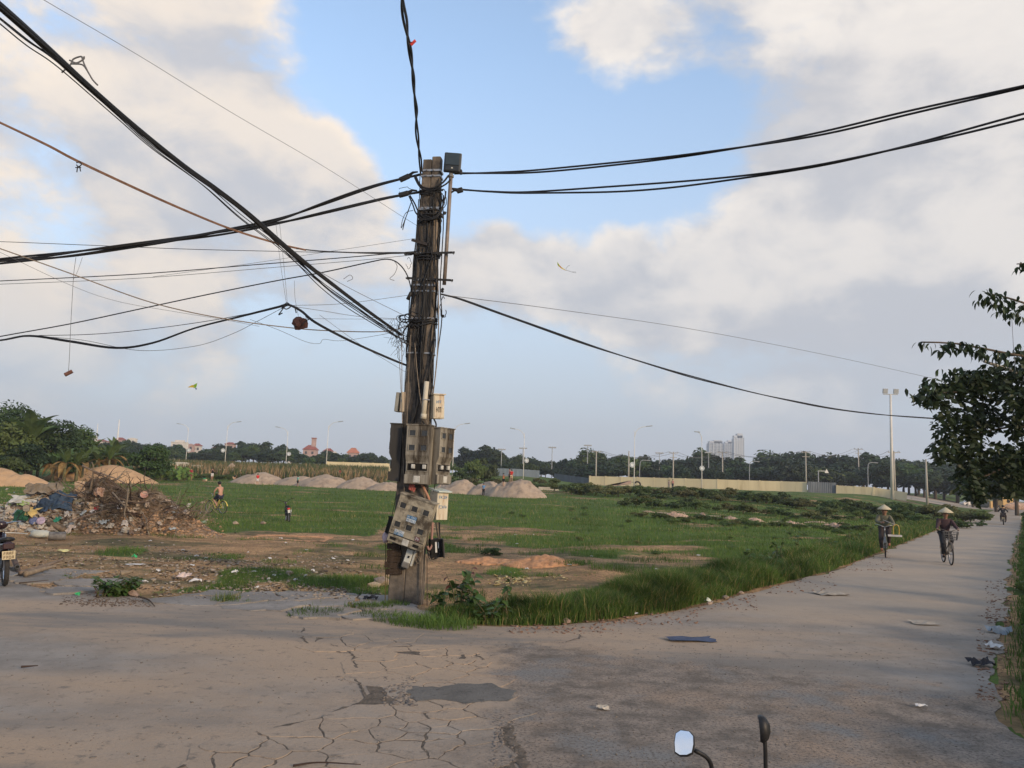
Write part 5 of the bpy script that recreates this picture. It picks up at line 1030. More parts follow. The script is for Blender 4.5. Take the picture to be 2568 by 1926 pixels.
for u, Y, v, lab, s in ((1604, 170, 1155, 'small curved grey lamp before the trees', 1), (2178, 175, 1161, 'thin curved lamp left of the mast before the trees', 1), (1880, 178, 1158, 'low curved lamp right of the far towers', 1)):
    p = foot(u, Y); h = at(u, v, Y).z - p.z; t = thing('street_lamp', lab, 'street lamp', p); MB().tube(spline([(0, 0, 0), (0, 0, h * .8), (s * .4, 0, h), (s * 1.6, 0, h + .1)], 12), .07, 6).build('post', M_LHEAD, t, True); MB().cbox((s * 1.9, 0, h + .08), (.8, .3, .14), .04).build('lamp_head', M_LHEAD, t)
p = foot(2053, 150); h = at(2053, 1181, 150).z - p.z; t = thing('sign_post', 'bracket post with a white triangular sign before the dark trees', 'sign', p); MB().tube([(0, 0, 0), (0, 0, h)], .09, 6).build('post', M_LHEAD, t); MB().tube([(0, 0, h), (1.4, 0, h)], .06, 6).build('arm', M_WHITE, t); MB().prism([(0, 0), (.8, 0), (.4, .8)], 0, .06, TR(1.2, 0, h - .35) @ RX(rad(90))).build('sign_plate', M_WHITE, t)

# ================================================================== buildings
M_TWIN = mat('tower_glass', (.17, .20, .24), .4, .2, .02); M_TWALL = mat('tower_white', (.46, .48, .51), .7, .06, .02)
def tower(u0, u1, vt, Y, floors, label, crown, style):
    p, q = foot(u0, Y), foot(u1, Y); w = q.x - p.x; c = (p + q) / 2; h = at((u0 + u1) / 2, vt, Y).z - c.z; t = thing('tower_block', label, 'tower', c); d = w * .8; fh = h / (floors + 1)
    MB().box((0, 0, h / 2 - .5), (w * .96, d * .96, h - 1)).build('core', M_TWIN if style == 0 else M_TWALL, t); slab = MB().box((0, 0, 0), (w, d, fh * (.34 if style == 0 else .52))).mesh('floor_band', M_TWALL)
    for k in range(floors): o_ = link('floor_band', slab, t); o_.location = (0, 0, fh * (k + 1))
    win = MB().box((0, 0, 0), (w * .07, .3, fh * .55)).mesh('window', M_TWIN); pier = MB().box((0, 0, 0), (w * .05, .8, h)).mesh('pier', M_TWALL)
    for k in range(5): o_ = link('pier', pier, t); o_.location = (-w / 2 + w * .025 + k * w * .237, -d / 2 - .3, h / 2)
    for dx, dw, hh_ in crown: MB().box((dx * w, 0, h + hh_ / 2), (dw * w, d * .7, hh_)).build('roof_storey', M_TWALL, t)
tower(1775, 1813, 1111, 1500, 30, 'widest of three pale tower blocks, on the left', [(0, .86, 3), (.1, .5, 5)], 0); tower(1815, 1838, 1112, 1560, 30, 'middle tower block, greyer than its neighbours', [(0, .8, 3), (.1, .4, 6)], 0); tower(1838, 1864, 1098, 1480, 34, 'tallest tower block, white with dark bands, on the right', [(0, .9, 4), (.12, .5, 8)], 1)
M_RTILE = mat('roof_red', (.27, .085, .062), .8, .25, .6); M_ROR = mat('roof_orange', (.42, .16, .095), .8, .2, .6); M_HW = mat('house_white', (.56, .52, .48), .85, .12, .4); M_HP = mat('house_pink', (.40, .27, .24), .85, .15, .4); M_WIN = mat('house_window', (.05, .055, .065), .4, .2, 1)
def house(u0, u1, vt, veave, Y, label, mw, roof, hip=True, tower_=None):
    p, q = foot(u0, Y), foot(u1, Y); w = q.x - p.x; c = (p + q) / 2; ht = at((u0 + u1) / 2, vt, Y).z - c.z; he = at((u0 + u1) / 2, veave, Y).z - c.z; d = w * .8; t = thing('house', label, 'house', c)
    MB().box((0, 0, he / 2), (w, d, he)).build('wall', mw, t)
    if roof is None: MB().box((0, 0, (ht + he) / 2), (w * .55, d * .6, ht - he)).build('roof_room', mw, t); MB().box((0, 0, he + .15), (w * 1.05, d * 1.05, .3)).build('roof_slab', mw, t)
    else:
        e = .55; k = .45 if hip else 1.0; W, D_ = w / 2 + e, d / 2 + e; MB().add([(-W, -D_, he), (W, -D_, he), (W, D_, he), (-W, D_, he), (-W * k * .8, 0, ht), (W * k * .8, 0, ht)], [(0, 1, 5, 4), (1, 2, 5), (2, 3, 4, 5), (3, 0, 4), (3, 2, 1, 0)]).build('roof', roof, t)
    nx = max(2, int(w / 2.4)); nz = max(1, int(he / 3.3)); wm = MB().box((0, 0, 0), (1.1, .12, 1.4)).mesh('window', M_WIN)
    for i in range(nx):
        for j in range(nz):
            z = he - 1.7 - j * 3.3
            if z > 1: o_ = link('window', wm, t); o_.location = (-w / 2 + w * (i + .5) / nx, -d / 2 - .04, z)
    if tower_: a, b, hh_ = tower_; MB().box((a * w, 0, ht - 1 + hh_ / 2), (b * w, b * w, hh_ + 2)).build('bell_tower', M_HP if roof is M_RTILE else mw, t); MB().box((a * w, 0, ht + hh_ + .2), (b * w * 1.2, b * w * 1.2, .5)).build('tower_cap', roof or mw, t)
for a in [(221, 236, 1092, 1096, 420, 'small white house beside the banana blades', M_HW, None), (237, 262, 1102, 1107, 430, 'dark red roofed house right of the white one', M_HW, M_RTILE), (262, 288, 1105, 1112, 440, 'pale house with low red roof behind the far bananas', M_HP, M_RTILE), (287, 307, 1097, 1103, 410, 'pink house with red roof by the tall white post', M_HP, M_RTILE), (318, 336, 1098, 1101, 460, 'low white roof just above the trees', M_HW, None), (430, 463, 1104, 1110, 400, 'three storey cream house above the trees at left', M_HW, None), (464, 482, 1113, 1116, 420, 'orange fronted house right of the cream one', M_HP, None), (482, 500, 1112, 1118, 425, 'red roofed house behind the leftmost lamp', M_HW, M_RTILE), (532, 546, 1119, 1123, 430, 'tiny orange roof between two lamps', M_HP, M_ROR), (563, 585, 1109, 1114, 420, 'long red roof just right of the second lamp', M_HP, M_RTILE),
          (722, 746, 1126, 1131, 460, 'low white house left of the red bell tower', M_HW, None), (811, 831, 1124, 1132, 430, 'red roofed pale house right of the red bell tower', M_HW, M_RTILE), (832, 842, 1132, 1136, 440, 'tiny white house right of the bell tower', M_HW, None), (871, 896, 1123, 1136, 410, 'house with steep bright orange roof', M_HP, M_ROR)]: house(*a)
house(760, 792, 1116, 1128, 430, 'dark red building with a square bell tower', M_HP, M_RTILE, True, (.22, .30, 3.6))
# ================================================================== grass and weeds
def blades(name, x, y, z, h, w, rng, m_, lean=.35, seg=2):
    n = len(x); a = rng.random(n) * 6.28; d = np.stack([np.cos(a), np.sin(a), 0 * a], 1); b = np.stack([x, y, z], 1); sd = np.stack([-np.sin(a), np.cos(a), 0 * a], 1) * (w / 2)[:, None]; l = lean * (.4 + rng.random(n) * 1.2)
    up = np.array([0, 0, 1.0]); hh = h[:, None]
    if seg == 1: V = np.stack([b - sd, b + sd, b + up * hh + d * (l * h)[:, None]], 1).reshape(-1, 3); return npmesh(name, V, 3, np.arange(3 * n), m_)
    md = b + up * hh * .6 + d * (l * h * .32)[:, None]; tp = b + up * hh * .92 + d * (l * h)[:, None]
    V = np.stack([b - sd, b + sd, md + sd * .8, md - sd * .8, tp], 1).reshape(-1, 3); i5 = 5 * np.arange(n)[:, None]
    tri = np.concatenate([i5 + np.array([[0, 1, 2]]), i5 + np.array([[0, 2, 3]]), i5 + np.array([[3, 2, 4]])]); return npmesh(name, V, 3, tri, m_)
def stuff(o_, label, cat): tag(o_, label, cat); o_['kind'] = 'stuff'; return o_
GR = leafmat('grass_blade', (.098, .160, .034), .45, .35, .35, .7, 0); GRV = leafmat('verge_blade', (.088, .146, .031), .5, .35, .6, .7, 0); GRY = leafmat('grass_dry', (.30, .245, .10), .4, .3, .6, .8, 0)
def field_grass():
    rng = np.random.default_rng(77); n = 330000; u = rng.uniform(-60, 2560, n); v = rng.uniform(0, 1, n) ** 1.15; Y = 1 / (1 / 112 + v * (1 / 12.5 - 1 / 112)); x = (u - 1284) / 1950 * Y
    k = (leftof(x, Y) > .35) & ~in_poly_np(x, Y, ROADC); x, Y = x[k], Y[k]; dm = dirtmask(x, Y); g = sstep(fbm(x * 1.1, Y * 1.1, 4, 51) - (dm - .5) * .75, .40, .62)
    dens = .02 + .98 * g; dens = np.where(Y > 30, np.maximum(dens, .25), dens); k = rng.random(len(x)) < dens; x, Y, g = x[k], Y[k], g[k]; s = np.clip(Y / 26, .55, 2.6); h = (.035 + .085 * g * rng.random(len(x)) + .02 * rng.random(len(x))) * np.where(Y > 40, 1.5, 1); h *= .7 + .6 * fbm(x * .6, Y * .6, 2, 8)
    dry = rng.random(len(x)) < np.clip(.34 - .29 * g, .03, 1) + .16 * sstep(fbm(x * .22, Y * .3, 3, 61), .5, .68)
    for nm, sel, m_, lab in (('field_grass', ~dry, GR, 'short green grass covering the field'), ('dry_grass', dry, GRY, 'straw coloured grass scattered over the bare earth')):
        stuff(link(nm, blades(nm, x[sel], Y[sel], terr(x[sel], Y[sel]) - .01, h[sel] * 1.25, .012 * s[sel] * (1.3 if nm == 'field_grass' else 1), rng, m_, .5, 1)), lab, 'grass')
field_grass()
def verge_grass():
    rng = np.random.default_rng(78); out = []
    n = 900000; t = rng.random(n) ** 1.7 * 100; x0 = -1.3 + rng.random(n) * 4.2 + t * RD.x * .98; y0 = 11 + t * RD.y + rng.random(n) * 4 - .5
    k = ~in_poly_np(x0, y0, ROADC); x0, y0 = x0[k], y0[k]; d = edge_dist(x0, y0); wd = np.interp(y0, [11, 13, 18, 30, 60, 100], [1.3, 1.7, 2.2, 2.6, 2.2, 2.0]); w = (1 - d / wd); k = (d > .06 + .12 * fbm(x0 * 1.5, y0 * 1.5, 2, 3)) & (w > 0) & (x0 > -1.2); x0, y0, d, w = x0[k], y0[k], d[k], w[k]
    dens = np.clip((14 / y0) ** 1.3, 0, 1) * sstep(w, .0, .45) * (.35 + .65 * sstep(fbm(x0 * .9, y0 * .9, 3, 4), .3, .55)); k = rng.random(len(x0)) < dens; x0, y0, d, w = x0[k], y0[k], d[k], w[k]
    if len(x0) > 120000: s_ = rng.choice(len(x0), 120000, False); x0, y0, d, w = x0[s_], y0[s_], d[s_], w[s_]
    nearp = 1 - .6 * sstep(-x0, -.2, 1.0)
    h = (.11 + .30 * sstep(w, 0, .6)) * (.5 + .8 * sstep(fbm(x0 * 1.6, y0 * 1.6, 3, 6), .25, .72)) * (.6 + .6 * rng.random(len(x0))) * nearp; h *= np.where(d < .25, .6, 1); wv = .010 * np.clip(y0 / 13, 1, 5)
    dry = rng.random(len(x0)) < .13
    stuff(link('verge_grass', blades('verge_grass', x0[~dry], y0[~dry], terr(x0[~dry], y0[~dry]) - .02, h[~dry], wv[~dry], rng, GRV, .55, 2)), 'tall green grass along the left edge of the road', 'grass')
    stuff(link('verge_straw', blades('verge_straw', x0[dry], y0[dry], terr(x0[dry], y0[dry]) - .02, h[dry], wv[dry], rng, GRY, .5, 2)), 'dry straw among the tall verge grass', 'grass')
    # the verge on the other side of the road
    n = 260000; t = rng.random(n) ** 1.6 * 95 - 12; q = rng.random(n) * 5.5 + 3.6; x = RE.x + RD.x * t + RN.x * q; y = RE.y + RD.y * t + RN.y * q; k = ~in_poly_np(x, y, ROADC) & (y > 3.5); x, y = x[k], y[k]; d = edge_dist(x, y)
    k = (d > .05) & (rng.random(len(x)) < np.clip((11 / y) ** 1.1, 0, 1) * sstep(d, 0, .5)); x, y, d = x[k], y[k], d[k]
    if len(x) > 60000: s_ = rng.choice(len(x), 60000, False); x, y, d = x[s_], y[s_], d[s_]
    h = (.15 + .55 * sstep(d, .1, 1.2)) * (.5 + .8 * fbm(x * .8, y * .8, 3, 9)); stuff(link('right_verge_grass', blades('right_verge_grass', x, y, terr(x, y) - .02, h, .013 * np.clip(y / 11, 1, 5), rng, GRV, .5, 2)), 'tall grass on the shady right verge of the road', 'grass')
verge_grass()
rr = random.Random(44)
for i in range(30):
    t_ = i * 2.6 - 8.5; p = Vector(rside(t_, 5.2 + rr.uniform(-.2, .7))); bush(Vector((p.x, p.y, tz(p.x, p.y) - .05)), rr.uniform(.7, 1.2) * (1 + t_ * .006), rr.uniform(.9, 1.3), rr.choice([0, 2, 1, 0]), 'leafy shrub on the right verge under the tree', 'shrubs on the right verge')
# ---- leaf shapes
def leaf_mesh(name, L, W, m_, cup=.18, droop=.25, lobed=False):
    mb = MB(); prof = [(0, .02), (.15, .55), (.35, 1), (.6, .85), (.82, .45), (1, .02)] if not lobed else [(0, .15), (.05, .75), (.25, 1.0), (.45, .72), (.55, .80), (.78, .40), (1, .02)]; vs = []; fs = []
    for k, (t, w) in enumerate(prof):
        z = -droop * L * t * t; vs += [(t * L, W * w / 2, z + cup * W * w / 2), (t * L, 0, z), (t * L, -W * w / 2, z + cup * W * w / 2)]
        if k: b = (k - 1) * 3; fs += [(b, b + 1, b + 4, b + 3), (b + 1, b + 2, b + 5, b + 4)]
    return mb.add(vs, fs).mesh(name, m_)
WL = leafmat('weed_leaf', (.065, .115, .030), .35, .3, 3, .5); WLR = mat('weed_leaf_red', (.13, .055, .045), .6, .3, 5, trans=.25); WS = mat('weed_stem', (.10, .085, .045), .8, .3, 8)
LW = [leaf_mesh('leaf', .17, .15, WL, lobed=True), leaf_mesh('leaf', .13, .10, WL, lobed=True), leaf_mesh('leaf', .10, .05, WL), leaf_mesh('leaf', .09, .06, WLR)]
def weed(loc, h, nst, nlf, seed, label, cat='weed', spread_=.35, kinds=(0, 0, 1, 1, 2), group=None, sc=1.0):
    rr = random.Random(seed); t = thing('weed_plant', label, cat, loc, 0, group)
    for s in range(nst):
        a = rr.uniform(0, 6.28); q = spread_ * rr.uniform(.3, 1); hh_ = h * rr.uniform(.55, 1); P = spline([(0.06 * math.cos(a), .06 * math.sin(a), -.02), (q * .4 * math.cos(a), q * .4 * math.sin(a), hh_ * .5), (q * math.cos(a), q * math.sin(a), hh_)], 10); MB().tube(P, [.011 * (1 - .07 * i) for i in range(len(P))], 5).build('stem', WS, t, True)
        for k in range(nlf):
            p = P[min(len(P) - 1, int(len(P) * (.2 + .8 * (k + rr.random()) / nlf)))]; o_ = link('leaf', LW[rr.choice(kinds)], t); o_.location = p; o_.rotation_euler = (rr.uniform(-.4, .4), rr.uniform(-.35, .5), rr.uniform(0, 6.28)); o_.scale = (sc * rr.uniform(.7, 1.25),) * 3
    return t
def fl(u, v): p = flat(u, v); return Vector((p.x, p.y, tz(p.x, p.y)))
weed(fl(1150, 1545), .78, 6, 9, 1, 'tallest broad leaved weed just right of the pole foot', spread_=.30, kinds=(0, 0, 0, 1, 3)); weed(fl(1195, 1552), .55, 5, 8, 2, 'leafy weed right of the tallest one beside the pole', spread_=.35); weed(fl(1108, 1540), .42, 4, 7, 3, 'low weed against the right side of the pole foot', spread_=.25)
weed(fl(1262, 1560), .85, 3, 9, 4, 'thin upright weed standing out of the verge grass', spread_=.12, kinds=(2, 2, 1)); weed(fl(1225, 1563), .35, 5, 7, 5, 'small bushy weed at the tip of the verge grass', spread_=.3); weed(fl(1175, 1530), .6, 4, 7, 9, 'reddish tipped weed behind the tallest one', spread_=.3, kinds=(0, 1, 3, 3))
weed(fl(285, 1494), .34, 18, 13, 6, 'bushy green weed growing from the debris patch on the paving at left', spread_=.42, kinds=(1, 1, 2), sc=.85); weed(fl(315, 1492), .30, 15, 13, 7, 'right half of the green weed clump on the paving', spread_=.32, kinds=(1, 1, 2), sc=.85); weed(fl(250, 1497), .18, 8, 6, 8, 'withered low weed left of the green clump on the paving', spread_=.3, kinds=(2, 3), sc=.6)
def tufts(name, label, spots, rng, m_=GRV):
    X = []; Y = []; H_ = []
    for (u, v, n, r, h) in spots:
        p = flat(u, v); a = rng.random(n) * 6.28; q = r * np.sqrt(rng.random(n)); X.append(p.x + q * 1.6 * np.cos(a)); Y.append(p.y + q * np.sin(a)); H_.append(h * (.4 + .8 * rng.random(n)))
    X, Y, H_ = map(np.concatenate, (X, Y, H_)); stuff(link(name, blades(name, X, Y, np.maximum(terr(X, Y), 0) - .005, H_, np.full(len(X), .009), rng, m_, .6, 2)), label, 'grass')
tufts('crack_grass', 'short grass growing from the slab joints by the pole', [(960, 1546, 260, .28, .10), (1010, 1556, 300, .30, .12), (1065, 1566, 420, .32, .16), (1110, 1572, 420, .3, .18), (935, 1524, 240, .22, .10), (905, 1524, 150, .2, .10), (800, 1536, 220, .25, .09), (770, 1545, 120, .2, .07), (990, 1520, 200, .15, .10), (850, 1470, 500, .35, .16), (900, 1462, 500, .4, .16), (590, 1509, 60, .2, .06), (160, 1450, 40, .1, .08)], np.random.default_rng(4))
tufts('field_tufts', 'darker grass tufts standing in the bare earth of the field', [(1400, 1420, 500, .4, .16), (1430, 1424, 400, .35, .16), (1155, 1385, 350, .45, .14), (1200, 1380, 260, .4, .12), (930, 1395, 200, .3, .16), (945, 1425, 150, .3, .12), (560, 1395, 200, .35, .10), (1130, 1500, 300, .4, .2), (1480, 1400, 300, .5, .14), (700, 1410, 160, .3, .10), (480, 1408, 160, .4, .1), (1560, 1440, 500, .5, .2), (1650, 1415, 400, .6, .16)], np.random.default_rng(5))

# ================================================================== the leafy tree overhanging the road at right
def near_tree():
    rng = np.random.default_rng(91); base = Vector((10.9, 14.2, tz(10.9, 14.2))); t = thing('roadside_tree', 'large dark leafy tree overhanging the road from the right edge', 'tree', base)
    m_ = leafmat('near_leaf', (.032, .052, .022), .4, .22, 3, .5, .25); bark = M_BARK; W = lambda u, v, Y: at(u, v, Y) - base
    # clusters of foliage: u, v, half width, half height, depth, half thickness, leaves
    CL = [(2345, 985, 48, 42, 13.2, .35, 90), (2420, 965, 70, 45, 13.6, .5, 190), (2510, 960, 80, 60, 13.8, .7, 260), (2600, 930, 80, 70, 14, .8, 220), (2390, 1060, 55, 60, 13.6, .5, 170), (2460, 1050, 60, 55, 13.9, .6, 190), (2370, 1130, 40, 36, 13.4, .4, 90), (2430, 1140, 50, 60, 13.7, .5, 170), (2430, 1205, 48, 42, 13.6, .4, 120), (2560, 1050, 60, 55, 14, .7, 170), (2500, 1150, 45, 50, 14, .6, 110), (2560, 1160, 55, 60, 14, .7, 190), (2530, 1215, 60, 34, 14.2, .7, 160), (2640, 1080, 80, 120, 14.4, 1.2, 420), (2700, 900, 120, 160, 14.8, 1.6, 500), (2450, 1245, 26, 22, 13.6, .3, 40), (2570, 1000, 50, 40, 13.2, .4, 110), (2320, 1000, 26, 22, 13.0, .3, 26)]
    P = []
    for u, v, ru, rv, Y, th, n in CL:
        for i in range(int(n * 2.4)):
            d = rng.normal(size=3); d /= np.linalg.norm(d); q = rng.random() ** .45; P.append(tuple(W(u + d[0] * ru * q, v + d[2] * rv * q, Y + d[1] * th * q)))
    P = np.array(P); n = len(P); a = rng.random(n) * 6.28; dr = -.2 - .9 * rng.random(n); U = unit(np.stack([np.cos(a), np.sin(a), dr], 1)); L = .075 + .10 * rng.random(n); sd = unit(np.cross(U, rng.normal(size=(n, 3)))); nn = np.cross(U, sd)
    Lc, Wc = L[:, None], (L * .27)[:, None]; V = np.stack([P, P + U * Lc * .4 + sd * Wc + nn * Wc * .25, P + U * Lc * .45, P + U * Lc * .4 - sd * Wc + nn * Wc * .25, P + U * Lc], 1).reshape(-1, 3); i5 = 5 * np.arange(n)[:, None]
    tri = np.concatenate([i5 + np.array([[0, 2, 1]]), i5 + np.array([[0, 3, 2]]), i5 + np.array([[1, 2, 4]]), i5 + np.array([[2, 3, 4]])]); c = link('crown', npmesh('crown', V, 3, tri, m_), t); c['kind'] = 'stuff'
    MB().tube([(0, 0, -.3), (.05, 0, 1.2), (-.1, .05, 2.4), (.1, 0, 3.8), (.2, .1, 5.5)], [.2, .17, .14, .11, .05], 9).build('trunk', bark, t, True)
    def limb(pts, r): MB().tube(spline([W(*p) if len(p) == 3 and p[0] > 100 else Vector(p) for p in pts], 14), [r * (1 - .055 * i) for i in range(15)][:len(spline([W(*p) if p[0] > 100 else Vector(p) for p in pts], 14))], 6).build('limb', bark, t, True)
    T2, T3, T1 = (-.1, .05, 2.4), (.1, 0, 3.8), (.05, 0, 1.6)
    for p in ([T2, (2620, 1000, 14), (2500, 980, 13.8), (2360, 985, 13.2)], [T2, (2600, 1080, 14), (2480, 1080, 13.9), (2390, 1110, 13.6)], [T1, (2600, 1160, 14), (2480, 1190, 13.8), (2430, 1215, 13.6)], [T3, (2640, 900, 14), (2568, 893, 13.6), (2520, 885, 13.4), (2400, 862, 13.2), (2312, 858, 13.1)], [T3, (2660, 820, 14), (2590, 770, 13.6), (2520, 745, 13.4), (2470, 735, 13.3)], [T3, (2680, 700, 14), (2600, 664, 13.5), (2550, 662, 13.4)], [T2, (2680, 1060, 14.4), (2720, 950, 15)]): limb(p, .03)
    lm = [leaf_mesh('leaf', .165, .07, m_, .35, .35), leaf_mesh('leaf', .13, .055, m_, .35, .45)]; rr = random.Random(6)
    def spray(pts, n, sp):
        S_ = spline([W(*p) for p in pts], 24)
        for i in range(n):
            o_ = link('leaf', rr.choice(lm), t); p = S_[int(rr.random() * (len(S_) - 1))]; o_.location = p + Vector((rr.uniform(-sp, sp), rr.uniform(-sp, sp), rr.uniform(-sp, sp * .7))); o_.rotation_euler = (rr.uniform(-.6, .6), rr.uniform(.2, 1.25), rr.uniform(0, 6.28)); o_.scale = (rr.uniform(.75, 1.2),) * 3
    spray([(2304, 858, 13.1), (2340, 862, 13.1)], 12, .05); spray([(2360, 868, 13.15), (2420, 866, 13.2), (2470, 880, 13.3), (2525, 888, 13.4)], 100, .10); spray([(2470, 738, 13.3), (2510, 748, 13.4), (2570, 778, 13.6)], 84, .14); spray([(2500, 770, 13.4), (2560, 800, 13.6)], 22, .10); spray([(2548, 662, 13.4), (2590, 664, 13.5)], 18, .07); spray([(2540, 860, 13.5), (2580, 880, 13.6)], 14, .09)
    spray([(2290, 985, 13), (2330, 965, 13.1), (2345, 1000, 13.1)], 26, .14); spray([(2360, 925, 13.3), (2420, 930, 13.4), (2480, 930, 13.5)], 36, .10)
    # a pale wooden stake leans out of the crown and a thin strap hangs from the upper spray
    tag(MB().tube([at(2468, 906, 13.4), at(2556, 936, 13.9)], [.025, .03], 6).build('bamboo_stake', mat('stake_pale', (.30, .28, .25), .8, .2)), 'pale bamboo stake poking out of the top of the tree', 'stake'); tag(MB().tube([at(2537, 790, 13.5), at(2541, 860, 13.5), at(2547, 935, 13.6)], .006, 4).build('hanging_strap', mat('strap_pale', (.42, .42, .44), .7)), 'thin pale strap hanging in the gap between two leafy sprays', 'strap')
near_tree()
for i in range(14):
    t_ = 2 + i * 2.6 + rr.uniform(-1, 1); q = Vector((RE.x + RD.x * t_ - RN.x * rr.uniform(.5, 1.9), RE.y + RD.y * t_ - RN.y * rr.uniform(.5, 1.9))); weed(Vector((q.x, q.y, tz(q.x, q.y))), rr.uniform(.4, .75), 5, 6, 500 + i, 'leafy weed growing among the tall verge grass', 'weed', .3, (1, 2, 2, 0), 'weeds in the verge grass')
# ================================================================== rubbish heap
HY = 26.0
HM = mat('heap_earth', (.17, .115, .075), .95, .45, 4, bump=1.0, bscale=9, stain=((.30, .24, .18), 3, .50, .66))
heap = pile('broad mound of earth and rubbish at left', -60, 560, 1206, HY, 1.9, 90, HM, [(-.42, .0, .55, .80), (-.05, .1, .55, 1.0), (.26, 0, .55, .92), (.58, -.1, .42, .40), (-.72, -.15, .35, .36)], 'rubbish heap', 'rubbish_heap', .28, None, .1)
from mathutils.bvhtree import BVHTree
def bvh_of(o_): me = o_.data; return BVHTree.FromPolygons([v.co + o_.location for v in me.vertices], [p.vertices[:] for p in me.polygons])
HB = bvh_of(heap)
def on_heap(u, v):                             # where the line of sight at (u, v) meets the heap, else the ground
    d = raydir(u, v).normalized(); h = HB.ray_cast(Vector((0, 0, CAMZ)), d)
    if h[0] is not None: return h[0], h[1]
    p = flat(u, v); return Vector((p.x, p.y, tz(p.x, p.y))), Vector((0, 0, 1))
rr = random.Random(55)
BR = [mat('branch_brown', (.150, .105, .074), .95, .35, 6, objrand=.25), mat('branch_grey', (.20, .155, .115), .95, .3, 6, objrand=.25), mat('branch_dark', (.060, .040, .028), .95, .35, 6, objrand=.25)]
def branch_mesh(seed, m_):
    rr = random.Random(seed); mb = MB(); pts = [Vector((0, 0, 0))]; d = Vector((1, 0, 0))
    for k in range(5): d = (d + Vector((0, rr.uniform(-.4, .4), rr.uniform(-.35, .4)))).normalized(); pts.append(pts[-1] + d * .2)
    mb.tube(pts, [.022, .019, .016, .012, .008, .004], 5)
    for k in range(rr.randint(3, 6)):
        p = rr.choice(pts[1:5]); e = Vector((rr.uniform(.1, .8), rr.uniform(-1, 1), rr.uniform(-.6, 1))).normalized(); q = p + e * rr.uniform(.12, .3); mb.tube([p, p.lerp(q, .5) + Vector((0, 0, rr.uniform(-.04, .04))), q], [.009, .006, .003], 4)
    return mb.mesh('branch', m_, True)
BM = [branch_mesh(i, BR[i % 3]) for i in range(12)]
for i in range(210):
    # thickest in the brushwood mass, thinning out to the right
    if i < 120: u, v = rr.gauss(300, 66), rr.uniform(1200, 1300)
    elif i < 170: u, v = rr.uniform(150, 520), rr.uniform(1225, 1330)
    else: u, v = rr.gauss(470, 45), rr.gauss(1285, 14)
    p, n_ = on_heap(u, v); o_ = link('branch', BM[rr.randrange(12)]); o_.location = p + Vector((rr.uniform(-.1, .1), 0, rr.uniform(-.02, .16 if i < 120 else .06))); o_.rotation_euler = (rr.uniform(0, 6.28), rr.uniform(-.75, .35), rr.uniform(0, 6.28)); o_.scale = (rr.uniform(.6, 1.25),) * 3
    tag(o_, 'bare branch ' + ('in the dense brushwood on top of the heap' if i < 120 and v < 1250 else 'in the lower brushwood of the heap' if i < 120 else 'scattered over the front of the heap' if i < 170 else 'in the thin brush at the right end of the heap'), 'branch', 'branches in the rubbish heap')
def long_branch(label, pts, r, m_): return tag(MB().tube(spline([at(*p) for p in pts], 18), [r * (1 - .035 * i) for i in range(19)][:len(spline([at(*p) for p in pts], 18))], 6).build('branch', m_, smooth=True), label, 'branch')
long_branch('long pale branch sloping down the top of the heap against the sand', [(206, 1168, 26), (240, 1183, 26), (290, 1200, 26), (330, 1222, 25.8)], .035, BR[1]); long_branch('upright forked bare branch crowning the heap', [(225, 1235, 26), (232, 1200, 26), (234, 1172, 26), (230, 1158, 26)], .04, BR[0]); long_branch('thin fork leaning left from the upright branch', [(230, 1200, 26), (215, 1215, 26), (205, 1228, 26)], .03, BR[0]); long_branch('thin fork leaning right from the upright branch', [(234, 1185, 26), (262, 1196, 26), (300, 1222, 26)], .03, BR[0])
long_branch('thick crooked root running down the middle of the heap', [(322, 1225, 25.2), (318, 1260, 24.9), (312, 1290, 24.6), (325, 1310, 24.3), (342, 1325, 24.1)], .032, BR[0]); long_branch('curved root left of the crooked one', [(282, 1235, 25.2), (300, 1255, 25), (315, 1275, 24.9)], .03, BR[1]); long_branch('long stick lying across the front of the heap', [(170, 1310, 24.4), (210, 1295, 24.6), (270, 1278, 24.8)], .035, BR[1]); long_branch('black bent stick jutting right from the heap', [(410, 1278, 25.4), (458, 1266, 25.4), (472, 1280, 25.3)], .02, BR[2]); long_branch('black stick leaning up at the right end of the heap', [(476, 1276, 25.4), (498, 1260, 25.4)], .02, BR[2])
long_branch('long split log lying left to right on the broken paving', [(50, 1438, 14.7), (110, 1420, 15.3), (160, 1402, 16.0)], .05, BR[1]); long_branch('second log beside the split one', [(62, 1440, 14.5), (120, 1424, 15.1), (140, 1420, 15.3)], .055, BR[1]); long_branch('short stick on the paving behind the parked motorbike', [(48, 1462, 13.4), (122, 1455, 13.7)], .012, BR[2]); long_branch('curved root end on the paving right of the green weed', [(348, 1496, 12.6), (372, 1504, 12.4), (388, 1520, 12.0)], .018, BR[2])
long_branch('short log lying among the rubble behind the paving', [(303, 1438, 15.0), (330, 1434, 15.1)], .06, BR[1]); long_branch('thin stick lying on the cracked paving at the bottom', [(735, 1920, 5.7), (800, 1912, 5.75), (905, 1917, 5.72)], .008, BR[2]); long_branch('dark stick lying on the paving at lower left', [(54, 1672, 8.1), (95, 1669, 8.1)], .012, BR[2])
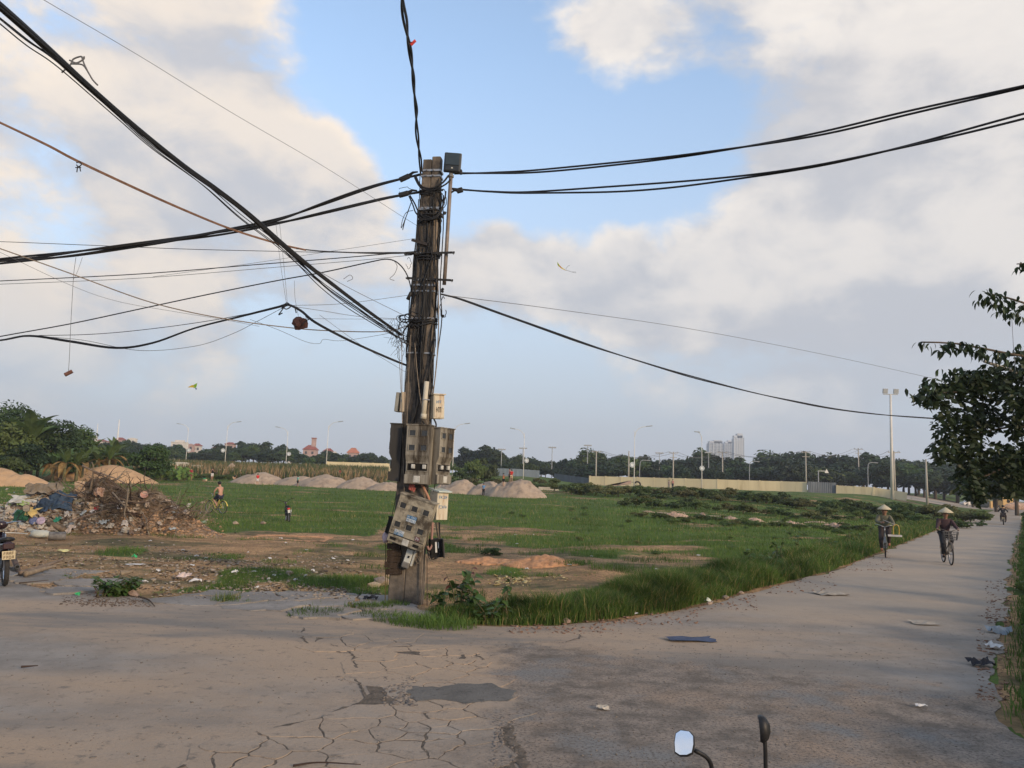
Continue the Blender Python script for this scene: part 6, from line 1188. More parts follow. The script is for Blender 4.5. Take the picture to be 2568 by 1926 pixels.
def twigs():
    rng = random.Random(8); mb = MB()
    for i in range(2600):
        if i < 1700: u, v = rng.gauss(300, 70), rng.uniform(1200, 1310)
        elif i < 2300: u, v = rng.uniform(120, 540), rng.uniform(1235, 1335)
        else: u, v = rng.gauss(475, 40), rng.gauss(1288, 14)
        p, n_ = on_heap(u, v); p = p + Vector((0, 0, rng.uniform(0, .14))); d = Vector((rng.gauss(0, 1), rng.gauss(0, 1), rng.gauss(.1, .6))).normalized() * rng.uniform(.06, .22); mb.tube([p - d, p + Vector((0, 0, rng.uniform(-.03, .03))), p + d], [.004, .007, .002], 3, False)
    o_ = mb.build('twigs', BR[0]); stuff(o_, 'mass of fine twigs in the rubbish heap', 'twigs')
twigs()
def chips(name, label, spots, n, m_, seed, smin, smax, flatten=.45):
    rng = np.random.default_rng(seed); bm = bmesh.new(); bmesh.ops.create_icosphere(bm, subdivisions=1, radius=.5); base = np.array([v.co[:] for v in bm.verts]); bm.faces.ensure_lookup_table(); bm.verts.index_update(); F_ = np.array([[v.index for v in f.verts] for f in bm.faces]); bm.free(); Vs = []; r2 = random.Random(seed)
    for i in range(n):
        u0, u1, v0, v1 = spots[r2.randrange(len(spots))]; p, q = on_heap(r2.uniform(u0, u1), r2.uniform(v0, v1)); s = smin + (smax - smin) * r2.random() ** 2.2; b = base * (1 + rng.uniform(-.35, .35, (len(base), 1))) * np.array([s * r2.uniform(.7, 1.6), s, s * flatten]); R_ = np.array(Matrix.Rotation(r2.uniform(0, 6.28), 3, 'Z') @ Matrix.Rotation(r2.uniform(-.7, .7), 3, 'X')); Vs.append(b @ R_.T + np.array([p.x, p.y, p.z + s * .1]))
    k = len(base); I = np.concatenate([F_ + k * i for i in range(n)]); stuff(link(name, npmesh(name, np.concatenate(Vs), 3, I, m_)), label, 'rubble')
HL = [(0, 190, 1255, 1340), (0, 120, 1290, 1345), (60, 260, 1235, 1330)]; HRs = [(200, 560, 1300, 1350), (300, 520, 1275, 1335)]
chips('pale_rubble', 'pale grey rubble fragments strewn over the left of the heap', HL + [(0, 60, 1290, 1345)], 1500, mat('rubble_pale', (.34, .31, .265), .9, .4, 5), 1, .04, .20); chips('brown_rubble', 'brown clods and scraps all over the heap', HL + HRs, 1300, mat('rubble_brown', (.23, .165, .115), .95, .4, 4), 2, .03, .18); chips('orange_clods', 'orange earth clods at the right foot of the heap', HRs, 1300, mat('clod_orange', (.40, .25, .150), .95, .35, 3), 3, .02, .13)
NF = [(0, 480, 1345, 1430), (100, 700, 1400, 1478), (380, 960, 1430, 1505), (560, 960, 1465, 1500), (400, 900, 1385, 1440)]
chips('ground_rubble', 'grey crumbs of rubble on the bare ground behind the paving', NF, 2600, mat('rubble_grey', (.27, .225, .18), .95, .4, 5), 4, .012, .085, .35); chips('dark_litter', 'dark bits of bark and soil on the bare ground behind the paving', NF, 2000, mat('litter_dark', (.075, .055, .040), .95, .4, 5), 5, .012, .08, .25)
chips('paving_debris', 'dark crumbs around the weed clump on the paving', [(150, 350, 1488, 1518), (200, 380, 1500, 1522)], 600, mat('litter_dark2', (.11, .08, .06), .95, .4, 5), 6, .01, .05, .4); chips('verge_debris', 'reddish crumbs along the road edge below the verge grass', [(1280, 1560, 1556, 1590), (1500, 1750, 1528, 1568), (1700, 1900, 1482, 1530), (1840, 2100, 1432, 1490), (2470, 2535, 1450, 1560), (2450, 2530, 1540, 1760), (2100, 2240, 1380, 1432)], 1900, mat('litter_red', (.21, .125, .085), .95, .4, 5), 7, .01, .06, .4); chips('road_gravel', 'loose gravel scattered over the worn asphalt', [(1300, 2450, 1640, 1920), (900, 1300, 1640, 1920), (0, 900, 1530, 1920), (1100, 2400, 1570, 1680)], 2200, mat('gravel', (.17, .145, .12), .95, .4, 5), 8, .006, .022, .6)
chips('crack_gravel', 'broken fragments heaped beside the tar patch', [(960, 1045, 1700, 1772), (985, 1030, 1720, 1768)], 380, mat('gravel_dark', (.16, .135, .115), .95, .4, 5), 9, .012, .05, .5); chips('pothole_gravel', 'loose stones in the long crack at the lower middle', [(1230, 1300, 1800, 1920), (1240, 1262, 1810, 1880)], 300, mat('gravel_dark', (.09, .08, .07)), 10, .01, .04, .5); chips('far_litter', 'pale straw bits on the earth right of the pole', [(1200, 1420, 1428, 1470), (1240, 1330, 1440, 1462)], 260, mat('straw_bits', (.40, .33, .17), .9, .3, 5), 11, .02, .10, .15)
# ---- single things in the heap
def crumple(w, d, h, seed, n=9, m_=None, fold=2.5):
    rr = random.Random(seed); vs = []; ox, oy = rr.uniform(0, 50), rr.uniform(0, 50)
    for i in range(n):
        for j in range(n):
            x, y = i / (n - 1) - .5, j / (n - 1) - .5; q = float(fbm(np.array([x * fold * 2 + ox]), np.array([y * fold * 2 + oy]), 3, seed)[0]); e = 1 + .35 * (float(npnoise(x * 4 + ox, y * 4, seed)) - .5); vs.append((x * w * e, y * d * e, h * (q - .35) * 1.6 + h * .4 * (1 - 2 * max(abs(x), abs(y)))))
    mb = MB(); mb.add(vs, [(i * n + j, (i + 1) * n + j, (i + 1) * n + j + 1, i * n + j + 1) for i in range(n - 1) for j in range(n - 1)]); return mb
def scrap(name, label, cat, u, v, w, d, h, m_, seed, tilt=.5, rz=0, group=None, up=.04):
    o_ = crumple(w, d, h, seed).build(name, m_, smooth=False); p, n_ = on_heap(u, v); o_.location = p + Vector((0, -.06, up)); o_.rotation_euler = (tilt, 0, rz); return tag(o_, label, cat, group)
def cm(nm, c, v=.25): return mat('scrap_' + nm, c, .8, v, 6)
scrap('tarpaulin', 'crumpled blue tarpaulin on the front of the rubbish heap', 'tarpaulin', 155, 1268, .85, .65, .25, cm('blue', (.042, .068, .105)), 1, .9, .1, up=.12); scrap('tarpaulin', 'dark blue torn end of the tarpaulin at its left', 'tarpaulin', 112, 1272, .5, .5, .25, cm('navy', (.03, .05, .085)), 2, .9); scrap('carpet', 'rumpled grey brown carpet over the top left of the heap', 'carpet', 100, 1240, .8, .5, .3, cm('carpet', (.20, .165, .125)), 3, .6, .4, up=.1); scrap('carpet', 'second fold of carpet above the blue tarpaulin', 'carpet', 140, 1240, .55, .4, .3, cm('carpet2', (.25, .21, .165)), 4, .8, -.3, up=.15)
scrap('cloth', 'yellow cloth lying at the left of the heap', 'cloth', 84, 1294, .5, .4, .2, cm('yellow', (.42, .31, .12)), 5, .7, -.5, up=.1); scrap('plastic_sack', 'dark green plastic sack on the lower left slope', 'sack', 57, 1304, .42, .42, .22, cm('green', (.02, .085, .05)), 6, .8, .2, up=.12); scrap('plastic_bag', 'turquoise plastic bag at the foot of the heap', 'bag', 147, 1313, .20, .20, .14, cm('turq', (.03, .22, .14)), 7, .7, up=.1); scrap('plastic_bag', 'small green bag in front of the heap', 'bag', 172, 1338, .14, .14, .10, cm('turq', (.03, .33, .2)), 8, .3)
scrap('flat_stone', 'pale flat plaster sheet lying in front of the heap', 'sheet', 208, 1350, .65, .5, .06, cm('plaster', (.40, .35, .28)), 9, .12, .2); scrap('cloth', 'pale cloth scrap right of the blue tarpaulin', 'cloth', 178, 1330, .4, .35, .15, cm('rag', (.42, .34, .28)), 10, .6, -.6); scrap('cloth', 'pinkish cloth high on the brushwood', 'cloth', 250, 1245, .3, .3, .25, cm('pinkrag', (.45, .30, .22)), 11, 1.0, .3, up=.12); scrap('cardboard', 'pale cardboard standing on the brushwood', 'cardboard', 201, 1232, .32, .35, .1, cm('card', (.44, .31, .20)), 12, 1.2, .4, up=.15); scrap('cardboard', 'brown cardboard left of the white scrap', 'cardboard', 228, 1282, .28, .3, .08, cm('card', (.4, .3, .2)), 13, 1.1, .1, up=.12); scrap('paper', 'white paper scrap beside the red rag', 'paper', 237, 1288, .2, .2, .08, cm('white', (.58, .56, .54)), 14, .7, up=.1); scrap('rag', 'small red rag in the middle of the heap', 'rag', 244, 1284, .14, .14, .1, cm('red', (.42, .06, .06)), 15, .8, up=.1); scrap('plastic_sheet', 'pale translucent sheet at the upper left of the heap', 'sheet', 65, 1262, .8, .35, .12, cm('film', (.40, .40, .38)), 16, .7, .3, up=.1)
scrap('plastic_bag', 'small sky blue bag at the left of the heap', 'bag', 49, 1232, .22, .18, .12, cm('sky', (.07, .24, .42)), 17, .8, up=.1); scrap('plastic_bag', 'blue strip standing on the carpet', 'bag', 125, 1231, .13, .3, .1, cm('sky', (.07, .24, .42)), 18, 1.2, up=.12); scrap('leaf_litter', 'lime green plastic mesh at the left of the heap', 'mesh', 62, 1268, .4, .25, .1, cm('lime', (.25, .33, .14)), 19, .7, up=.08); scrap('plastic_bag', 'small green bag at the right foot of the heap', 'bag', 513, 1315, .2, .14, .1, cm('sage', (.22, .30, .22)), 20, .4)
sk = MB().rock((0, 0, .17), (.62, .34, .25), 5, 2, .16); o = sk.build('white_sack', mat('sack_white', (.42, .43, .38), .85, .2, 3, stain=((.18, .27, .33), 5, .56, .66)), smooth=True); p = flat(100, 1345); o.location = (p.x, p.y, tz(p.x, p.y) - .04); o.rotation_euler = (0, 0, .15); tag(o, 'full white woven sack with faint blue print at the foot of the heap', 'sack')
t = thing('rusty_drum', 'rusty grey drum lying at the foot of the heap beside the sack', 'drum'); p = flat(143, 1351); p.z = tz(p.x, p.y); t.location = p; t.rotation_euler = (0, 0, .5); MB().lathe([(.12, -.22), (.125, -.2), (.12, 0), (.125, .2), (.12, .22)], 14, TR(0, 0, .12) @ RY(rad(90))).build('shell', mat('drum_grey', (.16, .15, .14), .7, .4, 6, metal=.3), t, True); MB().lathe([(.09, 0), (.09, .01)], 14, TR(-.222, 0, .12) @ RY(rad(90))).build('mouth', M_DARKIN, t)
o = MB().tube([(-.45, 0, 0), (0, .02, .03), (.45, 0, 0)], [.085, .09, .08], 9).build('log', BR[0], smooth=True); p, n_ = on_heap(138, 1323); o.location = p + Vector((0, -.05, .05)); o.rotation_euler = (0, .25, -.3); tag(o, 'stubby log resting above the rusty drum', 'log')
t = thing('basket', 'upturned dark wicker basket rim on top of the heap', 'basket'); p, n_ = on_heap(162, 1222); t.location = p + Vector((0, -.05, .05)); t.rotation_euler = (rad(70), 0, rad(-10)); MB().torus(.42, .028, 30, 6, RX(rad(90))).build('rim', BR[2], t, True); MB().lathe([(.42, -.0), (.36, -.22), (.24, -.30)], 22).build('bowl', mat('wicker', (.050, .036, .028), .9, .5, 18, bump=.8), t)
t = thing('basin', 'round orange and white basin at the right of the brushwood', 'basin'); p, n_ = on_heap(364, 1250); t.location = p + Vector((0, -.1, .12)); t.rotation_euler = (rad(62), 0, rad(20)); MB().lathe([(.02, -.05), (.08, -.05), (.115, .01), (.125, .01), (.12, .02), (.085, -.035), (.02, -.035)], 18).build('bowl', mat('basin_orange', (.42, .17, .11), .6, .35, 7, col2=(.42, .34, .30)), t, True)
o = MB().cbox((0, 0, 0), (.16, .03, .30), .02).build('white_board', mat('board_white', (.55, .56, .52), .7, .1)); p, n_ = on_heap(77, 1222); o.location = p + Vector((0, 0, .16)); o.rotation_euler = (-.2, -.25, .2); tag(o, 'small white board sticking up at the left top of the heap', 'board')
for k, (u, v, c, lab) in enumerate(((88, 1314, (.10, .12, .22), 'dark blue plate rim leaning on the heap'), (106, 1314, (.34, .26, .32), 'printed blue and pink plastic plate on the heap'))): o = MB().lathe([(.02, 0), (.09, 0), (.13, .02), (.13, .028), (.085, .012), (.02, .012)], 16).build('plate', mat('plate%d' % k, c, .5, .4, 16), smooth=True); p, n_ = on_heap(u, v); o.location = p + Vector((0, -.08, .1)); o.rotation_euler = (rad(65), 0, rad(12)); tag(o, lab, 'plate')
o = MB().tube(spline([flat(-30, 1340), flat(20, 1340), flat(45, 1341), flat(68, 1343)], 10), .016, 6).build('white_pipe', mat('pvc_white', (.55, .54, .48), .6, .1)); o.location.z += .05; tag(o, 'thin white plastic pipe on the ground left of the sack', 'pipe')
rr = random.Random(66)
cols = [(.40, .36, .30), (.33, .26, .19), (.48, .45, .42), (.26, .19, .14), (.36, .30, .25), (.18, .13, .10), (.42, .33, .25), (.30, .33, .34)]
for i in range(130):
    q = rr.random()
    if q < .6: u, v = rr.uniform(0, 200), rr.uniform(1238, 1338)
    else: u, v = rr.uniform(180, 520), rr.uniform(1262, 1340)
    k = rr.randrange(8); scrap('rubbish_scrap', ('pale' if k in (0, 2, 4, 6) else 'dull brown' if k != 7 else 'bluish grey') + ' scrap of rubbish ' + ('high on' if v < 1265 else 'low on' if v > 1310 else 'half way up') + ' the ' + ('left slope of the heap' if u < 90 else 'slope around the blue tarpaulin' if u < 200 else 'brushwood part of the heap' if u < 360 else 'orange right foot of the heap'), 'rubbish', u, v, rr.uniform(.08, .28), rr.uniform(.07, .22), rr.uniform(.04, .12), cm('mix%d' % k, cols[k]), 200 + i, rr.uniform(.2, 1.1), rr.uniform(-1.5, 1.5), 'scraps of rubbish in the heap')
# planks and boards
for i, (u, v, L, a, b_) in enumerate(((60, 1258, .9, -.2, .3), (175, 1258, .5, .3, .9), (200, 1262, .4, -.4, 1.0), (30, 1252, .6, .25, .5), (160, 1250, .55, .1, 1.2), (210, 1252, .35, .5, 1.1), (120, 1248, .7, -.55, .4))):
    o = MB().box((0, 0, 0), (L, .12, .025)).build('plank', mat('plank_old', (.27, .19, .12), .9, .35, 5, objrand=.3)); p, n_ = on_heap(u, v); o.location = p + Vector((0, -.06, .08)); o.rotation_euler = (b_, a, rr.uniform(-.4, .4)); tag(o, 'short old plank on the left slope of the rubbish heap', 'plank', 'old planks on the heap')

# ================================================================== litter on the ground
def litter(name, label, cat, u, v, w, d, h, m_, seed, rz=0, group=None, tilt=0.05):
    o_ = crumple(w, d, h, seed, 6).build(name, m_); p = flat(u, v); o_.location = (p.x, p.y, max(tz(p.x, p.y), .006) + .012 + h * .1); o_.rotation_euler = (tilt, 0, rz); return tag(o_, label, cat, group)
litter('blue_sheet', 'flattened dark blue plastic sheet on the road right of the pole', 'sheet', 1730, 1607, .68, .24, .03, cm('bluesheet', (.05, .065, .11)), 30, .15); litter('paper', 'white and green paper litter at the verge edge', 'paper', 1758, 1507, .34, .30, .08, cm('whiteg', (.45, .48, .42)), 31, .4); litter('paper', 'white bag lying at the edge of the verge grass', 'bag', 1582, 1541, .2, .16, .06, cm('white', (.58, .56, .54)), 32); litter('cardboard', 'flattened pale cardboard on the road ahead', 'cardboard', 2082, 1491, .62, .40, .04, cm('cardpale', (.31, .27, .22)), 33, .2); litter('cardboard', 'faint pale sheet on the road near the cardboard', 'sheet', 2320, 1565, .4, .3, .02, cm('cardpale', (.4, .36, .3)), 34)
litter('plastic_bottle', 'crumpled light blue bag on the right road edge', 'bag', 2506, 1588, .30, .18, .12, cm('ltblue', (.20, .24, .28)), 35); litter('plastic_bag', 'white bag on the right road edge', 'bag', 2492, 1628, .18, .16, .10, cm('white', (.58, .56, .54)), 36); litter('plastic_bag', 'black bag lying at the right road edge', 'bag', 2460, 1671, .26, .18, .10, cm('black', (.02, .022, .03)), 37); litter('paper', 'small white scrap on the worn asphalt at right', 'paper', 2310, 1775, .10, .06, .02, cm('white', (.58, .56, .54)), 38); litter('flat_stone', 'pale leaf shaped chip on the worn asphalt', 'chip', 1512, 1780, .11, .08, .02, cm('plaster', (.4, .35, .28)), 39)
litter('paper', 'white and pink crumpled packet behind the weed clump', 'packet', 460, 1453, .26, .22, .14, cm('packet', (.52, .42, .38)), 40); litter('paper', 'white scrap right of the pink packet', 'paper', 492, 1460, .2, .14, .06, cm('white', (.58, .56, .54)), 41); litter('paper', 'small white scrap left of the pole slabs', 'paper', 588, 1443, .12, .14, .09, cm('white', (.58, .56, .54)), 42); litter('green_scrap', 'bright green scrap on the bare ground left', 'scrap', 337, 1406, .10, .10, .10, cm('brightg', (.04, .38, .14)), 43); litter('green_scrap', 'bright green scrap beside the debris on the paving', 'scrap', 194, 1496, .07, .07, .06, cm('brightg', (.04, .38, .14)), 44); litter('paper', 'yellowish paper scraps on the earth below the heap', 'paper', 162, 1385, .34, .2, .05, cm('yellowish', (.50, .46, .22)), 45)
litter('white_foam', 'flat white foam strip behind the paving', 'foam', 340, 1424, .4, .12, .03, cm('white', (.58, .56, .54)), 46); litter('black_shoe', 'small black shoe lying on the slab left of the pole', 'shoe', 928, 1507, .22, .09, .07, cm('black', (.02, .022, .03)), 47, -.1)
for i in range(34):
    u, v = (rr.uniform(300, 960), rr.uniform(1350, 1480)) if i < 22 else (rr.uniform(1150, 1900), rr.uniform(1300, 1460)); litter('litter_scrap', 'tiny white scrap of litter on the open field', 'litter', u, v, rr.uniform(.05, .14), rr.uniform(.05, .10), .04, cm('white', (.58, .56, .54)), 300 + i, rr.uniform(0, 3), 'tiny white scraps on the field')
for i, (u, v, s) in enumerate(((333, 1494, .16), (1300, 1548, .12), (1820, 1502, .12), (1858, 1490, .10), (1778, 1516, .09), (245, 1330, .2), (1420, 1563, .12), (2400, 1300, .5), (960, 1470, .3), (938, 1474, .2), (590, 1318, .22), (660, 1316, .2), (726, 1446, .14))):
    o = MB().rock((0, 0, s * .25), (s * 1.4, s, s * .7), 40 + i, 1, .3).build('stone', mat('stone_pinkish', (.30, .225, .17), .95, .3, 6, bump=.6, objrand=.2)); p = flat(u, v); o.location = (p.x, p.y, tz(p.x, p.y)); tag(o, ['brick lump at the right of the weed clump on the paving', 'small stone at the tip of the verge grass', 'largest of the loose stones at the verge edge', 'stone right of the largest at the verge edge', 'stone left of the largest at the verge edge', 'stone at the foot of the brushwood', 'small stone under the verge grass', 'pale boulder in the grass near the riders', 'pale boulder just left of the pole', 'smaller pale boulder left of the pole', 'earth lump on the grass right of the heap', 'earth lump on the grass left of the moped', 'small broken brick standing on the bare ground'][i], 'stone')
# ================================================================== people
def skin_mesh(name, J, E, m_, sub=2, root=0):
    names = list(J); ix = {n: i for i, n in enumerate(names)}; me = bpy.data.meshes.new('tmp'); me.from_pydata([J[n][0] for n in names], [(ix[a], ix[b]) for a, b in E], []); me.update()
    o_ = bpy.data.objects.new('tmp', me); COL.objects.link(o_); o_.modifiers.new('s', 'SKIN'); sl = me.skin_vertices[0].data
    for i, n in enumerate(names): r = J[n][1]; sl[i].radius = (r, r) if not isinstance(r, tuple) else r; sl[i].use_root = i == root
    sb = o_.modifiers.new('u', 'SUBSURF'); sb.levels = sub; dg = bpy.context.evaluated_depsgraph_get(); out = bpy.data.meshes.new_from_object(o_.evaluated_get(dg)); out.name = name
    bpy.data.objects.remove(o_); bpy.data.meshes.remove(me); out.materials.clear(); out.materials.append(m_); out.polygons.foreach_set('use_smooth', [True] * len(out.polygons)); return out
SKIN = mat('skin', (.36, .205, .14), .6, .10, 8); SKIN2 = mat('skin_tan', (.26, .145, .095), .6, .1, 8); HAIR = mat('hair_black', (.012, .011, .010), .6, .3, 30)
def cl(nm, c, v=.18): return mat('cloth_' + nm, c, .85, v, 9)
BASE = {'pelvis': ((0, 0, .86), .105), 'waist': ((0, 0, 1.0), .098), 'chest': ((0, 0, 1.18), .122), 'neckb': ((0, 0, 1.31), .062), 'neck': ((.01, 0, 1.37), .048), 'head': ((.02, 0, 1.455), .084), 'crown': ((.015, 0, 1.535), .070)}
for s, y in (('l', 1), ('r', -1)):
    BASE.update({'sh' + s: ((0, .15 * y, 1.275), .052), 'el' + s: ((-.02, .20 * y, 1.04), .038), 'wr' + s: ((.05, .20 * y, .83), .026), 'hd' + s: ((.065, .20 * y, .775), .028), 'hip' + s: ((0, .075 * y, .82), .084), 'kn' + s: ((.015, .085 * y, .45), .052), 'an' + s: ((-.02, .09 * y, .08), .034), 'to' + s: ((.13, .10 * y, .03), .030)})
EDG = [('pelvis', 'waist'), ('waist', 'chest'), ('chest', 'neckb'), ('neckb', 'neck'), ('neck', 'head'), ('head', 'crown')]
for s in 'lr': EDG += [('chest', 'sh' + s), ('sh' + s, 'el' + s), ('el' + s, 'wr' + s), ('wr' + s, 'hd' + s), ('pelvis', 'hip' + s), ('hip' + s, 'kn' + s), ('kn' + s, 'an' + s), ('an' + s, 'to' + s)]
def person(label, loc, rz, h=1.6, pose=None, shirt=None, lower=None, long_legs=False, long_arms=False, skin=SKIN, hat=None, hair=True, fat=1.0, shoes=None, face=False):
    J = {k: (Vector(v[0]), v[1] * fat) for k, v in BASE.items()}
    for k, v in (pose or {}).items(): J[k] = (Vector(v), J[k][1])
    t = thing('person', label, 'person', loc, rz); t.scale = (h / 1.6,) * 3; B = dict(J); E = list(EDG)
    for s, y in (('l', 1), ('r', -1)):         # fingers
        hd, wr = J['hd' + s][0], J['wr' + s][0]; d = (hd - wr).normalized(); sd = d.cross(Vector((1, 0, .2))).normalized(); nn = d.cross(sd)
        for k, (o_, L) in enumerate(((-.022, .055), (-.008, .065), (.007, .062), (.021, .05))): B['f%s%d' % (s, k)] = (hd + sd * o_ + d * L + nn * .018, .0095); E.append(('hd' + s, 'f%s%d' % (s, k)))
        B['t' + s] = (hd - sd * .038 + d * .012 + nn * .02, .0105); E.append(('hd' + s, 't' + s))
    link('body', skin_mesh('body', B, E, skin), t)
    def cloth(nm, keys, ed, m_, k=1.16, add=.012, extra=None):
        C_ = {q: (J[q][0], J[q][1] * k + add) for q in keys}; C_.update(extra or {}); link(nm, skin_mesh(nm, C_, ed, m_, 2), t)
    if shirt:
        keys = ['pelvis', 'waist', 'chest', 'neckb', 'shl', 'shr']; ed = [('pelvis', 'waist'), ('waist', 'chest'), ('chest', 'neckb'), ('chest', 'shl'), ('chest', 'shr')]; ex = {}
        for s in 'lr':
            if long_arms: keys += ['el' + s, 'wr' + s]; ed += [('sh' + s, 'el' + s), ('el' + s, 'wr' + s)]
            else: ex['sl' + s] = (J['sh' + s][0].lerp(J['el' + s][0], .62), J['sh' + s][1] * 1.2 + .012); ed.append(('sh' + s, 'sl' + s))
        cloth('shirt', keys, ed, shirt, extra=ex)
    if lower:
        keys = ['pelvis', 'hipl', 'hipr']; ed = [('pelvis', 'hipl'), ('pelvis', 'hipr')]; ex = {}
        for s in 'lr':
            if long_legs: keys += ['kn' + s, 'an' + s]; ed += [('hip' + s, 'kn' + s), ('kn' + s, 'an' + s)]
            else: ex['th' + s] = (J['hip' + s][0].lerp(J['kn' + s][0], .85), J['kn' + s][1] * 1.35 + .012); ed.append(('hip' + s, 'th' + s))
        cloth('trousers' if long_legs else 'shorts', keys, ed, lower, extra=ex)
    hp, cp = J['head'][0], J['crown'][0]; up = (cp - hp).normalized(); fw = J['_f'][0] if '_f' in J else Vector((1, 0, 0))
    if hair: MB().rock((0, 0, 0), (.205, .19, .19), 3, 2, .05, TR(hp + up * .048 - fw * .022)).build('hair', HAIR, t, True)
    if face:
        sd = up.cross(fw).normalized(); MB().rock((0, 0, 0), (.03, .028, .04), 1, 1, .1, TR(hp + fw * .088 + up * .0)).build('nose', skin, t)
        for q in (-1, 1): MB().rock((0, 0, 0), (.016, .026, .014), 1, 1, .05, TR(hp + fw * .080 + up * .026 + sd * q * .032)).build('eye', HAIR, t); MB().rock((0, 0, 0), (.035, .02, .055), 1, 1, .1, TR(hp + sd * q * .088)).build('ear', skin, t)
        MB().rock((0, 0, 0), (.012, .045, .012), 1, 1, .05, TR(hp + fw * .078 - up * .045)).build('mouth', mat('lips', (.22, .08, .07), .6), t)
    if hat: o_ = MB().lathe([(.006, .135), (.08, .085), (.16, .03), (.225, -.03), (.222, -.038), (.155, .018), (.075, .07), (.006, .115)], 20, TR(cp + up * .02)).build('conical_hat', hat, t, True)
    if shoes:
        for s in 'lr': a, b_ = J['an' + s][0], J['to' + s][0]; MB().tube([a - Vector((.04, 0, .04)), a.lerp(b_, .5) - Vector((0, 0, .01)), b_ + Vector((.02, 0, 0))], [.038, .042, .03], 7).build('shoe', shoes, t, True)
    return t
RED = cl('red', (.50, .035, .035)); ORG = cl('orange', (.48, .17, .085)); TEAL = cl('teal', (.16, .48, .40)); BLK = cl('black', (.018, .018, .022)); BLU = cl('blue', (.10, .22, .40)); WHT = cl('white', (.55, .53, .52)); MAR = cl('maroon', (.24, .022, .030)); GRN = cl('green', (.06, .24, .10)); TAN = cl('tan', (.50, .36, .24)); NAVY = cl('navy', (.025, .028, .05)); PNK = cl('pink', (.52, .24, .20)); GRY = cl('grey', (.22, .20, .19)); OLV = cl('olive', (.13, .125, .085)); PLUM = cl('plum', (.060, .035, .040)); DBR = cl('darkbrown', (.040, .030, .028))
ARMS_UP = {'ell': (.10, .20, 1.10), 'wrl': (.16, .10, 1.30), 'hdl': (.13, .05, 1.38), 'elr': (.10, -.20, 1.10), 'wrr': (.16, -.10, 1.30), 'hdr': (.13, -.05, 1.38)}
FOLD = {'ell': (-.02, .21, 1.06), 'wrl': (.17, .08, 1.03), 'hdl': (.19, .02, 1.03), 'elr': (-.02, -.21, 1.06), 'wrr': (.17, -.08, 1.06), 'hdr': (.19, -.02, 1.07)}
CAMF = lambda p: math.atan2(-p.y, -p.x)         # heading that faces the camera
def gp(u, Y): return foot(u, Y)
p = gp(478, 93); person('child in maroon striped sports shirt and shorts facing the camera at far left', p, CAMF(p) + .2, 1.5, {}, MAR, MAR)
p = gp(531, 93); person('person in black top with hands raised to the face behind the crouching child', p, CAMF(p), 1.55, ARMS_UP, BLK, WHT)
CROUCH = {'pelvis': (-.10, 0, .34), 'waist': (0, 0, .44), 'chest': (.13, 0, .52), 'neckb': (.24, 0, .54), 'neck': (.29, 0, .54), 'head': (.36, 0, .52), 'crown': (.42, 0, .55), 'shl': (.20, .15, .50), 'shr': (.20, -.15, .50), 'ell': (.26, .19, .28), 'elr': (.26, -.19, .28), 'wrl': (.32, .14, .12), 'wrr': (.32, -.14, .12), 'hdl': (.36, .12, .07), 'hdr': (.36, -.12, .07), 'hipl': (-.10, .09, .32), 'hipr': (-.10, -.09, .32), 'knl': (.20, .14, .36), 'knr': (.20, -.14, .36), 'anl': (-.02, .11, .08), 'anr': (-.02, -.11, .08), 'tol': (.13, .12, .03), 'tor': (.13, -.12, .03)}
p = gp(514, 88); person('small child in green top crouching on all fours in the grass', p, rad(150), 1.35, CROUCH, GRN, TAN)
BEND = {'pelvis': (-.12, 0, .66), 'waist': (-.02, 0, .78), 'chest': (.15, 0, .84), 'neckb': (.28, 0, .82), 'neck': (.33, 0, .79), 'head': (.40, 0, .74), 'crown': (.46, 0, .70), 'shl': (.22, .15, .80), 'shr': (.22, -.15, .80), 'ell': (.28, .18, .58), 'elr': (.28, -.18, .58), 'wrl': (.30, .15, .38), 'wrr': (.30, -.15, .38), 'hdl': (.31, .14, .32), 'hdr': (.31, -.14, .32), 'hipl': (-.11, .08, .63), 'hipr': (-.11, -.08, .63), 'knl': (.05, .1, .36), 'knr': (.02, -.1, .36)}
p = gp(587, 92); person('child in black top bending over left of the pointed sand pile', p, rad(-15), 1.4, BEND, BLK, TAN)
p = gp(645, 84); person('child in bright red shirt standing in front of the pointed sand pile', p, rad(110), 1.28, FOLD, RED, WHT)
p = gp(746, 83); person('child in teal shirt standing in front of the low sand pile', p, rad(35), 1.2, {}, TEAL, BLK)
p = gp(852, 112); person('person in red shirt standing far behind the widest sand pile', p, CAMF(p) + .9, 1.6, FOLD, RED, BLK)
p = gp(1212, 76); person('child in blue patterned shirt standing left of the tallest sand mound', p, CAMF(p), 1.25, {}, BLU, BLK, long_legs=True)
MBV = bvh_of(MOUND)
def on_mound(u, Y):
    q = foot(u, Y); h = MBV.ray_cast(Vector((q.x, q.y, 40)), Vector((0, 0, -1))); return h[0] if h[0] is not None else q
POINT = dict(elr=(.12, -.2, 1.2), wrr=(.34, -.16, 1.24), hdr=(.40, -.15, 1.25))
p = on_mound(1261, 76.4); person('child in orange shirt reaching out, left on the sand mound', p, rad(10), 1.3, POINT, ORG, BLK)
p = on_mound(1276, 76.9); person('child in pale top half hidden on the crest of the sand mound', p, rad(180), 1.4, {}, PNK, DBR)
p = on_mound(1281, 76.5); person('child in bright red shirt and pale shorts on the sand mound', p, rad(80), 1.28, FOLD, RED, TAN)
p = gp(1678, 134); person('grey clad person leaning on something before the long wall', p, rad(-60), 1.5, dict(ell=(0, .34, 1.1), wrl=(.05, .18, .95), hdl=(.06, .14, .93), elr=(0, -.34, 1.1), wrr=(.05, -.18, .95), hdr=(.06, -.14, .93)), GRY, GRY, True)
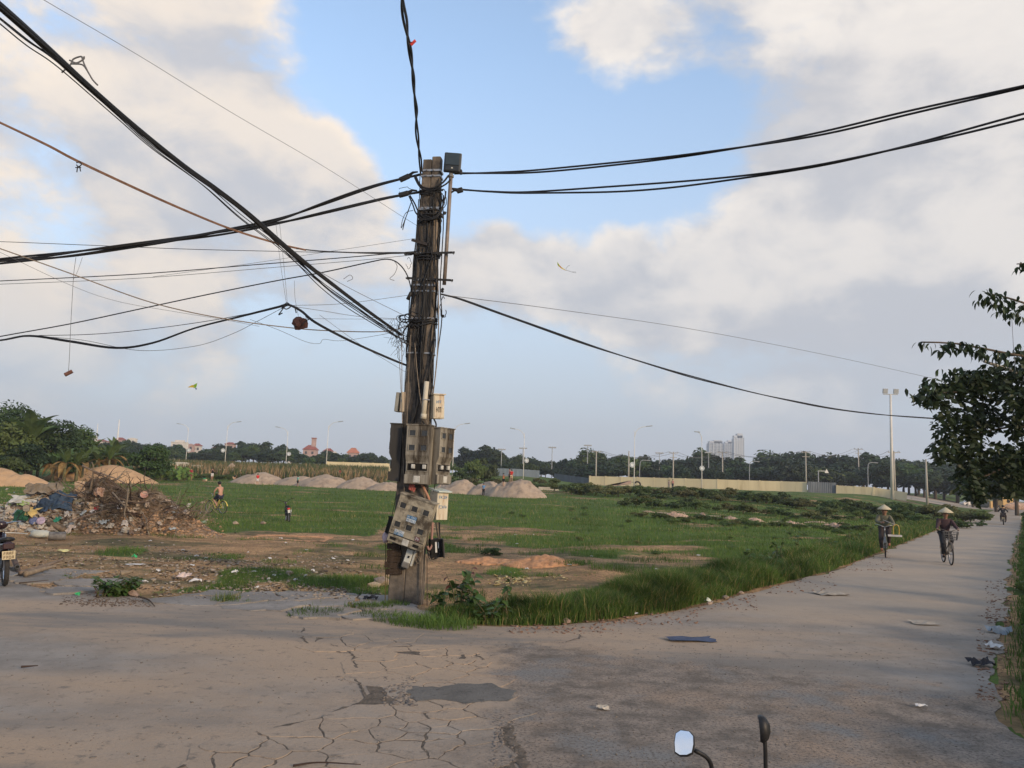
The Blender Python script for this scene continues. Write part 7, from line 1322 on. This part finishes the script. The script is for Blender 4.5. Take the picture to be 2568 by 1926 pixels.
p = gp(1687, 134); person('person in pink shirt and dark trousers before the long wall', p, rad(-120), 1.65, {}, PNK, NAVY, True)

# ================================================================== bicycles
M_TYRE = mat('tyre', (.035, .032, .030), .85, .3, 12); M_RIM = mat('rim_steel', (.32, .32, .33), .4, .2, 10, metal=.8); M_SADDLE = mat('saddle_black', (.02, .02, .02), .7)
def wheel(t, x, r, m_rim=M_RIM, wy=0.0, tr=.022, spokes=14, steer=0.0):
    M2 = TR(x, wy, r) @ RZ(steer); ty = MB().torus(r - tr, tr, 30, 6, M2).build('tyre', M_TYRE, t, True); MB().torus(r - tr * 2.2, tr * .55, 30, 5, M2).build('rim', m_rim, ty, True)
    mb = MB()
    for k in range(spokes): a = 2 * math.pi * k / spokes; mb.tube([M2 @ Vector((.02 * math.cos(a + .8), .02 * (1 if k % 2 else -1), .02 * math.sin(a + .8))), M2 @ Vector(((r - tr * 2) * math.cos(a), 0, (r - tr * 2) * math.sin(a)))], .0022, 3, False)
    o_ = mb.build('spokes', M_RIM, ty); o_['kind'] = 'stuff'; MB().lathe([(.02, -.04), (.02, .04)], 8, M2 @ RX(rad(90))).build('hub', M_RIM, ty)
def bicycle(label, loc, rz, m_, basket=True, guard=None, lean=0.0, rack=True, swept=True, steer=0.0):
    t = thing('bicycle', label, 'bicycle', loc, rz); t.rotation_euler = (lean, 0, rz); R = .33
    wheel(t, -.52, R); wheel(t, .54, R, steer=steer)
    hd0, hd1, bb, st = Vector((.36, 0, .80)), Vector((.41, 0, .60)), Vector((-.05, 0, .28)), Vector((-.20, 0, .72)); fr = MB()
    fr.tube(spline([hd1 + Vector((0, 0, .05)), (.25, 0, .48), (.08, 0, .32), bb], 10), .020, 7); fr.tube([hd0, hd1], .024, 8); fr.tube([bb, st], .018, 7)
    fr.tube(spline([hd0 - Vector((0, 0, .05)), (.15, 0, .55), (-.10, 0, .44)], 8), .015, 6)
    for y in (-.05, .05): fr.tube([bb + Vector((0, y * .6, 0)), (-.52, y * 1.1, R)], .011, 5); fr.tube([(-.17, y * .5, .62), (-.52, y * 1.1, R)], .010, 5)
    fr.build('frame', m_, t, True); fk = MB()
    for y in (-.05, .05): fk.tube([(.42, y * .7, .58), (.47, y, .45), (.54, y * 1.1, R)], .012, 6)
    fk.build('fork', m_, t, True)
    hb = MB(); hb.tube([hd0, (.345, 0, .98)], .014, 7); hb.tube(spline([(.18, .29, 1.02), (.28, .27, 1.06), (.40, .14, 1.04), (.36, 0, .99), (.40, -.14, 1.04), (.28, -.27, 1.06), (.18, -.29, 1.02)], 24), .011, 6); hb.build('handlebar', M_RIM if not basket else m_, t, True)
    for y in (-.29, .29): MB().tube([(.16, y, 1.015), (.25, y * .97, 1.05)], .016, 7).build('grip', M_SADDLE, t)
    MB().tube([(-.20, 0, .70), (-.215, 0, .80)], .013, 6).build('seat_post', M_RIM, t); sd = MB().rock((-.23, 0, .83), (.27, .19, .07), 1, 2, .03); sd.build('saddle', M_SADDLE, t, True)
    MB().lathe([(.08, -.008), (.08, .008)], 18, TR(bb) @ TR(0, -.06, 0) @ RX(rad(90))).build('chain_wheel', M_RIM, t); cr = MB()
    cr.tube([bb + Vector((0, -.05, 0)), bb + Vector((.14, -.07, -.08))], .009, 5); cr.tube([bb + Vector((0, .05, 0)), bb + Vector((-.14, .07, .08))], .009, 5); cr.build('cranks', M_RIM, t)['kind'] = 'stuff'
    MB().box(bb + Vector((.14, -.11, -.08)), (.09, .07, .02)).build('pedal', M_SADDLE, t); MB().box(bb + Vector((-.14, .11, .08)), (.09, .07, .02)).build('pedal', M_SADDLE, t); MB().box((-.28, -.075, .305), (.46, .02, .07)).build('chain_guard', guard or m_, t)
    for x in (-.52, .54):                       # mudguards
        g = MB(); vs = []; fs = []; a0, a1 = (.2, 2.9) if x < 0 else (.5, 2.6)
        for k in range(13): a = a0 + (a1 - a0) * k / 12; vs += [(x + (R + .02) * math.cos(a), -.032, R + (R + .02) * math.sin(a)), (x + (R + .028) * math.cos(a), 0, R + (R + .028) * math.sin(a)), (x + (R + .02) * math.cos(a), .032, R + (R + .02) * math.sin(a))]
        for k in range(12): b_ = k * 3; fs += [(b_, b_ + 1, b_ + 4, b_ + 3), (b_ + 1, b_ + 2, b_ + 5, b_ + 4)]
        g.add(vs, fs).build('mudguard', guard or m_, t)
    if rack:
        g = MB()
        for y in (-.06, .06): g.tube([(-.24, y, .70), (-.78, y, .72)], .008, 5); g.tube([(-.70, y, .72), (-.52, y, R)], .006, 5)
        for k in range(4): g.tube([(-.35 - k * .13, -.06, .715), (-.35 - k * .13, .06, .715)], .006, 5)
        g.build('rack', m_, t)
    if basket:
        g = MB(); z0, z1 = .76, 1.0
        for k in range(9):
            for ax in (0, 1):
                q = k / 8 - .5
                if ax == 0: g.tube([(.50, q * .30, z0), (.48, q * .38, z1)], .004, 4, False); g.tube([(.70, q * .30, z0), (.74, q * .38, z1)], .004, 4, False); g.tube([(.50, q * .30, z0), (.70, q * .30, z0)], .004, 4, False)
                else: x0, x1 = .60 + q * .2, .61 + q * .26; g.tube([(x0, -.15, z0), (x1, -.19, z1)], .004, 4, False); g.tube([(x0, .15, z0), (x1, .19, z1)], .004, 4, False)
        for z, a, b_, w in ((z0, .50, .70, .15), (.84, .493, .713, .163), (.92, .487, .727, .177), (z1, .48, .74, .19)): g.tube([(a, -w, z), (b_, -w, z), (b_, w, z), (a, w, z), (a, -w, z)], .006, 4)
        g.build('basket', mat('basket_wire', (.14, .13, .12), .5, .3, 10, metal=.3), t)['kind'] = 'stuff'
    return t
RIDE = {'pelvis': (-.22, 0, .93), 'waist': (-.18, 0, 1.06), 'chest': (-.10, 0, 1.22), 'neckb': (-.05, 0, 1.35), 'neck': (-.03, 0, 1.41), 'head': (0, 0, 1.49), 'crown': (.0, 0, 1.57), 'shl': (-.07, .16, 1.31), 'shr': (-.07, -.16, 1.31), 'ell': (.06, .25, 1.14), 'elr': (.06, -.25, 1.14), 'wrl': (.19, .28, 1.06), 'wrr': (.19, -.28, 1.06), 'hdl': (.23, .28, 1.06), 'hdr': (.23, -.28, 1.06), 'hipl': (-.20, .09, .89), 'hipr': (-.20, -.09, .89), 'knl': (.12, .12, .72), 'knr': (.16, -.12, .58), 'anl': (-.17, .11, .45), 'anr': (.06, -.11, .27), 'tol': (-.08, .12, .38), 'tor': (.16, -.12, .22)}
M_YB = mat('bike_yellow', (.55, .44, .10), .5, .12, 6); M_GB = mat('bike_grey', (.16, .16, .155), .5, .2, 6, metal=.4); M_BB = mat('bike_brown', (.13, .11, .09), .5, .2, 6, metal=.3); HAT = mat('hat_straw', (.46, .40, .28), .9, .12, 20)
p = foot(541, 40.5); hz = rad(148); bicycle('yellow bicycle ridden by the shirtless man on the grass', p, hz, M_YB, False, M_YB, rack=False)
SIT = dict(RIDE, waist=(-.24, 0, 1.07), chest=(-.22, 0, 1.24), neckb=(-.17, 0, 1.38), neck=(-.15, 0, 1.44), head=(-.12, .02, 1.52), crown=(-.12, .03, 1.60), shl=(-.18, .17, 1.33), shr=(-.18, -.17, 1.33), ell=(-.06, .24, 1.12), elr=(-.06, -.24, 1.12), wrl=(.06, .14, .97), wrr=(.06, -.14, .97), hdl=(.10, .10, .94), hdr=(.10, -.10, .94))
person('shirtless man in dark shorts seated on the yellow bicycle', p, hz, 1.6, SIT, None, NAVY, skin=mat('skin_light', (.42, .235, .165), .6, .08, 8), face=True)
p = flat(2376, 1414); hz = math.atan2(-.95, -.31); bicycle('bicycle with front wire basket ridden on the road', p, hz, M_BB, True)
person('rider in dark plum jacket and conical hat on the basket bicycle', p, hz, 1.6, RIDE, PLUM, BLK, True, True, SKIN2, HAT, False, shoes=DBR, face=True)
p = flat(2221, 1396); hz = math.atan2(-.90, -.44); bicycle('bicycle ridden at the left edge of the road', p, hz, M_GB, False)
person('rider in grey green cloak and conical hat at the left road edge', p, hz, 1.6, dict(RIDE, wrr=(.30, -.10, 1.12), hdr=(.34, -.06, 1.13)), OLV, DBR, True, True, SKIN2, HAT, False, shoes=cl('sandal', (.30, .12, .08)), face=True, fat=1.12)
M_h = TR(p) @ RZ(hz)
t = thing('carrying_frame', 'yellow bent frame with pale board carried on the left rider\'s bicycle', 'frame'); MB().tube([M_h @ Vector(q) for q in ((.3, -.05, 1.22), (.32, .2, 1.12), (.34, .42, 1.05))], .012, 6).build('stick', mat('stick_grey', (.35, .33, .30), .8), t, True); MB().tube(spline([M_h @ Vector(q) for q in ((.34, .26, .72), (.34, .26, 1.0), (.34, .34, 1.08), (.34, .42, 1.0), (.34, .42, .72))], 18), .014, 6).build('bent_frame', mat('rattan', (.48, .32, .07), .8), t, True); MB().box((0, 0, 0), (.12, .42, .06), M_h @ TR(.34, .3, .72)).build('board', mat('pale_board', (.52, .48, .44), .8), t)
# ================================================================== motorbikes
M_MB = mat('moto_maroon', (.028, .016, .020), .25, .2, 4, spec=.5); M_CHR = mat('chrome', (.55, .55, .56), .2, .15, 8, metal=1.0); M_ENG = mat('engine_grey', (.15, .15, .15), .6, .4, 14, metal=.5); M_TAIL = mat('tail_red', (.030, .010, .014), .35); M_PLATE = mat('plate_tan', (.46, .38, .24), .7, .2, 10); M_MIR = mat('mirror_glass', (.9, .92, .95), .02, .0, 3, metal=1.0); M_PLAS = mat('black_plastic', (.016, .016, .017), .5, .2, 10)
def motorbike(label, loc, rz, body=M_MB, lean=0.0, mirrors=((0, 0), (0, 0)), plate=True, stand=True):
    t = thing('motorbike', label, 'motorbike', loc, rz); t.rotation_euler = (lean, 0, rz); R = .285
    wheel(t, -.60, R, M_CHR, tr=.042, spokes=18); wheel(t, .62, R, M_CHR, tr=.036, spokes=18)
    def loft(nm, secs, m_, n=10):               # sections (x, z, half width, half height)
        vs = [(x, w * math.cos(2 * math.pi * j / n), z + h * math.sin(2 * math.pi * j / n)) for x, z, w, h in secs for j in range(n)]; k = len(secs); fs = [(i * n + j, (i + 1) * n + j, (i + 1) * n + (j + 1) % n, i * n + (j + 1) % n) for i in range(k - 1) for j in range(n)] + [tuple(range(n)), tuple(reversed(range((k - 1) * n, k * n)))]
        return MB().add(vs, fs).build(nm, m_, t, True)
    loft('seat', [(-.78, .80, .06, .03), (-.70, .79, .12, .045), (-.35, .76, .13, .05), (-.05, .73, .11, .05), (.05, .72, .06, .03)], M_PLAS); loft('tail_cowl', [(-.92, .74, .05, .04), (-.80, .70, .10, .06), (-.50, .66, .13, .08), (-.15, .62, .11, .09), (.05, .56, .07, .07)], body); loft('body_spine', [(.0, .52, .06, .07), (.25, .56, .06, .07), (.42, .75, .08, .10)], body)
    loft('engine', [(-.22, .33, .09, .06), (-.08, .32, .11, .10), (.12, .33, .09, .10), (.26, .36, .06, .06)], M_ENG)
    for s in (-1, 1): MB().add([(.44, s * .05, .88), (.50, s * .12, .70), (.42, s * .19, .50), (.30, s * .20, .36), (.26, s * .17, .36), (.38, s * .13, .52), (.42, s * .05, .74)], [(0, 1, 2, 3, 4, 5, 6)]).build('leg_shield', body, t)
    loft('headlamp_cowl', [(.36, .98, .08, .05), (.44, .97, .12, .08), (.52, .94, .10, .07), (.56, .92, .05, .04)], body); MB().rock((.555, 0, .925), (.03, .15, .10), 1, 2, .02).build('headlamp', mat('lamp_glass', (.5, .5, .5), .15), t, True)
    fk = MB()
    for y in (-.075, .075): fk.tube([(.44, y * .9, .80), (.62, y, R)], .022, 7)
    fk.build('fork', M_CHR, t, True); MB().tube(spline([(.26, .33, 1.02), (.34, .2, 1.02), (.40, 0, .99), (.34, -.2, 1.02), (.26, -.33, 1.02)], 16), .012, 6).build('handlebar', M_CHR, t, True)
    for y in (-.34, .34): MB().tube([(.19, y * 1.03, 1.015), (.29, y * .9, 1.02)], .018, 8).build('grip', M_PLAS, t)
    for x, a0, a1, r in ((.62, .6, 2.7, R + .03), (-.60, .5, 2.2, R + .05)):
        vs = []; fs = []
        for k in range(11): a = a0 + (a1 - a0) * k / 10; vs += [(x + r * math.cos(a), -.06, R + r * math.sin(a)), (x + (r + .02) * math.cos(a), 0, R + (r + .02) * math.sin(a)), (x + r * math.cos(a), .06, R + r * math.sin(a))]
        for k in range(10): b_ = k * 3; fs += [(b_, b_ + 1, b_ + 4, b_ + 3), (b_ + 1, b_ + 2, b_ + 5, b_ + 4)]
        MB().add(vs, fs).build('mudguard', body, t)
    MB().cbox((-.93, 0, .70), (.06, .17, .10), .015).build('tail_light', M_TAIL, t); MB().tube(spline([(.1, -.10, .26), (-.2, -.13, .24), (-.55, -.15, .27), (-.82, -.15, .33)], 12), [.02] * 4 + [.028, .04, .045, .045, .045, .045, .045, .045, .042][:9], 9).build('exhaust', M_ENG, t, True); MB().lathe([(.030, 0), (.018, -.015)], 10, TR(-.825, -.15, .331) @ RY(rad(-90))).build('exhaust_tip', M_DARKIN, t)
    MB().tube([(-.95, 0, .66), (-.99, 0, .50)], .012, 5).build('plate_bracket', M_PLAS, t)
    if plate: k_ = MB().box((-1.0, 0, .555), (.006, .19, .14), RY(rad(10))).build('licence_plate', M_PLATE, t); PM_ = TR(-1.008, 0, .555) @ RY(rad(10)) @ RZ(rad(-90)); h_ = thing('x', '', ''); bpy.data.objects.remove(h_)
    if plate:
        for zz, n, sd in ((.032, 4, 5), (-.034, 4, 6)):
            rr_ = random.Random(sd); mb = MB(); cw = .155 / n
            for i in range(n):
                x = -.0775 + (i + .5) * cw; k = rr_.randint(0, 4)
                if k != 1: mb.box((x - cw * .27, 0, zz), (cw * .17, .002, .044), None)
                if k in (0, 2, 3): mb.box((x + cw * .25, 0, zz), (cw * .17, .002, .044))
                mb.box((x, 0, zz + .02), (cw * .6, .002, .008)); mb.box((x, 0, zz - (.02 if k % 2 else .0)), (cw * .6, .002, .008))
            mb2 = MB(); mb2.add(mb.v, mb.f, PM_); mb2.build('plate_characters', mat('plate_ink', (.10, .07, .045), .7), k_)['kind'] = 'stuff'
    if stand: MB().tube([(-.15, .10, .24), (-.20, .24, .02)], .012, 6).build('side_stand', M_CHR, t)
    for s, (yaw, tilt) in zip((1, -1), mirrors): mirror(t, s, yaw, tilt)
    return t
def mirror(t, s, yaw, tilt, stalk=None):
    c = Vector((.24, s * .36, 1.26)); o_ = MB().tube(spline(stalk or [(.30, s * .24, 1.03), (.30, s * .26, 1.12), (.26, s * .33, 1.20), (.25, s * .355, 1.235)], 14), .0075, 7).build('mirror_stalk', M_PLAS, t, True)
    M2 = TR(c) @ RZ(yaw) @ RY(tilt); poly = [(-.052, -.048), (-.030, -.062), (.012, -.060), (.046, -.044), (.055, -.004), (.050, .036), (.022, .056), (-.022, .058), (-.048, .040), (-.058, -.004)]
    sh = MB(); k = len(poly); rings = [(1.0, -.004), (1.10, .002), (1.08, .016), (.82, .034), (.35, .044)]; vs = [(x, py * q, pz * q) for q, x in rings for py, pz in poly]; fs = [(i * k + j, i * k + (j + 1) % k, (i + 1) * k + (j + 1) % k, (i + 1) * k + j) for i in range(len(rings) - 1) for j in range(k)] + [tuple((len(rings) - 1) * k + j for j in range(k))]
    m_ = sh.add(vs, fs, M2).build('mirror_shell', M_PLAS, t, True); MB().add([(-.0045, py * .99, pz * .99) for py, pz in poly], [tuple(range(k))], M2).build('mirror_glass', M_MIR, m_)
# parked at the left edge
p = flat(12, 1470); motorbike('dark motorbike parked at the left frame edge, rear towards the paving', Vector((p.x - .37, p.y + .47, 0)), rad(128), lean=-.06)
t = thing('broken_box', 'crushed grey box under the parked motorbike', 'box', fl(33, 1448), .6); MB().box((0, 0, .03), (.30, .2, .02), RY(.2)).build('side_panel', mat('box_greyish', (.20, .20, .20), .8, .3), t); MB().box((.06, .02, .07), (.22, .16, .02), RY(-.35)).build('side_panel', mat('box_greyish', (.2, .2, .2)), t)
o = MB().tube([fl(18, 1410) + Vector((0, 0, .35)), fl(36, 1432) + Vector((0, 0, .12)), fl(50, 1442)], [.05, .05, .04], 7).build('rusty_pipe', mat('rust_pipe', (.08, .055, .045), .9, .4, 8)); tag(o, 'dark rusty pipe leaning behind the parked motorbike', 'pipe')
# the motorbike whose mirrors stand in the lower right
A = flat(1715, 1862); mz = 1.26
def mirror_at(u, v): return flat(u, v, mz)
a_, b_ = mirror_at(1716, 1864), mirror_at(1908, 1822); rv = (b_ - a_); hd = math.atan2(rv.x, -rv.y); hd = math.atan2(rv.y, rv.x) + math.pi / 2
mid = (a_ + b_) / 2; org = mid - Vector((.24 * math.cos(hd), .24 * math.sin(hd), 0)); org.z = 0
front = motorbike('motorbike in the near right corner with only its two mirrors in view', org, hd, mirrors=((0.0, 0.0), (0.0, 0.0)), lean=0)
for c in list(front.children):
    if c.name.startswith('mirror_'):
        for g in list(c.children): bpy.data.objects.remove(g)
        bpy.data.objects.remove(c)
FI = (TR(org) @ RZ(hd)).inverted()
def near_mirror(u, v, view_yaw, tilt, stalk_uv, sc=1.0):
    """glass normal is local -X of the mirror frame; view_yaw is measured from facing the camera"""
    c = mirror_at(u, v); face = math.atan2(-c.y, -c.x) + view_yaw; M2 = FI @ TR(c) @ RZ(face + math.pi) @ RY(tilt) @ RX(rad(-6)); poly = [(-.050, -.050), (-.026, -.064), (.010, -.062), (.036, -.050), (.046, -.010), (.046, .030), (.026, .052), (-.018, .056), (-.044, .040), (-.052, -.004)]; poly = [(-y * sc, z * sc) for y, z in poly][::-1]
    k = len(poly); rings = [(1.0, -.004), (1.10, .002), (1.09, .012), (.85, .022), (.40, .030)]; vs = [(x, py * q, pz * q) for q, x in rings for py, pz in poly]; fs = [(i * k + j, i * k + (j + 1) % k, (i + 1) * k + (j + 1) % k, (i + 1) * k + j) for i in range(len(rings) - 1) for j in range(k)] + [tuple((len(rings) - 1) * k + j for j in range(k))]
    sh = MB().add(vs, fs, M2).build('mirror_shell', M_PLAS, front, True); MB().add([(-.0045, py * .99, pz * .99) for py, pz in poly], [tuple(range(k))], M2).build('mirror_glass', M_MIR, sh)
    P = [FI @ at(uu, vv, c.y + dy) for uu, vv, dy in stalk_uv]; MB().tube(spline(P, 14), .0068, 7).build('mirror_stalk', M_PLAS, front, True)
near_mirror(1717, 1861, rad(-10), rad(24), [(1742, 1882, .02), (1768, 1896, .03), (1781, 1912, .04), (1786, 1940, .05), (1790, 2010, .06)], .56)
near_mirror(1906, 1826, rad(-83), rad(-4), [(1917, 1850, .02), (1919, 1880, .02), (1920, 1930, .03), (1925, 2010, .04)], .62)
# far rider going away
p = flat(2517, 1316); hz = math.atan2(RD.y, RD.x); motorbike('dark motorbike ridden away along the far road', p, hz, stand=False)
person('rider in black jacket on the motorbike far along the road', p, hz, 1.62, dict(RIDE, pelvis=(-.28, 0, .88), waist=(-.25, 0, 1.0), chest=(-.18, 0, 1.17), neckb=(-.13, 0, 1.30), neck=(-.11, 0, 1.36), head=(-.09, 0, 1.44), crown=(-.09, 0, 1.52), shl=(-.15, .17, 1.26), shr=(-.15, -.17, 1.26), ell=(.0, .30, 1.10), elr=(.0, -.30, 1.10), wrl=(.16, .33, 1.03), wrr=(.16, -.33, 1.03), hdl=(.2, .33, 1.03), hdr=(.2, -.33, 1.03), hipl=(-.25, .1, .85), hipr=(-.25, -.1, .85), knl=(.12, .17, .68), knr=(.12, -.17, .68), anl=(.0, .17, .32), anr=(.0, -.17, .32), tol=(.14, .17, .28), tor=(.14, -.17, .28)), BLK, DBR, True, True, shoes=DBR)
# electric bike standing in the grass
def ebike(label, loc, rz, lean):
    t = thing('electric_bike', label, 'electric bike', loc, rz); t.rotation_euler = (lean, 0, rz); R = .27; wheel(t, -.48, R, tr=.034); wheel(t, .50, R, tr=.034); fr = MB()
    fr.tube(spline([(.36, 0, .78), (.30, 0, .52), (.10, 0, .30), (-.15, 0, .28), (-.28, 0, .45), (-.30, 0, .68)], 16), .028, 8); fr.tube([(-.15, .06, .28), (-.48, .07, R)], .014, 5); fr.tube([(-.15, -.06, .28), (-.48, -.07, R)], .014, 5); fr.tube([(-.28, .05, .55), (-.48, .07, R)], .012, 5); fr.tube([(-.28, -.05, .55), (-.48, -.07, R)], .012, 5); fr.build('frame', M_PLAS, t, True); fk = MB()
    for y in (-.06, .06): fk.tube([(.37, y * .8, .72), (.50, y, R)], .014, 6)
    fk.build('fork', M_PLAS, t, True); MB().tube(spline([(.22, .36, 1.03), (.32, .22, 1.0), (.35, 0, .90), (.32, -.22, 1.0), (.22, -.36, 1.03)], 16), .013, 6).build('handlebar', M_PLAS, t, True); MB().tube([(.36, 0, .76), (.35, 0, .92)], .018, 6).build('stem', M_PLAS, t)
    for y in (-.36, .36): MB().tube([(.12, y * 1.04, 1.04), (.24, y * .98, 1.03)], .02, 7).build('grip', M_PLAS, t); MB().tube([(.26, y * .7, 1.0), (.22, y * .75, 1.12)], .006, 5).build('brake_lever', M_PLAS, t)
    MB().rock((-.32, 0, .73), (.30, .20, .09), 1, 2, .03).build('saddle', M_SADDLE, t, True); MB().cbox((-.52, 0, .66), (.28, .16, .07), .02).build('rear_rack', M_PLAS, t); MB().cbox((-.68, 0, .63), (.05, .12, .07), .015).build('tail_light', mat('tail_bright', (.55, .04, .035), .4), t); MB().cbox((-.70, 0, .50), (.03, .11, .16), .01).build('rear_panel', mat('panel_white', (.62, .62, .60), .5), t)
    MB().cbox((-.42, -.11, .42), (.46, .025, .12), .01, RY(rad(28))).build('side_panel', mat('panel_white', (.62, .62, .6)), t); MB().cbox((.05, 0, .36), (.30, .16, .14), .03).build('battery_box', M_PLAS, t); MB().rock((.40, 0, .86), (.08, .12, .10), 1, 2, .04).build('headlamp', M_LAMPR, t); MB().tube([(-.15, .10, .24), (-.18, .20, .0)], .012, 5).build('stand', M_RIM, t)
    for x in (-.48, .50):
        vs = []; fs = []
        for k in range(9): a = .5 + 2.2 * k / 8; vs += [(x + .30 * math.cos(a), -.045, R + .30 * math.sin(a)), (x + .30 * math.cos(a), .045, R + .30 * math.sin(a))]
        fs = [(2 * k, 2 * k + 1, 2 * k + 3, 2 * k + 2) for k in range(8)]; MB().add(vs, fs).build('mudguard', M_PLAS, t)
ebike('black electric bike with red tail light parked on the grass', foot(723, 35.8), rad(112), rad(-9))
# ================================================================== far end of the road
def far_end():
    n = 24; X = np.linspace(74, 190, n); Y = np.linspace(150, 215, n); gx, gy = np.meshgrid(X, Y); V = np.stack([gx.ravel(), gy.ravel(), (terr(gx, gy) + .05).ravel()], 1); i, j = np.meshgrid(np.arange(n - 1), np.arange(n - 1), indexing='ij'); idx = np.stack([i * n + j, i * n + j + 1, (i + 1) * n + j + 1, (i + 1) * n + j], -1).reshape(-1, 4); struct(link('side_road', npmesh('side_road', V, 4, idx, M_CONC, True)))
    def car(label, u, Y, m_, rz):
        t = thing('parked_car', label, 'car', foot(u, Y), rz); prof = [(-2.1, .35), (-2.15, .75), (-1.9, .95), (-1.3, 1.0), (-.75, 1.42), (.55, 1.45), (1.15, 1.0), (1.95, .85), (2.1, .6), (2.05, .35)]; k = len(prof); vs = [(x, -.82, z) for x, z in prof] + [(x, .82, z) for x, z in prof]; MB().add(vs, [tuple(range(k)), tuple(range(2 * k - 1, k - 1, -1))] + [(i_, (i_ + 1) % k, k + (i_ + 1) % k, k + i_) for i_ in range(k)]).build('body', m_, t)
        for s in (-1, 1): MB().add([(-1.1, s * .83, 1.02), (-.68, s * .83, 1.36), (.5, s * .83, 1.38), (1.0, s * .83, 1.02)], [(0, 1, 2, 3)]).build('side_window', M_GLASS, t)
        for x in (-1.3, 1.3):
            for s in (-1, 1): MB().lathe([(.32, -.1), (.32, .1)], 14, TR(x, s * .76, .32) @ RX(rad(90))).build('wheel', M_TYRE, t)
    car('white car parked across the far end of the road', 2434, 182, mat('car_white', (.60, .56, .52), .35, .05), .05); car('dark blue car behind the grey tarpaulin at the road end', 2466, 205, mat('car_blue', (.05, .06, .12), .35, .1), .0)
    p = foot(2522, 172); t = thing('yellow_booth', 'small yellow booth with a round dark opening at the road end', 'booth', p); MB().box((0, 0, 1.35), (2.2, 2.0, 2.7)).build('wall', mat('booth_yellow', (.56, .36, .15), .8, .1), t); MB().lathe([(.36, 0), (.36, .06)], 16, TR(.05, -1.0, 1.75) @ RX(rad(90))).build('opening', M_DARKIN, t); MB().box((0, 0, 2.76), (2.4, 2.2, .12)).build('roof', mat('booth_yellow', (.5, .3, .1)), t)
    p = foot(2464, 176); o_ = crumple(3.4, 2.4, .6, 9).build('tarpaulin_cover', mat('tarp_grey', (.17, .17, .145), .8, .2, 1)); mb = MB().rock((0, 0, 1.1), (3.2, 2.2, 2.9), 8, 2, .06); bpy.data.objects.remove(o_); o_ = mb.build('covered_stack', mat('tarp_grey', (.17, .17, .145), .8, .2, 1)); o_.location = p; tag(o_, 'load under a grey tarpaulin right of the white car', 'tarpaulin')
    p = foot(2428, 160); tag(MB().tube([p, p + Vector((0, 0, 3.9))], .10, 7).build('thin_post', M_CPOLE), 'thin pale post in front of the white car', 'post'); p = foot(2486, 172); tag(MB().cbox(p + Vector((0, 0, .8)), (.5, .5, 1.6), .05).build('gate_post', mat('booth_yellow', (.5, .3, .1))), 'short yellow gate post left of the booth', 'post')
    motorbike('dark motorbike standing left of the yellow booth', foot(2500, 168), rad(200))
    p = foot(2560, 165); o_ = MB().rock((0, 0, .7), (7, 1.5, 1.8), 3, 2, .12).build('rubble_bank', mat('rubble_pink', (.4, .275, .2))); o_.location = p; tag(o_, 'pinkish rubble bank right of the yellow booth', 'rubble')
far_end()
t = thing('hand_cart', 'long pinkish cart with one big wheel before the long wall', 'cart', foot(1572, 128), 0); MB().prism([(-3.6, .2), (-1.8, .25), (.6, 1.15), (.6, .55)], -.5, .5, RX(rad(90))).build('tray', mat('cart_pink', (.36, .25, .20), .8, .2), t); MB().torus(.5, .13, 20, 6, TR(1.7, 0, .5)).build('wheel', M_TYRE, t); MB().box((.9, 0, .9), (1.2, .08, .08)).build('handle', M_ENG, t)
# ================================================================== haze
hm = bpy.data.materials.new('haze_air'); hm.use_nodes = True; nt = hm.node_tree; nt.nodes.remove(nt.nodes['Principled BSDF'])
pv = nt.nodes.new('ShaderNodeVolumePrincipled'); pv.inputs['Color'].default_value = (.86, .91, 1.0, 1); pv.inputs['Density'].default_value = .00036; pv.inputs['Anisotropy'].default_value = .2
nt.links.new(pv.outputs[0], nt.nodes['Material Output'].inputs['Volume'])
hzb = MB().box((0, 0, 65), (4000, 4000, 132)).build('haze', hm); tag(hzb, 'pale evening haze filling the air over the fields', 'haze'); hzb['kind'] = 'stuff'
